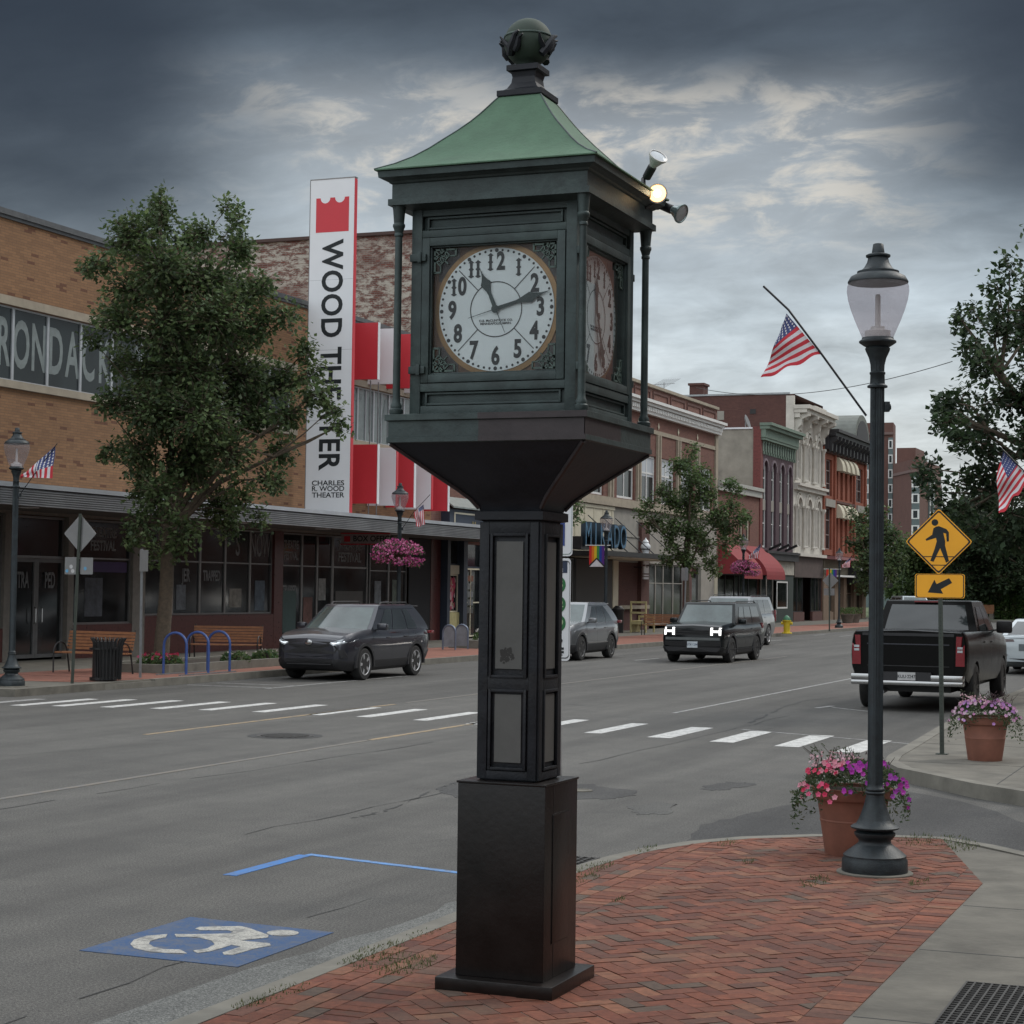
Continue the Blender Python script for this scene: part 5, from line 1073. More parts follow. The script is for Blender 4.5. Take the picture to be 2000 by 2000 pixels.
for s_, yy in (('CHARLES', 944), ('R. WOOD', 955), ('THEATER', 967.5)):
    c = PS(640.5, yy); o = text(s_, .28, INK, fc, fY(c.x, YS-.004, c.z), .004, .002, 1.1, 'sign_lettering'); fitname(o, PS(672, yy).x-PS(609, yy).x, 0, (PS(640, yy-5).z-PS(640, yy+5).z), 2)
m = MB()
for yy in (1005, 1100, 700): pass
for zz_ in (7.2, 9.4, 11.6): m.box(xl+.001, xr-.001, YS-.0006, YS+.0, zz_, zz_+.012)
m.build('panel_joint', ALUL, fc)
# ---- box office sign below the canopy
Yb = 55.2; a, b = PY(667, 1043, Yb), PY(760, 1062, Yb); t = thing('box_office_sign', (a.x, Yb, b.z), 'pale box office sign with a red ticket mark under the canopy', 'sign')
bo = B(a.x, b.x, Yb, Yb+.12, b.z, a.z).build('sign_board', pm('sign_pale', (.30, .27, .27), .6), t); m = MB(); m.box(a.x-.03, b.x+.03, Yb-.01, Yb-.001, a.z, a.z+.04); m.box(a.x-.03, b.x+.03, Yb-.01, Yb-.001, b.z-.04, b.z); m.build('sign_border', REDP, bo)
B(a.x+.10, a.x+.32, Yb-.006, Yb-.001, b.z+.06, a.z-.07).build('ticket_mark', REDP, bo); text('BOX OFFICE', .26, INK, bo, fY(a.x+.42, Yb-.004, (a.z+b.z)/2), .006, .001, 1, 'sign_lettering', align='LEFT')
B(a.x+.2, a.x+.24, Yb+.04, Yb+.08, a.z+.041, 3.80).build('hanger', BLACK, t)
# ---- old painted brick building with the navy shop
ob = thing('brick_building', (XF, 68, 0), 'tall building of old brick with flaking white paint behind the theatre', 'building')
m = MB(); wall(m, 62.62, 73.5, 3.7, 15.0, [(64.4, 65.6, 7, 9.4), (67.4, 68.6, 7, 9.4), (70.4, 71.6, 7, 9.4)]); m.build('wall', REDB, ob); body(ob, 62.62, 73.5, 15.0, OLDB, 26)
for y in (64.4, 67.4, 70.4): window(ob, y, y+1.2, 7, 9.4)
MB().box(XF-26, XF+.05, 62.5, 62.85, 15.0, 15.12).build('coping', pm('tile_coping', (.06, .035, .03), .8), ob)
m = MB(); m.box(XF-.1, XF+.35, 63.5, 71.0, 4.0, 4.95); m.box(XF-.1, XF+.3, 63.5, 63.75, .14, 4.0); m.box(XF-.1, XF+.3, 65.0, 65.35, .14, 4.0); m.box(XF-.1, XF+.3, 67.6, 67.9, .14, 4.0); m.box(XF-.1, XF+.3, 70.6, 71.0, .14, 4.0); m.box(XF-.1, XF+.25, 63.75, 65.0, .14, .32); m.box(XF-.1, XF+.25, 67.9, 70.6, .14, .9); m.build('shopfront', NAVY, ob)
MB().prism([(XF+.55, 63.4, 4.98), (XF-.2, 63.4, 5.5), (XF-.2, 71.1, 5.5), (XF+.55, 71.1, 4.98)], (0, 0, .06)).build('shop_roof', pm('slate_pale', (.20, .22, .21), .6), ob)
m = MB(); m.box(XF+.35, XF+.38, 63.9, 70.6, 4.78, 4.84); m.box(XF+.35, XF+.38, 63.9, 63.96, 4.1, 4.78); m.build('gold_trim', CREAM, ob); text('Hun', .5, pm('gold', (.35, .28, .12), .4, .4), ob, fX(XF+.36, 66.0, 4.35), .01, .01, .9)
shopglass(ob, [63.76, 64.99], 1.15, 2.55, CREAM, SHOPG, X=XF+.12); shopglass(ob, [63.76, 64.99], 2.9, 3.98, NAVY, SHOPG, X=XF+.12)
B(XF-.05, XF+.12, 63.76, 64.99, 2.56, 2.89).build('transom', CREAM, ob); B(XF-.05, XF+.14, 63.76, 64.99, .33, 1.14).build('stall_riser', pm('yellow_panel', (.36, .32, .16), .7), ob)
window(ob, 65.36, 67.59, .2, 2.8, CREAM, SHOPG, X=XF+.1, mull=(.45,)).name = 'door'; window(ob, 65.36, 67.59, 2.81, 3.98, NAVY, SHOPG, X=XF+.1, rails=()); shopglass(ob, [67.91, 70.59], .91, 3.98, CREAM, SHOPG, X=XF+.12)
m = MB(); random.seed(4)
for i in range(60):
    c = Vector((XF+.045+i*.0001, rnd(64.05, 64.75), rnd(1.25, 2.4))); r = rnd(.05, .16); col = random.choice([(.45, .05, .10), (.5, .12, .2), (.5, .35, .36), (.3, .03, .06), (.4, .3, .2)])
    m.add([c+Vector((0, r*math.cos(k*1.05)*rnd(.6, 1), r*math.sin(k*1.05)*1.4*rnd(.6, 1))) for k in range(6)], [tuple(range(6))], col)
m.build('window_poster', PETAL, ob)
m = MB(); 
for i in range(3):
    for j in range(5): m.add([(XF+.012+.09, 65.55+i*.3, 1.1+j*.3), (XF+.102, 65.78+i*.3, 1.1+j*.3), (XF+.102, 65.78+i*.3, 1.32+j*.3), (XF+.102, 65.55+i*.3, 1.32+j*.3)], [(0, 1, 2, 3)], random.choice([(.13, .14, .15), (.18, .19, .2), (.10, .10, .10), (.22, .10, .07)]))
m.build('door_notice', PETAL, ob)
# ---- long brick building with white cornice (blue letter restaurant below)
mk = thing('brick_building', (XF, 87, 0), 'two storey brick building with a white dentil cornice and grey ground floor', 'building')
wy = [(75.2, 77.7), (79.2, 81.7), (83.6, 86.2), (87.2, 89.6), (90.2, 92.8), (93.8, 96.3), (97.3, 99.7)]
m = MB(); wall(m, 73.5, 100.7, 6.0, 12.0, [(a, b, 6.35, 8.65) for a, b in wy]); m.build('wall', REDB, mk); body(mk, 73.52, 100.68, 11.9, REDB, 16)
m = MB(); m.box(XF-.3, XF+.12, 73.5, 100.75, 12.0, 12.14); m.build('coping', STONE, mk)
for i in range(9): m = MB(); y = 74.2+i*2.95; ring_ = [(y, y+2.5)]; m.box(XF, XF+.05, y, y+2.5, 11.75, 11.85); m.box(XF, XF+.05, y, y+.1, 11.35, 11.75); m.box(XF, XF+.05, y+2.4, y+2.5, 11.35, 11.75); m.build('parapet_panel', BRNB, mk)
m = MB(); m.box(XF, XF+.55, 73.4, 100.9, 11.12, 11.26); m.box(XF, XF+.42, 73.45, 100.85, 10.98, 11.118); m.box(XF, XF+.25, 73.5, 100.8, 10.60, 10.978); 
y = 73.6
while y < 100.7: m.box(XF+.25, XF+.36, y, y+.14, 10.74, 10.93); y += .28
m.build('cornice', WHITE, mk)
m = MB(); m.box(XF, XF+.06, 73.5, 100.7, 9.75, 9.95); m.box(XF, XF+.12, 73.5, 100.7, 6.08, 6.30); m.box(XF, XF+.2, 73.5, 100.7, 5.9, 6.078)
m.box(XF, XF+.09, 100.25, 100.7, 5.9, 10.6); m.build('stone_band', STONE, mk)
for y in (78.5, 82.6, 86.7, 89.9, 93.3, 96.8):
    m = MB(); m.box(XF, XF+.12, y-.28, y-.12, 6.31, 9.74); m.box(XF, XF+.12, y+.12, y+.28, 6.31, 9.74); m.build('pilaster', STONE, mk)
    MB().prism([(XF+.02, y, 10.35), (XF+.02, y+.1, 10.15), (XF+.02, y, 9.98+.02), (XF+.02, y-.1, 10.15)], (.03, 0, 0)).build('diamond_tile', CREAM, mk)
for i, (a, b) in enumerate(wy): window(mk, a, b, 6.36, 8.64, WHITE, WGL, w=.10, mull=(.5,), blind=.0 if i < 3 else .45, rails=(.62,))
m = MB(); wall(m, 73.5, 83.05, 3.75, 5.9, X=XF+.05)
y = 74.0
while y < 83: m.box(XF+.05, XF+.08, y, y+.08, 3.8, 5.85); y += 1.25
m.box(XF+.05, XF+.10, 73.5, 83.1, 5.72, 5.86); m.build('cream_fascia', CREAM, mk)
m = MB(); wall(m, 83.05, 100.7, 3.35, 5.9, [], X=XF+.03); m.box(XF+.03, XF+.08, 83.1, 88.0, 4.55, 4.62); m.build('rendered_fascia', GREYR, mk)
m = MB(); m.box(XF-.1, XF+.07, 78.0, 82.9, .14, 3.4); m.build('shutter', pm('shutter_grey', (.05, .048, .045), .7, 0, .08, 2), mk); m = MB(); m.box(XF-.1, XF+.10, 82.95, 83.7, .14, 3.4); m.build('pier', CREAM, mk); m = MB(); m.box(XF-.1, XF+.02, 83.75, 86.8, .14, 3.34); m.build('shop_wall', BRNB, mk); m = MB(); m.box(XF-.1, XF+.20, 86.85, 88.1, .14, 5.3); m.build('brick_pier', BRNB, mk)
m = MB(); m.box(XF, XF+.23, 83.75, 88.12, 1.15, 1.32); m.build('stone_course', STONE, mk); m = MB(); m.box(XF, XF+.26, 86.8, 88.15, 5.3, 5.45); m.build('pier_cap', STONE, mk)
shopglass(mk, [73.6, 75.8, 77.95], .4, 3.4); shopglass(mk, [88.15, 89.9, 91.2, 92.9, 94.6], .35, 3.33, GREYR, SHOPG, tr=2.4); B(XF-.1, XF+.03, 94.6, 96.0, .14, 3.34).build('shop_wall', BRNB, mk); shopglass(mk, [96.05, 97.6], .3, 3.33, GREYR); B(XF-.1, XF+.06, 97.65, 100.2, .14, 3.34).build('shop_wall', GREYR, mk); B(XF-.1, XF+.12, 100.2, 100.7, .14, 3.34).build('pier', CREAM, mk)
m = MB(); m.lathe([(.2, 0), (.2, .9), (.32, .95), (.32, 1.0), (.22, 1.25), (.28, 1.3), (.1, 1.55)], (XF-1.0, 86.6, 12.0), 12); m.build('roof_vent', GALV, mk)
cp = thing('entrance_canopy', (XF, 82, 3.5), 'thin dark canopy on slanting rods above the grey shutter', 'canopy')
B(XF+.12, XF+2.0, 76.5, 88.6, 3.50, 3.72).build('canopy_slab', BLACK, cp); B(XF+.12, XF+1.9, 77.2, 87.6, 3.44, 3.499).build('canopy_lining', CREAM, cp)
for y in (77.5, 79.5, 81.4, 83.3, 86.4, 88.2): MB().tube([(XF+.12, y-.2, 5.35), (XF+1.95, y, 3.7)], .025, 6).build('canopy_rod', BLACK, cp)
ls = thing('letter_sign', (XF+1.8, 82, 3.72), 'row of blue upright letters reading MIKADO on the thin canopy', 'sign'); BLS = pm('letter_blue', (.03, .12, .22), .4); a_ = PX(1143, 1068, XF+1.9).y; b_ = PX(1220, 1075, XF+1.9).y; st_ = (b_-a_)/5.6
for i, ch in enumerate('MIKADO'):
    y = a_+st_*(i+.42); lo = text(ch, 1.45, pm('letter_side', (.008, .022, .035), .5), ls, fX(XF+1.80, y, 4.30), .03, .10, .78 if ch != 'I' else .9, 'sign_letter'); text(ch, 1.45, BLS, lo, fX(XF+1.905, y, 4.30), -.012, .006, .78 if ch != 'I' else .9, 'letter_face')
bb_ = PX(1140, 1078, XF+1.6); B(XF+1.1, XF+1.8, bb_.y-.9, bb_.y+.9, 3.721, 4.25).build('canopy_unit', BLACK, cp)
c = PX(1261, 1075, XF+.6); cs = thing('cone_sign', (XF+.6, c.y, c.z-1.4), 'white ice cream cone shaped sign with small white boards on the brick pier', 'sign')
m = MB(); m.lathe([(.02, -.75), (.10, -.5), (.17, -.02), (.20, .0), (.20, .05)], c, 14); m.build('cone', WSIGN, cs, smooth=True); m = MB(); m.lathe([(.20, .06), (.24, .14), (.23, .24), (.14, .34), (.16, .40), (.11, .48), (.05, .52), (.02, .6)], c, 14); m.build('ice_cream', WSIGN, cs, smooth=True); m = MB(); m.lathe([(.215, .03), (.215, .08)], c, 14); m.build('band', BLACK, cs)
for z0, z1 in ((1095, 1103), (1106, 1120), (1122, 1125.5), (1127, 1131.5)):
    a = PX(1255, z0, XF+.6); b = PX(1266, z1, XF+.6); B(XF+.58, XF+.66, c.y-.35, c.y+.35, b.z, a.z).build('sign_board', WSIGN, cs)
m = MB(); m.bar((XF, c.y, c.z-.8), (XF+.7, c.y, c.z-.8), .04); m.build('bracket', BLACK, cs)
# ---- low brick building
lb = thing('low_brick_building', (XF, 105.5, 0), 'low brick building with a stone cornice behind the red awnings', 'building')
m = MB(); wall(m, 100.72, 110.2, 3.0, 7.6, [(105.6, 106.5, 5.0, 6.6), (107.1, 108.0, 5.0, 6.6), (102.3, 103.6, 5, 6.6)]); m.build('wall', REDB, lb); body(lb, 100.72, 110.2, 7.6, REDB, 8)
m = MB(); m.box(XF-.2, XF+.3, 100.72, 110.25, 7.95, 8.15); m.box(XF-.1, XF+.18, 100.72, 110.2, 7.6, 7.949); m.build('cornice', pm('cornice_grey', (.36, .36, .33), .7), lb)
for a, b in ((105.6, 106.5), (107.1, 108.0), (102.3, 103.6)): window(lb, a, b, 5.0, 6.6, CREAM, WGL, w=.12)
shopglass(lb, [100.9, 102.9, 104.9, 105.9, 108, 110.0], .5, 3.0, BLACK, SHOPG)
def awning(y0, y1, z0, z1, d, mat, lab):
    t = thing('awning', (XF, (y0+y1)/2, z0), lab, 'awning'); m = MB(); n = 8
    P = [(XF+d*math.sin(math.pi/2*i/n), z1-(z1-z0)*(i/n)) for i in range(n+1)]
    for y in (y0, y1): m.add([(XF, y, z0)]+[(x, y, z) for x, z in P], [tuple(range(n+2))])
    b = len(m.v); m.add([(x, y, z) for x, z in P for y in (y0, y1)], [(i*2, i*2+1, i*2+3, i*2+2) for i in range(n)]); m.build('awning_cloth', mat, t); B(XF+d-.02, XF+d, y0, y1, z0-.25, z0).build('valance', mat, t)
    m = MB(); m.box(XF+.01, XF+d-.03, y0+.02, y0+.05, z0-.03, z0); m.box(XF+.01, XF+d-.03, y1-.05, y1-.02, z0-.03, z0); m.build('awning_frame', BLACK, t); return t
awning(101.2, 105.2, 3.0, 4.7, 1.5, REDA, 'red cloth awning nearer the leafy tree, behind the lamp with a flower basket'); awning(106.2, 110.6, 3.0, 4.7, 1.5, REDA, 'red cloth awning beside the pale shop sign board')
# ---- purple brick building
pu = thing('purple_building', (XF, 114.5, 0), 'purple brown building with four tall arches and a green arcaded cornice', 'building')
pc = [(111.55, 1.15), (113.65, 1.15), (115.75, 1.15), (117.75, 1.05)]
m = MB(); wall(m, 110.22, 118.8, 4.5, 11.9, [(y-w/2, y+w/2, 4.7, 9.95) for y, w in pc], .22)
for y, w in pc: archwall(m, y, w, 9.95-w/2, d=.22)
m.build('wall', PURP, pu); body(pu, 110.22, 118.8, 11.75, STUC, 12)
m = MB(); m.box(XF-.4, XF+.06, 110.16, 110.75, 4.5, 11.9); m.build('corner_pier', pm('pier_maroon', (.14, .04, .035), .8, 0, .3, 9), pu)
m = MB()
for y, w in pc: archtrim(m, y, w, 9.95-w/2, .13)
m.build('arch_moulding', pm('arch_mauve', (.17, .13, .15), .7), pu)
for y, w in pc: archwin(pu, y, w, 4.7, 9.95, WHITE, WGL, d=.20, fw=.12, rails=(.28, .55, .80)); B(XF-.19, XF-.10, y-w/2+.08, y+w/2-.08, 6.95, 7.6).build('spandrel_panel', GREYR, pu)
m = MB(); m.box(XF, XF+.75, 110.1, 118.95, 11.95, 12.12); m.box(XF, XF+.6, 110.15, 118.9, 11.75, 11.948); m.box(XF, XF+.35, 110.2, 118.85, 11.25, 11.748); m.box(XF-.3, XF+.3, 110.25, 118.8, 11.10, 11.249); m.build('cornice', GREENT, pu)
m = MB(); y = 110.6
while y < 118.7: m.box(XF+.05, XF+.10, y, y+.26, 10.45, 11.10); m.box(XF+.05, XF+.12, y-.06, y+.32, 10.96, 11.099); m.box(XF, XF+.14, y+.04, y+.2, 10.28, 10.45); y += .62
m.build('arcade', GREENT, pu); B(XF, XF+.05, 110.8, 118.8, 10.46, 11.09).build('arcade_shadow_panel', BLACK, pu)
m = MB(); m.box(XF-12, XF-.5, 110.15, 110.4, 11.76, 11.86); m.build('coping', WSIGN, pu)
m = MB(); m.box(XF, XF+.5, 110.3, 118.8, 4.35, 4.5); m.box(XF, XF+.4, 110.3, 118.8, 3.95, 4.348); m.build('shop_cornice', DKCOR, pu); sb = B(XF, XF+.12, 110.8, 118.7, 3.1, 3.93).build('sign_board', pm('board_cream', (.36, .34, .29), .7, 0, .3, 4), pu)
shopglass(pu, [110.9, 112.3, 113.9], .9, 3.05, GREYR); shopglass(pu, [114.6, 117.4], 1.0, 2.7, WHITE, SHOPG, X=XF+.08, w=.1); m = MB(); m.box(XF-.1, XF+.05, 110.3, 113.9, .14, .9); m.box(XF-.1, XF+.05, 114.0, 118.8, .14, .99); m.box(XF-.1, XF+.05, 117.5, 118.8, .99, 3.08); m.box(XF-.1, XF+.05, 114.0, 117.5, 2.72, 3.08); m.build('shopfront', pm('dark_green', (.03, .042, .038), .6), pu)
for y in (112.6, 114.7, 116.7): MB().bar((XF+.02, y, 4.6), (XF+.8, y-.1, 4.95), .10, .14).build('light_bracket', BLACK, pu)
d_ = PY(1456, 825, 112); m = MB().lathe([(.02, 0), (.3, .06), (.45, .16)], n=16, M=Matrix.Translation(d_) @ Matrix.Rotation(R_(70), 4, 'Y')); sd = thing('satellite_dish', d_-Vector((0, 0, .6)), 'grey satellite dish on the roof of the purple building', 'satellite dish'); m.build('dish', GALV, sd, smooth=True); MB().bar((d_.x, d_.y, 11.7), (d_.x, d_.y, d_.z), .05).build('mast', GALV, sd)
# ---- white ornate building
wh = thing('white_building', (XF, 123, 0), 'ornate white three storey building with slender arched windows', 'building')
wc = [(120.3, 1.15), (123.05, 1.15), (125.8, 1.15)]
m = MB(); ops = [(y-w/2, y+w/2, a, b) for y, w in wc for a, b in ((5.0, 8.1), (9.35, 12.2))]; wall(m, 118.82, 127.3, 4.4, 13.3, ops, .17)
for y, w in wc:
    for b in (8.1, 12.2): archwall(m, y, w, b-w/2, d=.17)
m.build('wall', WORN, wh); body(wh, 118.82, 127.28, 14.7, BRNB, 20); 
m = MB(); m.box(XF-.5, XF+.02, 118.75, 119.0, 4.5, 14.6); m.build('corner_board', WORN, wh); B(XF-20, XF-.3, 118.76, 119.0, 14.71, 14.82).build('coping', pm('coping_pale', (.3, .32, .33), .6), wh)
for y, w in wc:
    for a, b in ((5.0, 8.1), (9.35, 12.2)):
        archwin(wh, y, w, a, b, WORN, WGL, d=.15, fw=.09, rails=(.4,)); m = MB(); archtrim(m, y, w+.1, b-w/2, .14, pr=.14); archtrim(m, y, w+.55, b-w/2+.05, .10, pr=.09); m.build('arch_moulding', WORN, wh)
for y in (119.15, 121.4, 121.95, 124.15, 124.7, 126.95):
    for a, b in ((4.9, 7.5), (9.2, 11.6)):
        m = MB(); m.lathe([(.16, 0), (.16, .1), (.11, .14), (.10, b-a-.2), (.15, b-a-.1), (.18, b-a)], (XF+.13, y, a), 8); m.box(XF, XF+.30, y-.2, y+.2, b, b+.14); m.build('half_column', WORN, wh, smooth=True)
m = MB(); m.box(XF, XF+.45, 118.8, 127.35, 8.85, 9.02); m.box(XF, XF+.28, 118.8, 127.3, 8.6, 8.848); m.box(XF, XF+.35, 118.8, 127.3, 4.35, 4.55); m.build('belt_course', WORN, wh)
m = MB(); m.box(XF, XF+1.05, 118.7, 127.4, 13.75, 14.0); m.box(XF, XF+.85, 118.75, 127.35, 13.5, 13.748); m.box(XF-.3, XF+.4, 118.8, 127.3, 13.2, 13.498); m.box(XF-.4, XF+.8, 121.5, 124.8, 14.0, 14.18); m.build('cornice', WORN, wh)
for y in (119.2, 121.65, 124.4, 126.9):
    m = MB(); P = [(XF, 12.0), (XF+.22, 12.1), (XF+.2, 12.5), (XF+.45, 12.75), (XF+.5, 13.1), (XF+.95, 13.3), (XF+.98, 13.49), (XF, 13.49)]; m.prism([(x, y-.22, z) for x, z in P], (0, .44, 0)); m.build('cornice_bracket', WORN, wh)
B(XF-.1, XF+.1, 119, 127.2, 3.0, 4.34).build('sign_board', pm('board_brown', (.075, .055, .05), .8, 0, .25, 3), wh); m = MB(); m.box(XF-.1, XF+.06, 118.9, 121.9, .14, .75); m.box(XF-.1, XF+.06, 124.3, 127.3, .14, .75); m.build('plinth', BRNB, wh)
shopglass(wh, [119.0, 120.3, 121.9], .76, 3.0, BLACK); shopglass(wh, [124.3, 125.6, 127.2], .76, 3.0, BLACK); B(XF-1.2, XF-1.1, 121.9, 124.3, .14, 3.0).build('entry_dark_panel', DARK, wh)
a, b = PY(1345, 748, 118.9), PY(1372, 772, 118.9); m = MB(); m.box(a.x, b.x, 119.1, 120.2, 14.6, a.z-.15); m.box(a.x-.08, b.x+.08, 119.0, 120.3, a.z-.15, a.z); m.build('chimney', BRNB, wh)
a, b = PY(1465, 799, 118.8), PY(1476, 808, 118.8); B(a.x, b.x, 118.79, 118.84, b.z, a.z).build('vent', BLACK, wh); a, b = PY(1401, 803, 118.8), PY(1414, 820, 118.8); B(a.x, b.x, 118.79, 118.84, b.z, a.z).build('vent', GREYR, wh)
# ---- red building with arched pediment
rd = thing('red_brick_building', (XF, 134.6, 0), 'red brick building with cream window awnings and a dark arched roof crest', 'building')
cw4 = [131.9, 133.5, 135.1, 136.7]; ops = []
for a, b in ((5.0, 7.9), (8.7, 11.2)): ops += [(127.9, 130.3, a, b), (138.6, 141.0, a, b)]+[(y-.42, y+.42, a-.1, b+.2) for y in cw4]
m = MB(); wall(m, 127.32, 142, 4.6, 12.6, ops, .3); m.build('wall', ORGB, rd); body(rd, 127.32, 142, 12.5, ORGB, 16)
for a, b in ((5.0, 7.9), (8.7, 11.2)):
    for y0 in (127.9, 138.6): window(rd, y0, y0+2.4, a, b, pm('frame_maroon', (.2, .15, .14), .6), WGL, mull=(.5,), rails=(.35, .7), d=.2, w=.09)
    for y in cw4:
        window(rd, y-.42, y+.42, a-.1, b+.2, pm('frame_maroon', (.2, .15, .14)), WGL, d=.25, w=.07)
        n = 6; P = [(XF+.55*math.sin(math.pi/2*i/n), b+.35-1.0*(1-math.cos(math.pi/2*i/n))) for i in range(n+1)]; m = MB()
        for yy in (y-.45, y+.45): m.add([(XF, yy, b-.65)]+[(x, yy, z) for x, z in P], [tuple(range(n+2))])
        m.add([(x, yy, z) for x, z in P for yy in (y-.45, y+.45)], [(i*2, i*2+1, i*2+3, i*2+2) for i in range(n)]); m.build('window_awning', CREAM, rd)
m = MB(); m.box(XF, XF+.2, 127.6, 130.6, 7.92, 8.45); m.build('lintel', GREYR, rd); m = MB(); m.box(XF, XF+.2, 138.3, 141.3, 7.92, 8.45); m.build('lintel', GREYR, rd)
for y in (131.0, 137.7, 127.5, 141.7): B(XF, XF+.14, y-.2, y+.2, 4.6, 12.0).build('pilaster', ORGB, rd)
m = MB(); m.box(XF, XF+.16, 131.2, 137.5, 8.3, 8.45); m.box(XF, XF+.16, 127.5, 141.7, 11.6, 11.75); m.build('belt_course', BRNB, rd)
m = MB(); m.box(XF, XF+1.1, 127.35, 142.2, 12.95, 13.15); m.box(XF, XF+.9, 127.35, 142.1, 12.7, 12.948); m.box(XF-.3, XF+.4, 127.35, 142, 11.8, 12.698); m.build('cornice', DKCOR, rd)
y = 127.7
while y < 142:
    P = [(XF+.4, 11.6), (XF+.6, 11.7), (XF+.62, 12.2), (XF+.95, 12.45), (XF+1.0, 12.69), (XF+.4, 12.69)]; MB().prism([(x, y-.16, z) for x, z in P], (0, .32, 0)).build('cornice_bracket', DKCOR, rd); y += 1.2
n = 16; m = MB(); yc = 137.3; r = 2.6
P = [(yc+r*math.cos(math.pi*i/n), 13.1+r*.72*math.sin(math.pi*i/n)) for i in range(n+1)]; m.prism([(XF-2.2, a, b) for a, b in P], (2.9, 0, 0)); m.build('roof_crest', pm('crest_grey', (.13, .14, .125), .7, 0, .2, 2), rd)
P = [(yc+r*.78*math.cos(math.pi*i/n), 13.12+r*.55*math.sin(math.pi*i/n)) for i in range(n+1)]; m = MB(); m.prism([(XF+.68, a, b) for a, b in P], (.06, 0, 0)); m.build('crest_panel', DKCOR, rd)
m = MB(); m.box(XF, XF+.9, 127.4, 142, 4.3, 4.5); m.build('shop_ledge', pm('ledge_pink', (.25, .11, .11), .8), rd); B(XF-.1, XF+.15, 127.35, 142, 3.3, 4.29).build('sign_board', pm('board_tan', (.12, .10, .07), .8, 0, .2, 3), rd)
m = MB(); m.box(XF+.1, XF+.7, 129.5, 138.5, 3.12, 3.25); m.build('ledge', WHITE, rd)
for a, b in ((127.4, 129.2), (131.0, 132.2), (134.0, 135.0), (137.6, 138.4), (140.6, 142)): B(XF-.1, XF+.1, a, b, .14, 3.29).build('shop_pier', pm('tan_pier', (.16, .11, .075), .8, 0, .15, 4), rd)
for a, b in ((129.2, 131), (132.2, 134), (135, 137.6), (138.4, 140.6)): window(rd, a, b, .7, 3.28, pm('tan_pier'  , (.16, .11, .075)), SHOPG, mull=(.5,)); B(XF-.1, XF+.02, a, b, .14, .69).build('plinth', MT['tan_pier'], rd)
t = awning(135.2, 142.6, 2.7, 4.2, 2.0, BLACK, 'black cloth awning at the end of the red building')
# ---- buildings beyond
t5 = thing('tan_building', (-26, 190, 0), 'low tan building seen below the crossing sign', 'building')
a, b = PY(1792, 1160, 200), PY(1888, 1210, 200); m = MB(); m.box(a.x, b.x, 200, 215, 0, a.z+.6); m.build('wall', pm('tan_render', (.22, .17, .12), .85, 0, .1, 1), t5)
for x0, x1 in ((1840, 1852), (1857, 1866)): a_, b_ = PY(x0, 1168, 199.9), PY(x1, 1200, 199.9); B(a_.x, b_.x, 199.85, 199.98, b_.z, a_.z).build('window', WGL, t5)
B(a.x, b.x, 199.7, 199.98, a.z+.0, a.z+.5).build('fascia', CREAM, t5)
t6 = thing('grey_building', (-30, 230, 0), 'grey buildings beyond the farthest trees', 'building')
a, b = PY(1700, 1150, 240), PY(1790, 1210, 240); m = MB(); m.box(a.x-12, b.x, 240, 260, 0, a.z); m.build('wall', BLUEG, t6)
for i in range(6): x = a.x+1.0+i*1.9; B(x, x+.7, 239.9, 239.98, 1.2, a.z-.8).build('window', WHITE, t6)
a, b = PY(1757, 1104, 170), PY(1773, 1132, 170); bbd = thing('tall_sign', (b.x, 170, 0), 'grey board high on a pole down the street', 'sign'); B(a.x, b.x, 170, 170.3, b.z, a.z).build('sign_board', BLUEG, bbd); MB().bar(((a.x+b.x)/2, 170.2, 0), ((a.x+b.x)/2, 170.2, b.z), .3).build('sign_pole', BLUEG, bbd)
# apartment towers
def tower(pts, zt, z0, lab, cols, Yc, pent=None):
    t = thing('apartment_tower', (pts[0][0], pts[0][1], 0), lab, 'building', 'brick apartment towers')
    MB().prism([(x, y, 0) for x, y in pts], (0, 0, zt)).build('wall', TOWB, t)
    m = MB(); P = [(x, y) for x, y in pts]; m.prism([(x, y-.4, zt-2.4) for x, y in pts], (0, 0, .5)); m.build('roof_band', pm('tower_trim', (.15, .10, .09), .8), t)
    if pent: MB().box(*pent).build('roof_house', TOWB, t)
    for (x0, y0, x1, y1) in cols:
        z = zt-5.2; d = Vector((x1-x0, y1-y0, 0)); n = Vector((d.y, -d.x, 0)).normalized()*.35
        MB().prism([(x0, y0, z0), (x1, y1, z0), (x1+n.x, y1+n.y, z0), (x0+n.x, y0+n.y, z0)], (0, 0, zt-3-z0)).build('bay', BLUEG, t)
        n2 = n*1.25
        while z > z0:
            p0 = Vector((x0, y0, 0))+n; p1 = Vector((x1, y1, 0))+n; q = n*.2; w = MB().prism([(p0.x, p0.y, z), (p1.x, p1.y, z), (p1.x+q.x, p1.y+q.y, z), (p0.x+q.x, p0.y+q.y, z)], (0, 0, 1.75)).build('window', WHITE, t)
            dd = (p1-p0); L = dd.length; k = max(1, int(L/1.4)); mm = MB()
            for i in range(k):
                a = p0+dd*((i+.22)/k)+q; b = p0+dd*((i+.78)/k)+q; mm.add([(a.x, a.y, z+.2), (b.x, b.y, z+.2), (b.x+q.x*.2, b.y+q.y*.2, z+1.55), (a.x+q.x*.2, a.y+q.y*.2, z+1.55)], [(0, 1, 2, 3)])
            mm.build('pane', WGL, w); z -= 2.9
    return t
def tp_(x, Y): return PY(x, 1000, Y).x
z1 = PY(1748, 825, 372).z; z2 = PY(1790, 897, 350).z
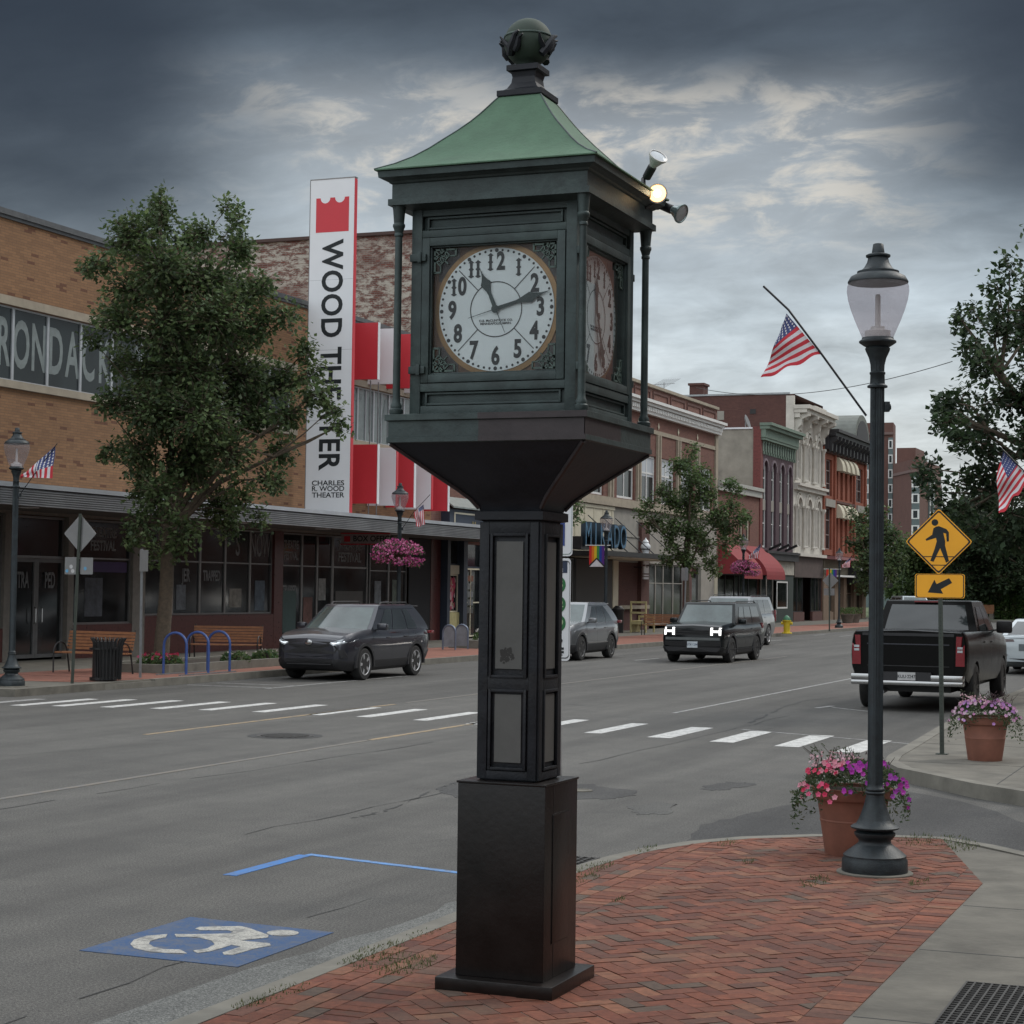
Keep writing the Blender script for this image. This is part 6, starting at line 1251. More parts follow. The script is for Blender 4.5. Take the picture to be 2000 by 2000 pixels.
tower([(tp_(1640, 372), 372), (tp_(1744, 372), 372), (tp_(1748.5, 380), 380), (tp_(1640, 380), 395)], z1, 5, 'taller brick apartment tower partly hidden behind the nearest lamp post', [(tp_(1686, 372), 372, tp_(1697, 372), 372), (tp_(1735, 372), 372, tp_(1743.5, 372), 372)], 372)
tower([(tp_(1744, 362), 362), (tp_(1781, 350), 350), (tp_(1796, 350), 350), (tp_(1838, 372), 372), (tp_(1800, 395), 400)], z2, 5, 'shorter brick apartment tower with a bay of windows and a roof house', [(tp_(1781, 350), 350, tp_(1796, 350), 350), (tp_(1811, 358), 358.5, tp_(1814, 360), 360), (tp_(1818, 361), 361.5, tp_(1820, 362), 363)], 350, (tp_(1747, 362), tp_(1784, 362), 364, 374, z2, z2+3.2))
# wire, antenna, unseen near side buildings added for reflections and shade
A_, B_ = PX(1290, 748, XF-1), Vector((-3.0, 60, 10.5)); pw = thing('overhead_wire', A_, 'thin overhead wire crossing the sky above the rooftops', 'wire')
a = PY(1360, 757, 118); b = PY(1860, 706, 80); L = []
for i in range(25): k = i/24; p = a.lerp(b, k); p.z -= 1.6*4*k*(1-k)*.55; L.append(p)
pw.location = a; MB().tube(L, .018, 5).build('cable', BLACK, pw)
a = PX(1297, 752, XF-2); an = thing('roof_antenna', (a.x, a.y, 12.0), 'spindly television antenna on the roof of the white corniced building', 'antenna'); m = MB(); m.bar((a.x, a.y, 12), (a.x, a.y, a.z+.15), .03); m.bar((a.x-.1, a.y-1.6, a.z-.15), (a.x+.1, a.y+1.6, a.z+.25), .025)
for i in range(8): y = a.y-1.5+i*.42; z = a.z-.12+i*.05; m.bar((a.x-.45, y-.12, z-.25), (a.x+.45, y+.12, z+.28), .014)
m.build('aerial', GALV, an)
nb = thing('unseen_building', (2.4, 0, 0), 'unseen brick building added beside the near pavement for reflections and shade', 'building'); m = MB(); m.box(2.4, 12, -14, 9.0, .14, 9.5); m.build('wall', REDB, nb)
m = MB()
for y in (-10, -6, -2, 2, 6): m.box(2.36, 2.395, y-1.1, y+1.1, 4.6, 7.2)
m.build('window', WGL, nb); m = MB()
for y in (-8, -3, 2.5, 6.5): m.box(2.36, 2.395, y-1.6, y+1.6, .6, 3.2)
m.build('shop_window', SHOPG, nb)
nb2 = thing('unseen_building', (4.0, 24, .14), 'unseen brick building added on the next block of the near side for dark reflections', 'building'); m = MB(); m.box(4.0, 14, 24, 62, .14, 9.0); m.build('wall', REDB, nb2)  # unseen block added to darken reflections and ambient light at right
for y in (28, 33, 38, 43, 48, 53, 58): B(3.96, 3.995, y-1.4, y+1.4, .7, 3.2).build('shop_window', SHOPG, nb2); B(3.96, 3.995, y-.7, y+.7, 4.8, 7.0).build('window', WGL, nb2)

nb3 = thing('unseen_building', (2.0, 68, .14), 'unseen long low brick building added farther along the near side for reflections', 'building'); B(2.0, 14, 68, 132, .14, 8.0).build('wall', REDB, nb3)  # unseen block added for the shop glass to reflect
for k in range(9): y = 72+k*7; B(1.96, 1.995, y-2.2, y+2.2, .7, 3.2).build('shop_window', SHOPG, nb3); B(1.96, 1.995, y-1.4, y+1.4, 4.6, 6.6).build('window', WGB, nb3)

# ================================================================== TREES
def tree(lab, x, y, clumps, dref, trunk_r, fork_z, leafsize, nper, cols, spread=.9, grp=None, lean=(0, 0), seed=1, name='leafy_tree', dens=1., dy=1.0, cat='tree'):
    """clumps: (x, z, radius) in metres across the view and up, depth chosen at random"""
    random.seed(seed); t = thing(name, (x, y, .12), lab, cat, grp); B0 = Vector((x, y, .12)); bk = MB(); lf = MB()
    top = Vector((x+lean[0], y+lean[1], fork_z)); bk.tube([B0, B0.lerp(top, .12), B0.lerp(top, .5)+Vector((.03, 0, 0)), top], [trunk_r*1.5, trunk_r*1.05, trunk_r*.92, trunk_r*.85], 12)
    cent = []
    for (u, z, r) in clumps:
        k = max(1, int(round(r/.45))) if spread > 1.2 else 1
        for _ in range(k): d = rnd(-1, 1)*spread*dy*(1-.35*abs(u)/4); cent.append((Vector((x, y, 0))+R0*u+F0*d+Vector((0, 0, z)), r))
    mains = []; nm = 7
    zs = sorted(cent, key=lambda c: c[0].z)
    for i in range(nm):
        c, r = cent[int(i*len(cent)/nm)]; p1 = top+(c-top)*.3+Vector((rnd(-.1, .1), rnd(-.1, .1), .35)); bk.tube([top-Vector((0, 0, .1)), p1, top+(c-top)*.62+Vector((0, 0, .2)), c], [trunk_r*.55, trunk_r*.36, trunk_r*.22, trunk_r*.06], 7); mains.append((p1, top+(c-top)*.62+Vector((0, 0, .2))))
    for c, r in cent:
        a = min((m_[1] for m_ in mains), key=lambda q: (q-c).length+max(0, q.z-c.z)*2); mid = a.lerp(c, .5)+Vector((rnd(-.15, .15), rnd(-.15, .15), rnd(-.1, .15)))
        if a.z > c.z+.4: a = top.lerp(a, .4); mid = a.lerp(c, .5)+Vector((0, 0, .2))
        bk.tube([a, mid, c], [trunk_r*.18, trunk_r*.10, trunk_r*.04], 5)
        ntw = int(max(9, 50*(r/.6)**2)*dens)
        for j in range(ntw):
            dirv = Vector((rnd(-1, 1), rnd(-1, 1), rnd(-.85, 1)))
            while dirv.length > 1 or dirv.length < .1: dirv = Vector((rnd(-1, 1), rnd(-1, 1), rnd(-.85, 1)))
            e = c+dirv*r*1.12; bk.tube([c.lerp(e, .15), e], [.012, .004], 3, cap=False)
            shade = rnd(.62, 1.38); base_ = random.choice(cols)
            for q in range(nper):
                p = c.lerp(e, .25+.75*random.random()**.7)+Vector((rnd(-1, 1), rnd(-1, 1), rnd(-1, 1)))*leafsize*1.5; L = leafsize*rnd(.7, 1.25)
                d = (dirv.normalized()*.6+Vector((rnd(-1, 1), rnd(-1, 1), rnd(-1.1, .5)))).normalized(); n = Vector((rnd(-.6, .6), rnd(-.6, .6), 1)).normalized(); s_ = d.cross(n)
                if s_.length < .1: continue
                s_ = s_.normalized()*L*.36; k = shade*rnd(.85, 1.15); cc = tuple(v*k for v in base_); up = s_.cross(d).normalized()*L*.08
                lf.add([p, p+d*L*.45+s_-up, p+d*L, p+d*L*.45-s_-up], [(0, 1, 2, 3)], cc)
    bk.build('trunk', BARK, t, smooth=True); lf.build('crown', LEAF, t); return t
def cl(px0, py0, sc, L, h=1147., u0=0.): return [((a-px0)/sc, CH+((h+.0135*(a-1000))-b)/sc, r/sc) for a, b, r in L]
GRN = [(.070, .112, .042), (.092, .138, .050), (.060, .094, .042), (.115, .155, .062)]
CLA = [(285, 395, 40), (283, 370, 16), (278, 420, 42), (235, 440, 42), (205, 430, 24), (330, 440, 50), (270, 480, 62), (372, 455, 40), (425, 420, 26), (420, 395, 18), (430, 460, 40), (462, 440, 20), (455, 490, 38), (190, 520, 40), (160, 520, 22), (240, 560, 66), (320, 540, 70), (400, 550, 68), (470, 560, 52), (505, 570, 34), (190, 600, 36), (245, 640, 62), (330, 640, 80), (420, 640, 80), (500, 640, 55), (555, 620, 34), (575, 670, 38), (205, 690, 38), (175, 665, 22), (280, 720, 70), (370, 730, 84), (455, 730, 74), (530, 730, 55), (590, 720, 36), (610, 770, 42), (640, 800, 26), (240, 790, 48), (205, 790, 22), (310, 810, 76), (400, 820, 80), (480, 810, 66), (555, 810, 48), (655, 835, 18), (220, 870, 36), (200, 880, 18), (280, 890, 60), (370, 900, 74), (450, 890, 64), (530, 870, 40), (545, 940, 26), (510, 930, 36), (260, 950, 40), (330, 970, 60), (410, 980, 60), (470, 970, 40), (500, 1010, 22), (300, 1030, 42), (370, 1040, 44), (265, 1050, 24), (280, 1085, 22), (350, 1075, 26), (430, 1030, 30)]
dA = 42.9; scA = FOC/dA
tb = PX(313, 1295, -22.9)
tree('tall leafy street tree in the stone planter before the theatre', -22.9, tb.y, cl(313, 0, FOC/((Vector((-22.9, tb.y, 0))).dot(F0)), [(a, b, c*.88) for a, b, c in CLA]), 0, .17, 3.3, .125, 12, GRN, spread=1.5, seed=5, lean=(.12, .05), dens=1.2)
CLB = [(1347, 880, 16), (1343, 900, 24), (1320, 915, 26), (1370, 925, 28), (1345, 940, 34), (1295, 960, 26), (1315, 975, 34), (1375, 965, 34), (1345, 990, 40), (1425, 945, 20), (1440, 960, 14), (1265, 985, 20), (1250, 1000, 12), (1280, 1020, 30), (1310, 1030, 32), (1350, 1040, 38), (1390, 1010, 32), (1425, 990, 24), (1445, 1010, 18), (1460, 1008, 9), (1415, 1030, 30), (1305, 1062, 22), (1330, 1085, 28), (1375, 1065, 32), (1410, 1065, 22), (1300, 1095, 18), (1385, 1100, 22), (1400, 1115, 14), (1345, 1105, 20), (1442, 1050, 12)]
tb = PX(1340, 1200, -22.6)
GR2 = [(.085, .140, .045), (.070, .115, .045), (.105, .155, .055)]
tree('open young tree before the grey ground floor and the red awnings', -22.6, tb.y, cl(1340, 0, FOC/(Vector((-22.6, tb.y, 0)).dot(F0)), [(a, b, c*.80) for a, b, c in CLB]), 0, .13, 2.9, .14, 10, GR2, spread=1.0, seed=8, dens=1.25)
tb = PX(1080, 1200, -22.4)
tree('small tree almost wholly hidden behind the clock', -22.4, tb.y, cl(1080, 0, FOC/(Vector((-22.4, tb.y, 0)).dot(F0)), [(1060, 990, 26), (1100, 980, 28), (1115, 1010, 20), (1080, 1040, 26), (1040, 1020, 22), (1120, 990, 16), (1080, 950, 22)]), 0, .10, 2.9, .14, 7, GR2, spread=.8, seed=18)
CLC = [(1705, 995, 14), (1720, 1005, 14), (1690, 1020, 16), (1715, 1035, 24), (1745, 1045, 14), (1755, 1060, 12), (1690, 1060, 20), (1735, 1075, 22), (1705, 1095, 24), (1750, 1095, 14), (1672, 1035, 12), (1668, 1000, 9), (1665, 1060, 10), (1675, 1090, 14), (1720, 1125, 20), (1700, 1145, 16), (1690, 1125, 16), (1735, 1120, 14), (1680, 1140, 10)]
tb = PX(1704, 1200, -21.8)
tree('narrow tree beside the nearest lamp post at the end of the shops', -21.8, tb.y, cl(1704, 0, FOC/(Vector((-21.8, tb.y, 0)).dot(F0)), CLC), 0, .12, 2.2, .22, 10, GRN, spread=1.4, seed=11, dens=.8)
# big tree leaning in from the right
pr = PY(2085, 1250, 36); DRK = [(.032, .060, .026), (.042, .074, .030), (.026, .046, .022), (.056, .088, .038)]
CLD = [(1985, 480, 20), (1992, 510, 30), (1960, 545, 26), (1935, 575, 22), (1990, 575, 42), (1925, 615, 20), (1895, 610, 12), (1960, 630, 42), (2010, 650, 60), (1915, 665, 22), (1885, 685, 16), (1945, 700, 42), (2000, 730, 60), (1905, 720, 24), (1910, 760, 28), (1960, 780, 50), (2010, 820, 60), (1875, 775, 18), (1852, 775, 10), (1890, 800, 26), (1840, 800, 14), (1860, 825, 22), (1825, 832, 12), (1930, 840, 44), (1980, 880, 56), (1870, 860, 24), (1842, 865, 14), (1895, 890, 32), (1850, 905, 18), (1925, 930, 44), (1980, 960, 50), (1870, 945, 26), (1845, 960, 16), (1830, 925, 10), (1890, 985, 34), (1935, 1010, 44), (1985, 1040, 50), (1855, 1000, 18), (1875, 1035, 26), (1840, 1010, 10), (2050, 620, 70), (2060, 750, 80), (2060, 880, 80), (2070, 1000, 80), (2020, 550, 40)]
tree('large dark leafy tree reaching in at the right edge', pr.x, pr.y, cl(2085, 0, FOC/(Vector((pr.x, pr.y, 0)).dot(F0)), CLD), 0, .22, 4.0, .13, 15, DRK, spread=2.0, seed=14, dens=.85)
random.seed(31)
def bgtree(px, ytop, Y, w, lab, seed, cols=GRN, leaf=.32):
    b = PY(px, 1200, Y); sc = FOC/(Vector((b.x, Y, 0)).dot(F0)); random.seed(seed); L = []
    zt = PY(px, ytop, Y).z
    for i in range(22):
        z = rnd(2.2, zt-.9); k = math.sin(math.pi*min(1, max(.12, (z-1.2)/(zt-.6)))**.8); L.append((rnd(-1, 1)*w*k, z, rnd(.8, 1.4)))
    L.append((0, zt-.8, .8)); tree(lab, b.x, Y, L, 0, .25, 3.0, leaf, 6, cols, spread=2.4, seed=seed, grp='dark trees beyond the crossroads', dens=.30)
bgtree(1805, 1045, 158, 1.9, 'lower green tree behind the arrow plate', 41, GR2); bgtree(1893, 985, 150, 2.4, 'dark tree beyond the crossroads, just right of the diamond sign', 42, DRK); bgtree(1950, 940, 156, 4.4, 'dark tree beyond the crossroads behind the brown bench', 43, DRK)
bgtree(2030, 930, 150, 4.5, 'dark tree beyond the crossroads at the right edge', 44, DRK); bgtree(1935, 1000, 170, 4.0, 'dark tree furthest back over the clipped hedge', 45, DRK); bgtree(1768, 1070, 185, 1.9, 'pale green tree farthest back beside the high grey board', 46, GR2); bgtree(1990, 1000, 164, 4.5, 'broad dark tree behind the hedge near the right edge', 47, DRK)
def bush(name, lab, x, y, z, rx, ry, h, n, cols, leaf, grp=None, flowers=None):
    t = thing(name, (x, y, z), lab, 'hedge' if 'hedge' in name else 'plant', grp); m = MB()
    for i in range(n):
        a = rnd(0, 6.28); e = math.asin(rnd(0, 1)); k = rnd(.82, 1.05)*(1+.1*math.sin(a*5)); p = Vector((x+rx*math.cos(a)*math.cos(e)**.5*k, y+ry*math.sin(a)*math.cos(e)**.5*k, z+h*math.sin(e)*k)); leafquad(m, p, leaf*rnd(.6, 1.3), tuple(v*rnd(.8, 1.2) for v in random.choice(cols)))
    m.build('foliage', LEAF, t)
    if flowers:
        f = MB()
        for i in range(flowers[0]): a = rnd(0, 6.28); r = math.sqrt(random.random()); bloom(f, Vector((x+rx*r*math.cos(a), y+ry*r*math.sin(a), z+h*rnd(.7, 1.15))), flowers[2], random.choice(flowers[1]))
        f.build('blossoms', PETAL, t)
    MB().lathe([(rx*.4, 0), (rx*.3, h*.7)], (x, y, z), 8).build('stems', SOIL, t)
HG = [(.05, .095, .022), (.075, .13, .03), (.04, .075, .02)]
for i, (px, yt, yb, w) in enumerate(((1888, 1178, 1203, 1.5), (1915, 1166, 1203, 1.6), (1948, 1170, 1203, 1.7), (1985, 1164, 1203, 1.7), (2020, 1166, 1203, 1.7))):
    p = PY(px, yb, 150); bush('hedge_bush', ['low rounded bush at the left end of the hedge', 'taller bush second from the left in the hedge', 'bright bush in the middle of the hedge', 'bush of the hedge near the brown bench', 'bush of the hedge at the right edge'][i], p.x, 150, .15, w, 1.2, PY(px, yt, 150).z-.15, 1300, HG, .16, 'rounded bushes of the hedge')

# ================================================================== STREET FURNITURE on the far pavement
def bench(x, y, rz, lab, L=1.75):
    t = thing('bench', (x, y, .14), lab, 'bench', 'wooden slat benches with black iron ends', R_(rz)); 
    for k in range(6): o = B(-L/2, L/2, -.22+k*.075, -.165+k*.075, .425, .455).build('seat_slat', WOODS, t, world=False)
    for k in range(6): z = .50+k*.068; y_ = .235+k*.016; B(-L/2, L/2, y_, y_+.025, z, z+.054).build('back_slat', WOODS, t, world=False)
    for sx in (-1, 1):
        m = MB(); X_ = sx*(L/2-.03); m.tube([(X_, -.24, 0), (X_, -.24, .42), (X_, .22, .42), (X_, .36, .93)], .018, 6); m.tube([(X_, .30, 0), (X_, .22, .42)], .018, 6)
        m.tube([(X_, -.24, .42)]+[(X_, -.02+.22*math.cos(a), .44+.22*math.sin(a)) for a in [math.pi*(1-i/8) for i in range(9)]], .016, 6); m.build('bench_end', BLACK, t, smooth=True, world=False)
    return t
def bench_dark(*a): return bench(*a)
bench(-23.35, 34.35, -4, 'wooden bench with black ends behind the litter bin'); bench(-24.1, 41.2, 18, 'wooden bench behind the blue bicycle hoops')
p = G(1268, 1243, .14); bench(G(1290, 1241, .14).x, G(1290, 1241, .14).y, 4, 'wooden bench between the yellow wooden frame and the black car with lit lamps', 1.6)
# litter bin
t = thing('litter_bin', (-21.45, 31.95, .14), 'black slatted litter bin with a flared rim beside the diamond sign back', 'litter bin'); m = MB()
MB().lathe([(.22, .05), (.22, .78)], (-21.45, 31.95, .14), 20).build('liner', BLACK, t); 
sl_ = MB()
for k in range(24):
    a = 2*math.pi*k/24; c, s_ = math.cos(a), math.sin(a); P = [(-21.35+r*c, 31.95+r*s_, .14+z) for r, z in ((.25, .03), (.265, .45), (.275, .68), (.30, .78), (.345, .85))]
    sl_.tube(P, .016, 5)
sl_.lathe([(.262, .02), (.272, .02), (.272, .07), (.262, .07)], (-21.45, 31.95, .14), 24); sl_.lathe([(.27, .62), (.285, .62), (.285, .655), (.27, .655)], (-21.45, 31.95, .14), 24); sl_.build('slat_cage', BLACK, t, smooth=True)
# blue hoops
t = thing('bicycle_rack', (-21.5, 35.6, .14), 'blue bicycle rack of three hoops beside the tree planter', 'bicycle rack')
for y in (34.75, 35.65, 36.55):
    x0, x1 = -21.83, -21.27; r = (x1-x0)/2; xc_ = (x0+x1)/2; P = [(x0, y, .16), (x0, y, .16+.60)]+[(xc_-r*math.cos(math.pi*i/12), y, .76+r*math.sin(math.pi*i/12)) for i in range(1, 12)]+[(x1, y, .76), (x1, y, .16)]
    MB().tube(P, .028, 10).build('hoop', BLUEM, t, smooth=True)
for x in (-21.83, -21.27): B(x-.03, x+.03, 34.5, 36.8, .141, .17).build('rail', GALV, t)
# planter bed with stone kerb and flowers
t = thing('tree_planter', (-22.9, 37.4, .14), 'stone edged planting bed round the tall tree', 'planter'); m = MB()
x0, x1, y0, y1 = -23.9, -21.98, 35.2, 41.2; w = .18
for b_ in ((x0, x1, y0, y0+w), (x0, x1, y1-w, y1), (x0, x0+w, y0+w, y1-w), (x1-w, x1, y0+w, y1-w)): B(*b_, .14, .33).build('edge_stone', KERB, t)
B(x0+w, x1-w, y0+w, y1-w, .14, .29).build('soil', SOIL, t)
for i, (x, y, fl) in enumerate(((-22.4, 35.8, 1), (-22.9, 36.0, 1), (-22.3, 38.6, 0), (-22.4, 40.2, 0))): bush('flower_clump', ['low plant with red flowers at the front corner of the bed', 'low plant with red flowers against the tree trunk', 'leafy plant in the middle of the bed', 'leafy plant at the far end of the bed'][i], x, y, .29, .32, .32, .22, 260, GR2, .06, 'plants in the planting bed', (26, [(.45, .03, .08), (.5, .08, .16)], .05) if fl else (10, [(.5, .45, .4)], .03))
# second planter and racks
t = thing('bicycle_rack', (-23.5, 55.9, .14), 'pair of grey blue hoops with panels outside the navy shop', 'bicycle rack')
for px in (877.5, 902):
    p = PX(px, 1235, -23.4); y = p.y; m = MB(); r = .21; P = [(-23.4-r, y, .16), (-23.4-r, y, .70)]+[(-23.4-r*math.cos(math.pi*i/10), y, .70+r*math.sin(math.pi*i/10)) for i in range(1, 10)]+[(-23.4+r, y, .70), (-23.4+r, y, .16)]; h_ = MB().tube(P, .03, 8).build('hoop', pm('rack_steel', (.16, .19, .25), .4, .4), t, smooth=True)
    MB().prism([(x, y-.01, z) for x, z in [(-23.4-r+.03, .25), (-23.4+r-.03, .25)]+[(-23.4+(r-.03)*math.cos(math.pi*i/10), .70+(r-.03)*math.sin(math.pi*i/10)) for i in range(11)]], (0, .02, 0)).build('hoop_panel', pm('panel_pale', (.2, .21, .23), .6), h_)
a = G(885, 1266, .14); t = thing('low_planter', (-23.4, 59, .14), 'low stone planter with pale flowers beside the clock post', 'planter'); MB().box(-24.3, -22.6, a.y+.1, a.y+6, .14, .40).build('edge_stone', KERB, t); bush('flower_clump', 'pale flowers in the low planter seen just left of the clock post', -23.2, a.y+1.0, .40, .6, .5, .3, 260, GR2, .07, None, (40, [(.5, .48, .45)], .05))
# yellow wooden frame, black bin
t = thing('wooden_stand', (-26.6, 81.0, .14), 'cream yellow wooden stand like a big chair below the cone sign', 'stand'); a = PY(1232, 1170, 78).x; YW = pm('yellow_wood', (.42, .36, .18), .7)
c = PX(1245, 1200, -26.3); m = MB()
def frame(x0, x1, y, z0, z1, n=3, nm='frame'):
    m = MB(); m.box(x0, x0+.07, y, y+.07, z0, z1); m.box(x1-.07, x1, y, y+.07, z0, z1)
    for i in range(n): z = z0+(z1-z0)*(i+1)/n-.09; m.box(x0+.07, x1-.07, y+.01, y+.06, z, z+.09)
    return m.build(nm, YW, t)
frame(c.x-.35, c.x+.42, c.y, .14, 1.55); frame(c.x-.35, c.x+.42, c.y+1.2, .14, .9, 2); B(c.x-.35, c.x+.42, c.y+.07, c.y+1.2, .62, .68).build('shelf', YW, t); B(c.x-.35, c.x-.30, c.y+.07, c.y+1.2, .16, .61).build('side_board', YW, t); t.location.x = c.x; 
for ch in t.children: ch.location.x += -26.6-c.x
p = G(1207, 1236, .14); t = thing('litter_bin', p, 'slim black litter bin next to the yellow wooden stand', 'litter bin'); m = MB(); m.lathe([(.24, 0), (.25, .95), (.29, 1.0), (.29, 1.06), (.2, 1.12)], p, 14); m.build('bin', BLACK, t, smooth=True); MB().lathe([(.22, 1.12), (.12, 1.2)], p, 14).build('lid', BLACK, t)
# hydrant
p = Vector((-20.62, 85.8, .14)); t = thing('fire_hydrant', p, 'yellow fire hydrant with a green top at the far kerb', 'fire hydrant'); HY = pm('hydrant_yellow', (.55, .40, .02), .5); m = MB(); m.lathe([(.24, 0), (.24, .05), (.15, .07), (.15, .55), (.20, .57), (.20, .62)], p, 16); m.build('barrel', HY, t, smooth=True)
m = MB(); m.lathe([(.17, .62), (.16, .72), (.08, .80), (.03, .84)], p, 16); m.build('bonnet', pm('hydrant_green', (.05, .17, .09), .5), t, smooth=True)
for s_ in (-1, 1): MB().tube([(p.x+s_*.1, p.y, .62), (p.x+s_*.26, p.y, .62)], .07, 10).build('outlet', HY, t)
for i, px in enumerate((1655, 1668)):
    q = PX(px, 1225, -24.4); m = MB(); t = thing('planter_pot', (q.x, q.y, .14), ['round stone pot with greenery before the black awning, nearer', 'round stone pot with greenery before the black awning, farther'][i], 'plant pot'); m.lathe([(.3, 0), (.42, .5), (.45, .55)], (q.x, q.y, .14), 14); m.build('pot', CONC, t, smooth=True); m = MB()
    for k in range(160): leafquad(m, Vector((q.x+rnd(-.5, .5), q.y+rnd(-.5, .5), .75+rnd(0, .35))), .09, random.choice(GR2))
    m.build('leaves', LEAF, t)
p = G(1978, 1203, .17); t = thing('park_bench', (p.x, 148.2, .15), 'brown bench in front of the far hedge near the right edge', 'bench'); B(p.x-1.5, p.x+1.4, 148.6, 148.7, .7, 1.25).build('backrest', WOODS, t); B(p.x-1.5, p.x+1.4, 148.1, 148.59, .58, .68).build('seat', WOODS, t); B(p.x-1.5, p.x-1.2, 148.1, 148.6, .15, .57).build('leg', CONC, t); B(p.x+1.1, p.x+1.4, 148.1, 148.6, .15, .57).build('leg', CONC, t)

# ================================================================== VEHICLES
def interp(L, y):
    L = sorted(L)
    if y <= L[0][0]: return L[0][1]
    for (a, p), (b, q) in zip(L, L[1:]):
        if y <= b: t_ = (y-a)/(b-a); t_ = t_*t_*(3-2*t_)*.5+t_*.5; return p+(q-p)*t_
    return L[-1][1]
def boolcut(o, cut):
    md = o.modifiers.new('b', 'BOOLEAN'); md.operation = 'DIFFERENCE'; md.object = cut; md.solver = 'EXACT'
    try: md.material_mode = 'TRANSFER'
    except Exception: pass
    dg = bpy.context.evaluated_depsgraph_get(); me = bpy.data.meshes.new_from_object(o.evaluated_get(dg)); o.modifiers.clear(); old = o.data; o.data = me; bpy.data.meshes.remove(old)
    bm = bmesh.new(); bm.from_mesh(me)
    for f in bm.faces: f.smooth = True
    for e in bm.edges:
        if len(e.link_faces) != 2 or e.calc_face_angle(0) > R_(32): e.smooth = False
    bm.to_mesh(me); bm.free()
def car(name, lab, cat, x, y, rz, C, PAINT, grp=None):
    t = thing(name, (0, 0, 0), lab, cat, grp); hw = C['W']/2; wb = C['wb']; R = C['R']; yf, yr = wb/2+C['fo'], -wb/2-C['ro']
    zt, zb, wf = C['top'], C['bot'], C['plan']
    ys = sorted({yf, yr, yf-.03, yr+.03, yf-.09, yr+.09, yf-.2, yr+.2, *[v[0] for v in zt], *[yr+(yf-yr)*i/22 for i in range(23)]})
    SEC = C.get('sec', [(.86, 0, 0), (.945, .05, .02), (.985, .28, 0), (1.0, .52, 0), (.99, .74, 0), (.958, .90, 0), (.90, 1.0, 0)])
    def loft(sec, off=0., crown=True):
        m = MB(); n = None
        for y_ in ys:
            w = interp(wf, y_)*hw; a, b = interp(zb, y_), interp(zt, y_); h = b-a
            half = [(w*k+off*(k > .9), a+h*f+e-(off if f == 0 else 0)) for k, f, e in sec]
            ring_ = [(0, half[0][1])]+half+[(0, half[-1][1]+(.035 if crown else 0))]+[(-p[0], p[1]) for p in half[::-1]]
            n = len(ring_); m.v += [(p[0], y_+(off if y_ == ys[-1] else -off if y_ == ys[0] else 0), p[1]) for p in ring_]
        for i in range(len(ys)-1):
            for k in range(n): m.f.append([i*n+k, i*n+(k+1) % n, (i+1)*n+(k+1) % n, (i+1)*n+k])
        m.f.append(list(range(n))[::-1]); m.f.append([(len(ys)-1)*n+k for k in range(n)]); m.c = [None]*len(m.f); m.mi = [0]*len(m.f)
        return m
    def cutters(n, j):
        cut = MB()
        for yy in (wb/2+j, -wb/2+j):
            for s_ in (-1, 1):
                M = Matrix.Translation((s_*(hw-.30), yy, R*.98+j)) @ Matrix.Rotation(R_(90*s_), 4, 'Y') @ Matrix.Rotation(.037, 4, 'Z'); cut.lathe([(R+.055, 0), (R+.055, .6)], n=n, M=M)
        return cut.build('cut', PLAS, None)
    def arches(o):
        src = o.data.copy()
        for n, j in ((30, 0), (31, .003), (28, .005), (33, -.004), (26, .007), (35, -.006)):
            co = cutters(n, j); boolcut(o, co); cd = co.data; bpy.data.objects.remove(co); bpy.data.meshes.remove(cd)
            if max(abs(v.co.x) for v in o.data.vertices) < hw+.05 and len(o.data.polygons) > 300: return
            print('arch retry', name, n); o.data = src.copy()
    body_ = loft(SEC).build('body', PAINT, t, smooth=True, world=False, ang=32); arches(body_)
    if C.get('clad', True):
        cs = loft([(.86, 0, 0), (.945, .05, .02), (.99, .22, 0), (.99, C.get('cladh', .26), 0)], .008, False).build('lower_cladding', PLAS, t, smooth=True, world=False); arches(cs)
    if C.get('clad', True):
        for yy in (wb/2, -wb/2):
            for s_ in (-1, 1):
                m = MB(); P = []
                for i in range(15): a = R_(-8+196*i/14); P.append((s_*(hw*1.0), yy+(R+.085)*math.cos(a), R*.98+(R+.085)*math.sin(a)))
                P = [(px_, py_, max(.24, pz_)) for px_, py_, pz_ in P]; b0 = len(m.v)
                for i in range(15):
                    a = R_(-8+196*i/14)
                    for rr, xo in ((R+.055, -.06), (R+.055, .004), (R+.12, .002), (R+.125, -.05)): m.v.append((s_*(hw+xo), yy+rr*math.cos(a), max(.23, R*.98+rr*math.sin(a))))
                for i in range(14):
                    for k in range(4): m.f.append([b0+i*4+k, b0+i*4+(k+1) % 4, b0+(i+1)*4+(k+1) % 4, b0+(i+1)*4+k]); m.c.append(None); m.mi.append(0)
                m.build('arch_trim', PLAS, t, smooth=True, world=False)
    # greenhouse
    g_ = C['gh']; bul = g_.get('bul', .16); T0 = [(0, 0), (.35, .32), (.7, .66), (.90, .88), (.97, .965), (1.0, 1.0)]
    def lev(s_):
        k = min(1, s_/.97); yF = g_['f'][0]+(g_['f'][1]-g_['f'][0])*(k**g_.get('fc', .95)); yR = g_['r'][0]+(g_['r'][1]-g_['r'][0])*(k**g_.get('rc', 1.2)); w = hw*(g_['w'][0]+(g_['w'][1]-g_['w'][0])*k**1.15)
        z = g_['z'][0]+(g_['z'][1]-g_['z'][0])*(s_ if s_ < .97 else .97+(s_-.97)*1)
        if s_ > .97: w -= .07; yF -= .10; yR += .08
        return yF, yR, w, z
    m = MB(); NR = None
    SV = [0, .15, .3, .45, .6, .75, .88, .94, .97, 1.0]
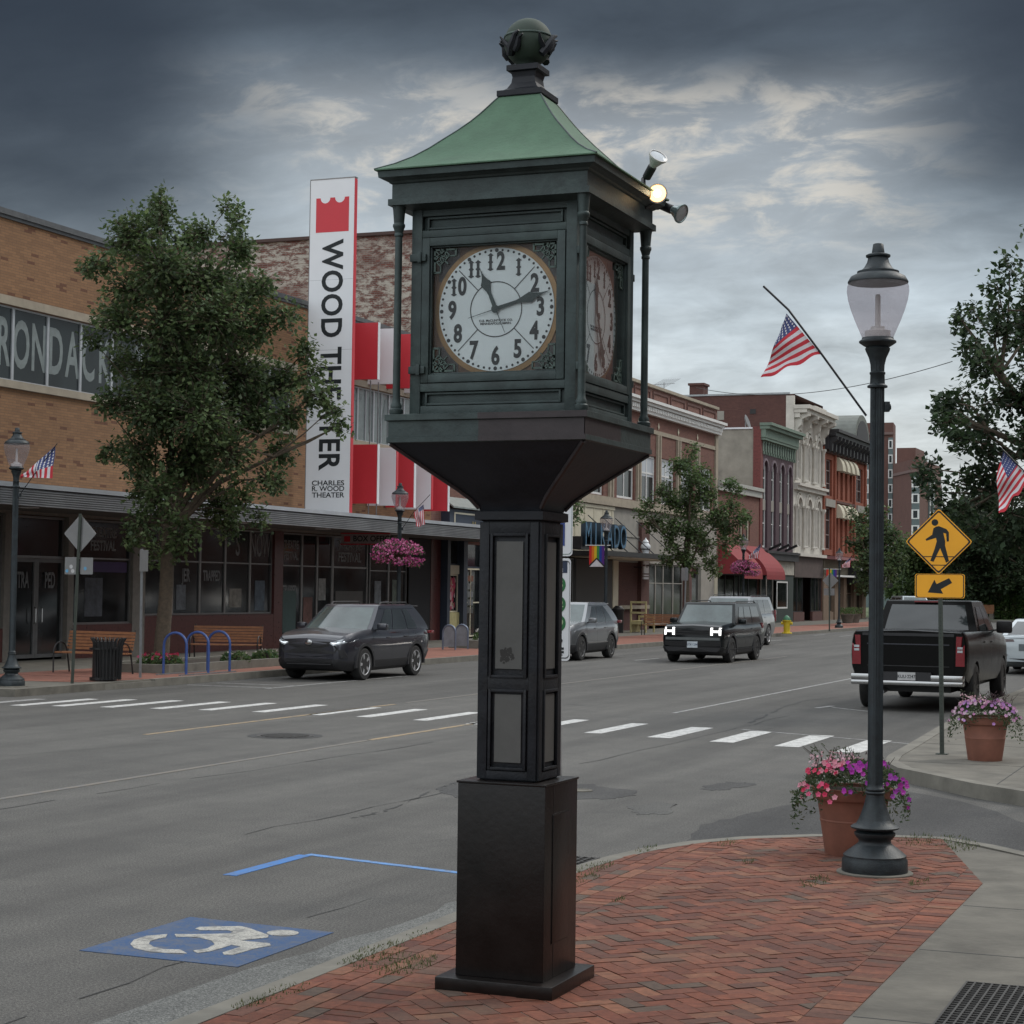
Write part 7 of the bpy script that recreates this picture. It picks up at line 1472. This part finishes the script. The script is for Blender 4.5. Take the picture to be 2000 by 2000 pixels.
    for s_ in SV:
        yF, yR, w, z = lev(s_); ring_ = []
        for k in range(9): q = 1-2*k/8; q = math.copysign(abs(q)**.8, q) if q else 0; ring_.append((q*w, yF-bul*q*q, z))
        for k in range(1, 8): ring_.append((-w, (yF-bul)+(yR+bul*.5-(yF-bul))*k/8, z))
        for k in range(9): q = -1+2*k/8; ring_.append((q*w, yR+bul*.5*q*q, z))
        for k in range(1, 8): ring_.append((w, (yR+bul*.5)+((yF-bul)-(yR+bul*.5))*k/8, z))
        NR = len(ring_); m.v += ring_
    for i in range(len(SV)-1):
        for k in range(NR): m.f.append([i*NR+k, i*NR+(k+1) % NR, (i+1)*NR+(k+1) % NR, (i+1)*NR+k])
    m.f.append([(len(SV)-1)*NR+k for k in range(NR)]); m.c = [None]*len(m.f); m.mi = [0]*len(m.f)
    m.build('roof', C.get('roofmat', PAINT), t, smooth=True, world=False, ang=50)
    def patch(kind, s0, s1, f0, f1, mat, nm, nq=10, off=.007, side=1, top0=None, top1=None):
        m = MB(); ns = 5
        for i in range(ns+1):
            s_ = s0+(s1-s0)*i/ns; yF, yR, w, z = lev(s_); a = f0+((top0 if top0 is not None else f0)-f0)*i/ns; b = f1+((top1 if top1 is not None else f1)-f1)*i/ns
            for k in range(nq+1):
                q = a+(b-a)*k/nq
                if kind == 'F': p = (q*w, yF-bul*q*q+off, z+off*.6)
                elif kind == 'R': p = (q*w, yR+bul*.5*q*q-off, z+off*.3)
                else: p = (side*(w+off), (yF-bul)+(yR+bul*.5-(yF-bul))*q, z)
                m.v.append(p)
        for i in range(ns):
            for k in range(nq): m.f.append([i*(nq+1)+k, i*(nq+1)+k+1, (i+1)*(nq+1)+k+1, (i+1)*(nq+1)+k])
        m.c = [None]*len(m.f); m.mi = [0]*len(m.f); return m.build(nm, mat, t, smooth=True, world=False, ang=60)
    patch('F', .05, .88, -.90, .90, C.get('wsm', CGW), 'windscreen'); patch('R', C.get('rw0', .22), .86, -.84, .84, CGL, 'rear_window')
    for side in (-1, 1):
        for (a, b, c, d) in C['win']: patch('S', C.get('ws0', .06), .82, a, b, CGL, 'side_window', 6, side=side, top0=c, top1=d)
    if C.get('trimline'):
        for side in (-1, 1): patch('S', .845, .868, .03, .93, CHROME, 'window_trim', 12, .009, side)
    if C.get('rails'):
        for s_ in (-1, 1):
            z = g_['z'][1]; w = hw*g_['w'][1]-.06; a, b = g_['f'][1]-.35, g_['r'][1]+.25; MB().tube([(s_*w, a, z-.01), (s_*w, a-.12, z+.045), (s_*w, b+.12, z+.045), (s_*w, b, z-.01)], .016, 7).build('roof_rail', C['rails'], t, smooth=True, world=False)
    # mirrors, seams, handles
    ym = g_['f'][0]-bul-.30; zm = g_['z'][0]+.10
    for s_ in (-1, 1):
        m = MB(); mw = C.get('mir', (.12, .07, .075)); cxm = s_*(hw*.97+mw[0]); m.box(cxm-mw[0], cxm+mw[0], ym-mw[1], ym+mw[1], zm-mw[2], zm+mw[2]); mo = m.build('mirror', C.get('mirmat', PAINT), t, world=False, bevel=.045); MB().bar((s_*hw*.90, ym, zm-.07), (cxm, ym, zm-.05), .05, .03).build('mirror_arm', PLAS, mo, world=False)
    for s_ in (-1, 1):
        for ysm in C['seams']:
            m = MB(); P = []
            for k in range(9): f = .22+.78*k/8; a, b = interp(zb, ysm), interp(zt, ysm); kk = interp([(e[1], e[0]) for e in SEC], f); P.append((s_*(hw*interp(wf, ysm)*kk+.0015), ysm+C.get('seamk', .0)*k, a+(b-a)*f))
            for i in range(8): m.add([P[i], (P[i][0], P[i][1]+.009, P[i][2]), (P[i+1][0], P[i+1][1]+.009, P[i+1][2]), P[i+1]], [(0, 1, 2, 3)])
            m.build('door_seam', BLACK, t, world=False)
        for yh in C['handles']: z = interp(zb, yh)+(interp(zt, yh)-interp(zb, yh))*.80; MB().box(s_*hw*.975-.02, s_*hw*.975+.02, yh-.10, yh+.10, z-.014, z+.014).build('door_handle', C.get('hmat', PAINT), t, world=False, bevel=.008)
    # wheels
    for yy in (wb/2, -wb/2):
        for s_ in (-1, 1):
            w_ = bpy.data.objects.new('wheel', None); 
            M = Matrix.Translation((s_*(hw-.235), yy, R)) @ Matrix.Rotation(R_(90*s_), 4, 'Y'); tw = .225
            ty = MB().lathe([(R*.66, 0), (R*.92, 0), (R*.985, .03), (R, .06), (R, tw-.05), (R*.985, tw-.02), (R*.93, tw), (R*.70, tw+.004), (R*.66, tw-.01)], n=34, M=M).build('wheel', TYRE, t, smooth=True, world=False); bpy.data.objects.remove(w_)
            MB().lathe([(R*.62, tw-.13), (R*.66, tw-.12)], n=26, M=M).build('hub_plate', BLACK, ty, world=False)
            m = MB(); m.lathe([(R*.63, tw-.05), (R*.69, tw-.012), (R*.70, tw+.002), (R*.66, tw+.004), (R*.62, tw-.02)], n=34, M=M); m.lathe([(R*.02, tw-.08), (R*.17, tw-.06), (R*.15, tw-.02), (R*.05, tw-.012)], n=16, M=M)
            nsp = C.get('spokes', 5)
            for k in range(nsp):
                a0 = 2*math.pi*k/nsp+.3
                for da in (-.10, .10):
                    P = [Vector((R*.12*math.cos(a0), R*.12*math.sin(a0), tw-.03)), Vector((R*.66*math.cos(a0+da), R*.66*math.sin(a0+da), tw-.018))]; m.bar(M @ P[0], M @ P[1], R*.085, .03)
            m.build('rim', C.get('rim', RIM), ty, smooth=True, world=False)
    def yend(xx, z, front=True):      # where the nose or tail surface is for a given |x|
        lo, hi = (0, yf) if front else (0, yr)
        for _ in range(24):
            mid = (lo+hi)/2; kk = interp([(e[1], e[0]) for e in SEC], max(0, min(1, (z-interp(zb, mid))/max(.05, interp(zt, mid)-interp(zb, mid)))))
            inside = interp(wf, mid)*hw*kk > abs(xx) and interp(zb, mid) < z < interp(zt, mid)
            if inside: lo = mid
            else: hi = mid
        return lo
    def panel(pts, mat, nm, front=True, off=.010, th=.03, par=None, nsub=6):
        sg = 1 if front else -1; Q = []
        for i in range(len(pts)):
            a, b = pts[i], pts[(i+1) % len(pts)]; 
            for k in range(nsub): q = k/nsub; xx, z = a[0]+(b[0]-a[0])*q, a[1]+(b[1]-a[1])*q; Q.append((xx, yend(xx, z, front)+sg*off, z))
        cx_ = sum(q[0] for q in Q)/len(Q); cz_ = sum(q[2] for q in Q)/len(Q); m = MB(); n = len(Q)
        ctr = (cx_, yend(cx_, cz_, front)+sg*off, cz_); m.add(Q+[(a, b-sg*th, c) for a, b, c in Q]+[ctr], [(i, (i+1) % n, 2*n) for i in range(n)]+[(i, (i+1) % n, n+(i+1) % n, n+i) for i in range(n)])
        return m.build(nm, mat, par or t, world=False, smooth=True, ang=30)
    def mir(pts): return [(-a, b) for a, b in pts][::-1]
    C['detail'](t, panel, mir, yend, hw, yf, yr, patch)
    t.location = (x, y, 0); t.rotation_euler = (0, 0, R_(rz)); return t
PCH = pm('paint_charcoal', (.042, .044, .055), .30, .5, .03, 2, 0, coat=.7); PSI = pm('paint_silver', (.24, .25, .26), .32, .7, .03, 2, 0, coat=1.); PBK = pm('paint_black', (.006, .008, .009), .15, 0, .03, 2, 0, spec=.35); PBK2 = pm('paint_black_warm', (.005, .005, .005), .22, 0, .03, 2, 0, spec=.12); PWH = pm('paint_white', (.42, .47, .49), .3, .2, .03, 2, 0, coat=1.); RIMB = pm('alloy_black', (.02, .02, .02), .4)
MESH = pm('grille_mesh', (.010, .010, .011), .5, 0, .3, 40, .6)
def d_rav(t, P, mir, ye, hw, yf, yr, patch):
    P([(-.62, .60), (.62, .60), (.70, .70), (.56, .86), (-.56, .86), (-.70, .70)], MESH, 'grille'); P([(-.60, .33), (.60, .33), (.56, .47), (-.56, .47)], MESH, 'lower_grille', off=.016); P([(-.78, .49), (.78, .49), (.74, .565), (-.74, .565)], PCH, 'bumper', off=.022)
    h = [(.50, .83), (.60, .77), (.885, .86), (.895, .93), (.84, .945)]
    for q in (h, mir(h)):
        o = P(q, HLENS, 'headlight', off=.012)
    s_ = [(.52, .845), (.60, .80), (.80, .86), (.80, .88), (.60, .825)]
    for q in (s_, mir(s_)): P(q, DRL, 'running_light', off=.018)
    k = [(.74, .50), (.86, .52), (.80, .70), (.70, .68)]
    for q in (k, mir(k)): P(q, PLAS, 'bumper_corner', off=.014)
    m = MB(); m.lathe([(.001, -.012), (.06, -.012), (.075, 0), (.06, .006), (.001, .006)], n=20, M=Matrix.Translation((0, yf+.022, .835)) @ Matrix.Rotation(R_(-90), 4, 'X') @ Matrix.Diagonal((1.15, .8, 1, 1))); m.build('badge', CHROME, t, smooth=True, world=False)
    tl = [(.62, .98), (.88, .97), (.90, 1.04), (.62, 1.06)]
    for q in (tl, mir(tl)): P(q, TAIL, 'tail_light', False)
    m = MB(); m.tube([(-.5, -.55, 1.69), (.5, -.55, 1.69)], .006, 5); MB().box(-.04, .04, -1.62, -1.50, 1.685, 1.73).build('roof_fin', t and PCH, t, world=False, bevel=.01)
    MB().box(-.58, .58, -2.14, -1.86, 1.60, 1.635).build('spoiler', PLAS, t, world=False, bevel=.012)
    for s in (-1, 1): MB().box(s*hw*.985-.03, s*hw*.985+.03, -2.30, -2.02, .98, 1.05).build('tail_light', TAIL, t, world=False, bevel=.015)
RAV = dict(L=4.6, W=1.86, wb=2.69, fo=.93, ro=.98, R=.355, top=[(2.275, .80), (2.24, .90), (2.10, .985), (1.8, 1.045), (1.4, 1.095), (1.0, 1.12), (0, 1.10), (-1.2, 1.13), (-2.1, 1.16), (-2.26, 1.10), (-2.325, .95)], bot=[(2.275, .36), (2.15, .25), (1.6, .20), (-1.7, .22), (-2.325, .45)], plan=[(2.275, .66), (2.245, .77), (2.18, .86), (2.05, .935), (1.75, .985), (1.3, 1.0), (-1.6, 1.0), (-2.0, .97), (-2.22, .90), (-2.325, .80)], gh=dict(f=(1.22, .42), r=(-2.26, -1.72), w=(.925, .72), z=(1.07, 1.665), bul=.22, rc=1.5), win=[(.10, .335, .17, .335), (.355, .60, .355, .60), (.62, .80, .62, .74)], seams=(.92, -.02, -.95), handles=(.16, -.78), rails=BLACK, detail=d_rav, trimline=True, mirmat=PCH, seamk=0)
cc1 = car('parked_car', 'charcoal grey sport utility car parked in front of the theatre windows', 'car', -19.52, 39.22, 180, RAV, PCH)
def d_crv(t, P, mir, ye, hw, yf, yr, patch):
    P([(-.55, .58), (.55, .58), (.62, .82), (-.62, .82)], MESH, 'grille'); h = [(.56, .80), (.60, .70), (.88, .80), (.89, .90)]
    for q in (h, mir(h)): P(q, HLENS, 'headlight')
    for s in (-1, 1): MB().box(s*hw*.97-.035, s*hw*.97+.035, -2.28, -1.98, 1.05, 1.14).build('tail_light', TAIL, t, world=False, bevel=.02); MB().box(s*hw*1.0-.006, s*hw*1.0+.006, -.95, .85, .50, .525).build('side_strip', CHROME, t, world=False)
    MB().box(-.55, .55, -2.08, -1.82, 1.62, 1.65).build('spoiler', PSI, t, world=False, bevel=.01)
CRV = dict(RAV); CRV.update(W=1.855, wb=2.66, gh=dict(f=(1.25, .35), r=(-2.26, -1.60), w=(.92, .70), z=(1.06, 1.685), bul=.24, rc=1.9), win=[(.10, .34, .19, .34), (.36, .60, .36, .60), (.62, .84, .62, .72)], detail=d_crv, rails=None, cladh=.30, mirmat=PSI, rim=pm('alloy_dark', (.12, .12, .12), .35, .6))
car('parked_car', 'silver sport utility car parked just right of the clock post', 'car', -19.45, 53.28, 180, CRV, PSI)
def d_box(t, P, mir, ye, hw, yf, yr, patch):
    P([(-.66, .80), (.66, .80), (.66, 1.02), (-.66, 1.02)], MESH, 'grille', off=.008); P([(-.80, .66), (.80, .66), (.80, .735), (-.80, .735)], pm('bumper_grey', (.14, .15, .15), .5, .4), 'bumper_strip', off=.012); P([(-.84, .34), (.84, .34), (.84, .62), (-.84, .62)], MESH, 'lower_grille', off=.012)
    for z in (.86, .92, .98): P([(-.66, z), (.66, z), (.66, z+.012), (-.66, z+.012)], PBK, 'grille_bar', off=.014, th=.01)
    for s in (-1, 1):
        # lamps shaped like a letter H
        for q in ([(.53, .80), (.60, .80), (.60, 1.02), (.53, 1.02)], [(.78, .80), (.84, .80), (.84, 1.02), (.78, 1.02)], [(.601, .88), (.779, .88), (.779, .94), (.601, .94)]):
            q = q if s > 0 else mir(q); P(q, HLIT, 'headlight', off=.02, th=.02, nsub=2)
    y0 = ye(0, .5)+.02; m = MB(); m.box(-.155-.28+.28, .155, y0, y0+.012, .44, .62); pl_ = m.build('number_plate', pm('plate_white', (.5, .55, .58), .5), t, world=False)
    M = Matrix(((-1, 0, 0, 0), (0, 0, 1, y0+.013), (0, 1, 0, .53), (0, 0, 0, 1))); text('LTX 1294', .085, pm('plate_ink', (.03, .05, .12), .6), pl_, M, .001, .0005, .9, 'plate_number', world=False)
    for s in (-1, 1): MB().box(s*hw*.97-.02, s*hw*.97+.03, -2.20, -2.05, .95, 1.12).build('tail_light', TAIL, t, world=False, bevel=.01)
BOXY = dict(L=4.83, W=1.90, wb=2.82, fo=.90, ro=1.11, R=.37, top=[(2.31, .96), (2.27, 1.04), (2.15, 1.085), (1.7, 1.12), (1.1, 1.15), (0, 1.13), (-1.5, 1.15), (-2.4, 1.17), (-2.52, 1.05)], bot=[(2.31, .34), (2.2, .26), (1.6, .21), (-1.9, .22), (-2.52, .38)], plan=[(2.31, .88), (2.28, .93), (2.2, .965), (1.9, .99), (1.3, 1.0), (-2.0, 1.0), (-2.4, .97), (-2.52, .92)], gh=dict(f=(1.15, .62), r=(-2.47, -2.28), w=(.94, .79), z=(1.09, 1.73), bul=.14), win=[(.09, .30, .14, .30), (.32, .56, .32, .56), (.59, .88, .59, .87)], seams=(.95, -.05, -1.05), handles=(.12, -.85), rails=BLACK, detail=d_box, cladh=.20, mirmat=PBK, rim=RIMB)
car('driving_car', 'boxy black sport utility car with lit white lamps driving towards the viewer', 'car', -15.35, 54.75, 180, BOXY, PBK)
def d_big(t, P, mir, ye, hw, yf, yr, patch):
    P([(-.7, .6), (.7, .6), (.7, 1.0), (-.7, 1.0)], CHROME, 'grille')
    for s in (-1, 1): MB().box(s*hw*.97-.02, s*hw*.97+.035, -2.68, -2.55, .9, 1.35).build('tail_light', TAIL, t, world=False, bevel=.01); MB().box(s*hw-.02, s*hw+.06, -1.0, 1.0, .30, .35).build('running_board', CHROME, t, world=False)
BIG = dict(L=5.2, W=2.0, wb=2.95, fo=.98, ro=1.25, R=.40, top=[(2.455, 1.0), (2.4, 1.12), (2.2, 1.18), (1.3, 1.24), (0, 1.26), (-2.5, 1.28), (-2.72, 1.1)], bot=[(2.455, .4), (2.2, .3), (-2.3, .32), (-2.725, .45)], plan=[(2.455, .88), (2.4, .94), (2.2, .98), (1.5, 1), (-2.2, 1), (-2.6, .97), (-2.725, .92)], gh=dict(f=(1.35, .70), r=(-2.66, -2.42), w=(.93, .78), z=(1.22, 1.87), bul=.14), win=[(.09, .30, .15, .30), (.32, .56, .32, .56), (.59, .90, .59, .88)], seams=(.95, -.1, -1.1), handles=(.1, -.9), rails=BLACK, detail=d_big, clad=False, mirmat=CHROME, roofmat=PSI)
car('parked_car', 'tall silver sport utility car parked behind the black one', 'car', -18.95, 70.3, 180, BIG, PSI)
def d_pick(t, P, mir, ye, hw, yf, yr, patch):
    wy = yr
    P([(-.80, .68), (.80, .68), (.80, 1.36), (-.80, 1.36)], PBK2, 'tailgate', False, off=.012); P([(-.80, 1.335), (.80, 1.335), (.80, 1.385), (-.80, 1.385)], PLAS, 'tailgate_spoiler', False, off=.030)
    P([(-.72, .80), (.72, .80), (.72, .815), (-.72, .815)], BLACK, 'tailgate_crease', False, off=.016, th=.01); P([(-.72, 1.18), (.72, 1.18), (.72, 1.20), (-.72, 1.20)], PCH, 'tailgate_crease', False, off=.018, th=.01)
    tl = [(.83, .82), (.985, .82), (.985, 1.34), (.84, 1.34)]
    for q in (tl, mir(tl)):
        o = P(q, TAIL, 'tail_light', False, off=.02, nsub=3); 
    for q in ([(.86, 1.06), (.95, 1.06), (.95, 1.10), (.86, 1.10)], [(.86, 1.12), (.95, 1.12), (.95, 1.16), (.86, 1.16)]):
        for r in (q, mir(q)): P(r, HLENS, 'reverse_light', False, off=.026, th=.01, nsub=2)
    m = MB(); y1 = yr-.16; m.box(-hw*.95, hw*.95, y1, yr+.1, .47, .55); m.box(-hw*.95, -.42, y1+.004, yr+.1, .551, .66); m.box(.42, hw*.95, y1+.004, yr+.1, .551, .66); bp_ = m.build('rear_bumper', CHROME, t, world=False, bevel=.018)
    MB().box(-.419, .419, y1+.03, yr+.02, .551, .70).build('step', PLAS, bp_, world=False)
    m = MB(); m.box(-.155, .155, y1+.012, y1+.028, .56, .70); pp = m.build('number_plate', pm('plate_grey', (.42, .42, .42), .5), t, world=False); text('KUU·2247', .08, INK, pp, Matrix(((1, 0, 0, 0), (0, 0, -1, y1+.011), (0, 1, 0, .625), (0, 0, 0, 1))), .001, .0005, .9, 'plate_number', world=False)
    MB().box(-.8, .8, yr+.16, yr+1.85, 1.40, 1.425).build('bed_cover', BLACK, t, world=False); m = MB(); m.tube([(-.45, yr+.3, .36), (-.45, yr-.05, .34)], .045, 10); m.build('exhaust_pipe', GALV, t, smooth=True, world=False)
    MB().box(-.7, .7, yr+.3, yf-.4, .34, .46).build('chassis', BLACK, t, world=False); MB().tube([(-.8, -1.87, .40), (.8, -1.87, .40)], .07, 8).build('axle', BLACK, t, world=False)
    m = MB(); m.box(-.25, .25, -.98, -.90, 1.925, 1.95); m.build('stop_lamp', TAIL, t, world=False)
PICK = dict(L=5.9, W=2.06, wb=3.74, fo=.95, ro=1.18, R=.42, sec=[(.86, 0, 0), (.945, .05, .02), (.99, .25, 0), (1.0, .5, 0), (.99, .75, 0), (.965, .92, 0), (.92, 1.0, 0)], top=[(2.82, 1.1), (2.75, 1.22), (2.5, 1.28), (1.4, 1.34), (.8, 1.38), (-1.0, 1.40), (-2.98, 1.42), (-3.05, 1.40)], bot=[(2.82, .5), (2.5, .38), (-2.6, .44), (-3.05, .60)], plan=[(2.82, .88), (2.7, .95), (2.4, .99), (1.5, 1), (-2.85, 1), (-3.0, .985), (-3.05, .965)], gh=dict(f=(1.38, .62), r=(-1.18, -.92), w=(.90, .76), z=(1.36, 1.96), bul=.12), win=[(.11, .42, .20, .44), (.46, .86, .46, .80)], seams=(1.05, .05, -1.0, -1.15), handles=(.2, -.75), detail=d_pick, clad=False, mir=(.15, .06, .12), mirmat=BLACK, rw0=.10, ws0=.05, rim=RIMB)
car('parked_truck', 'black pickup truck parked facing away behind the crossing sign', 'pickup truck', -5.92, 36.75, 0, PICK, PBK2)
def d_sed(t, P, mir, ye, hw, yf, yr, patch):
    P([(-.80, .30), (.80, .30), (.76, .42), (-.76, .42)], PLAS, 'rear_diffuser', False, off=.01); P([(-.34, .62), (.34, .62), (.34, .80), (-.34, .80)], pm('plate_recess', (.12, .14, .15), .6), 'plate_recess', False, off=.008)
    tl = [(.45, .86), (.86, .84), (.88, .93), (.48, .92)]
    for q in (tl, mir(tl)): P(q, pm('tail_smoked', (.10, .07, .07), .2), 'tail_light', False, off=.012)
    P([(-.86, .935), (.86, .935), (.86, .955), (-.86, .955)], PLAS, 'boot_seam', False, off=.01, th=.01)
    for q in ([(.62, .50), (.80, .50), (.80, .52), (.62, .52)],):
        for r in (q, mir(q)): P(r, BLACK, 'reflector', False, off=.012, th=.01, nsub=2)
SED = dict(L=4.75, W=1.92, wb=2.89, fo=.90, ro=.95, R=.345, top=[(2.345, .62), (2.25, .74), (1.8, .86), (1.2, .93), (0, .95), (-1.5, 1.0), (-2.2, 1.02), (-2.36, .98), (-2.395, .80)], bot=[(2.345, .26), (2.1, .17), (-1.9, .18), (-2.395, .34)], plan=[(2.345, .7), (2.25, .85), (2.0, .95), (1.4, 1), (-1.7, 1), (-2.1, .96), (-2.32, .89), (-2.395, .80)], gh=dict(f=(1.35, .15), r=(-2.15, -1.05), w=(.90, .62), z=(.92, 1.44), bul=.22, rc=1.1), win=[(.12, .42, .26, .44), (.44, .78, .46, .66)], seams=(.85, -.25, -1.2), handles=(.05, -.95), detail=d_sed, clad=False, rw0=.12)
car('parked_car', 'pale silver saloon parked beyond the pickup at the right edge', 'car', -5.72, 53.2, 0, SED, PWH)
p = PY(1781, 1200, 128); v = dict(BIG); v.update(mirmat=PWH, roofmat=PWH, rails=None); car('distant_car', 'small distant white car seen over the pickup roof', 'car', p.x, 128, 205, v, PWH)
for i, (y_, src, lb) in enumerate(((80, 'silver', 'first unseen pale car added at the near kerb for the shop glass to reflect'), (87.5, 'silver', 'second unseen pale car added at the near kerb for the shop glass to reflect'), (68.5, 'silver', 'third unseen pale car added at the near kerb for the shop glass to reflect'))):
    o = copy_tree([q for q in bpy.data.objects if q.get('label', '').startswith('pale silver saloon')][0]); o['label'] = lb; o.location = (-5.6, y_, 0)  # unseen cars, added only as reflections for the shop windows
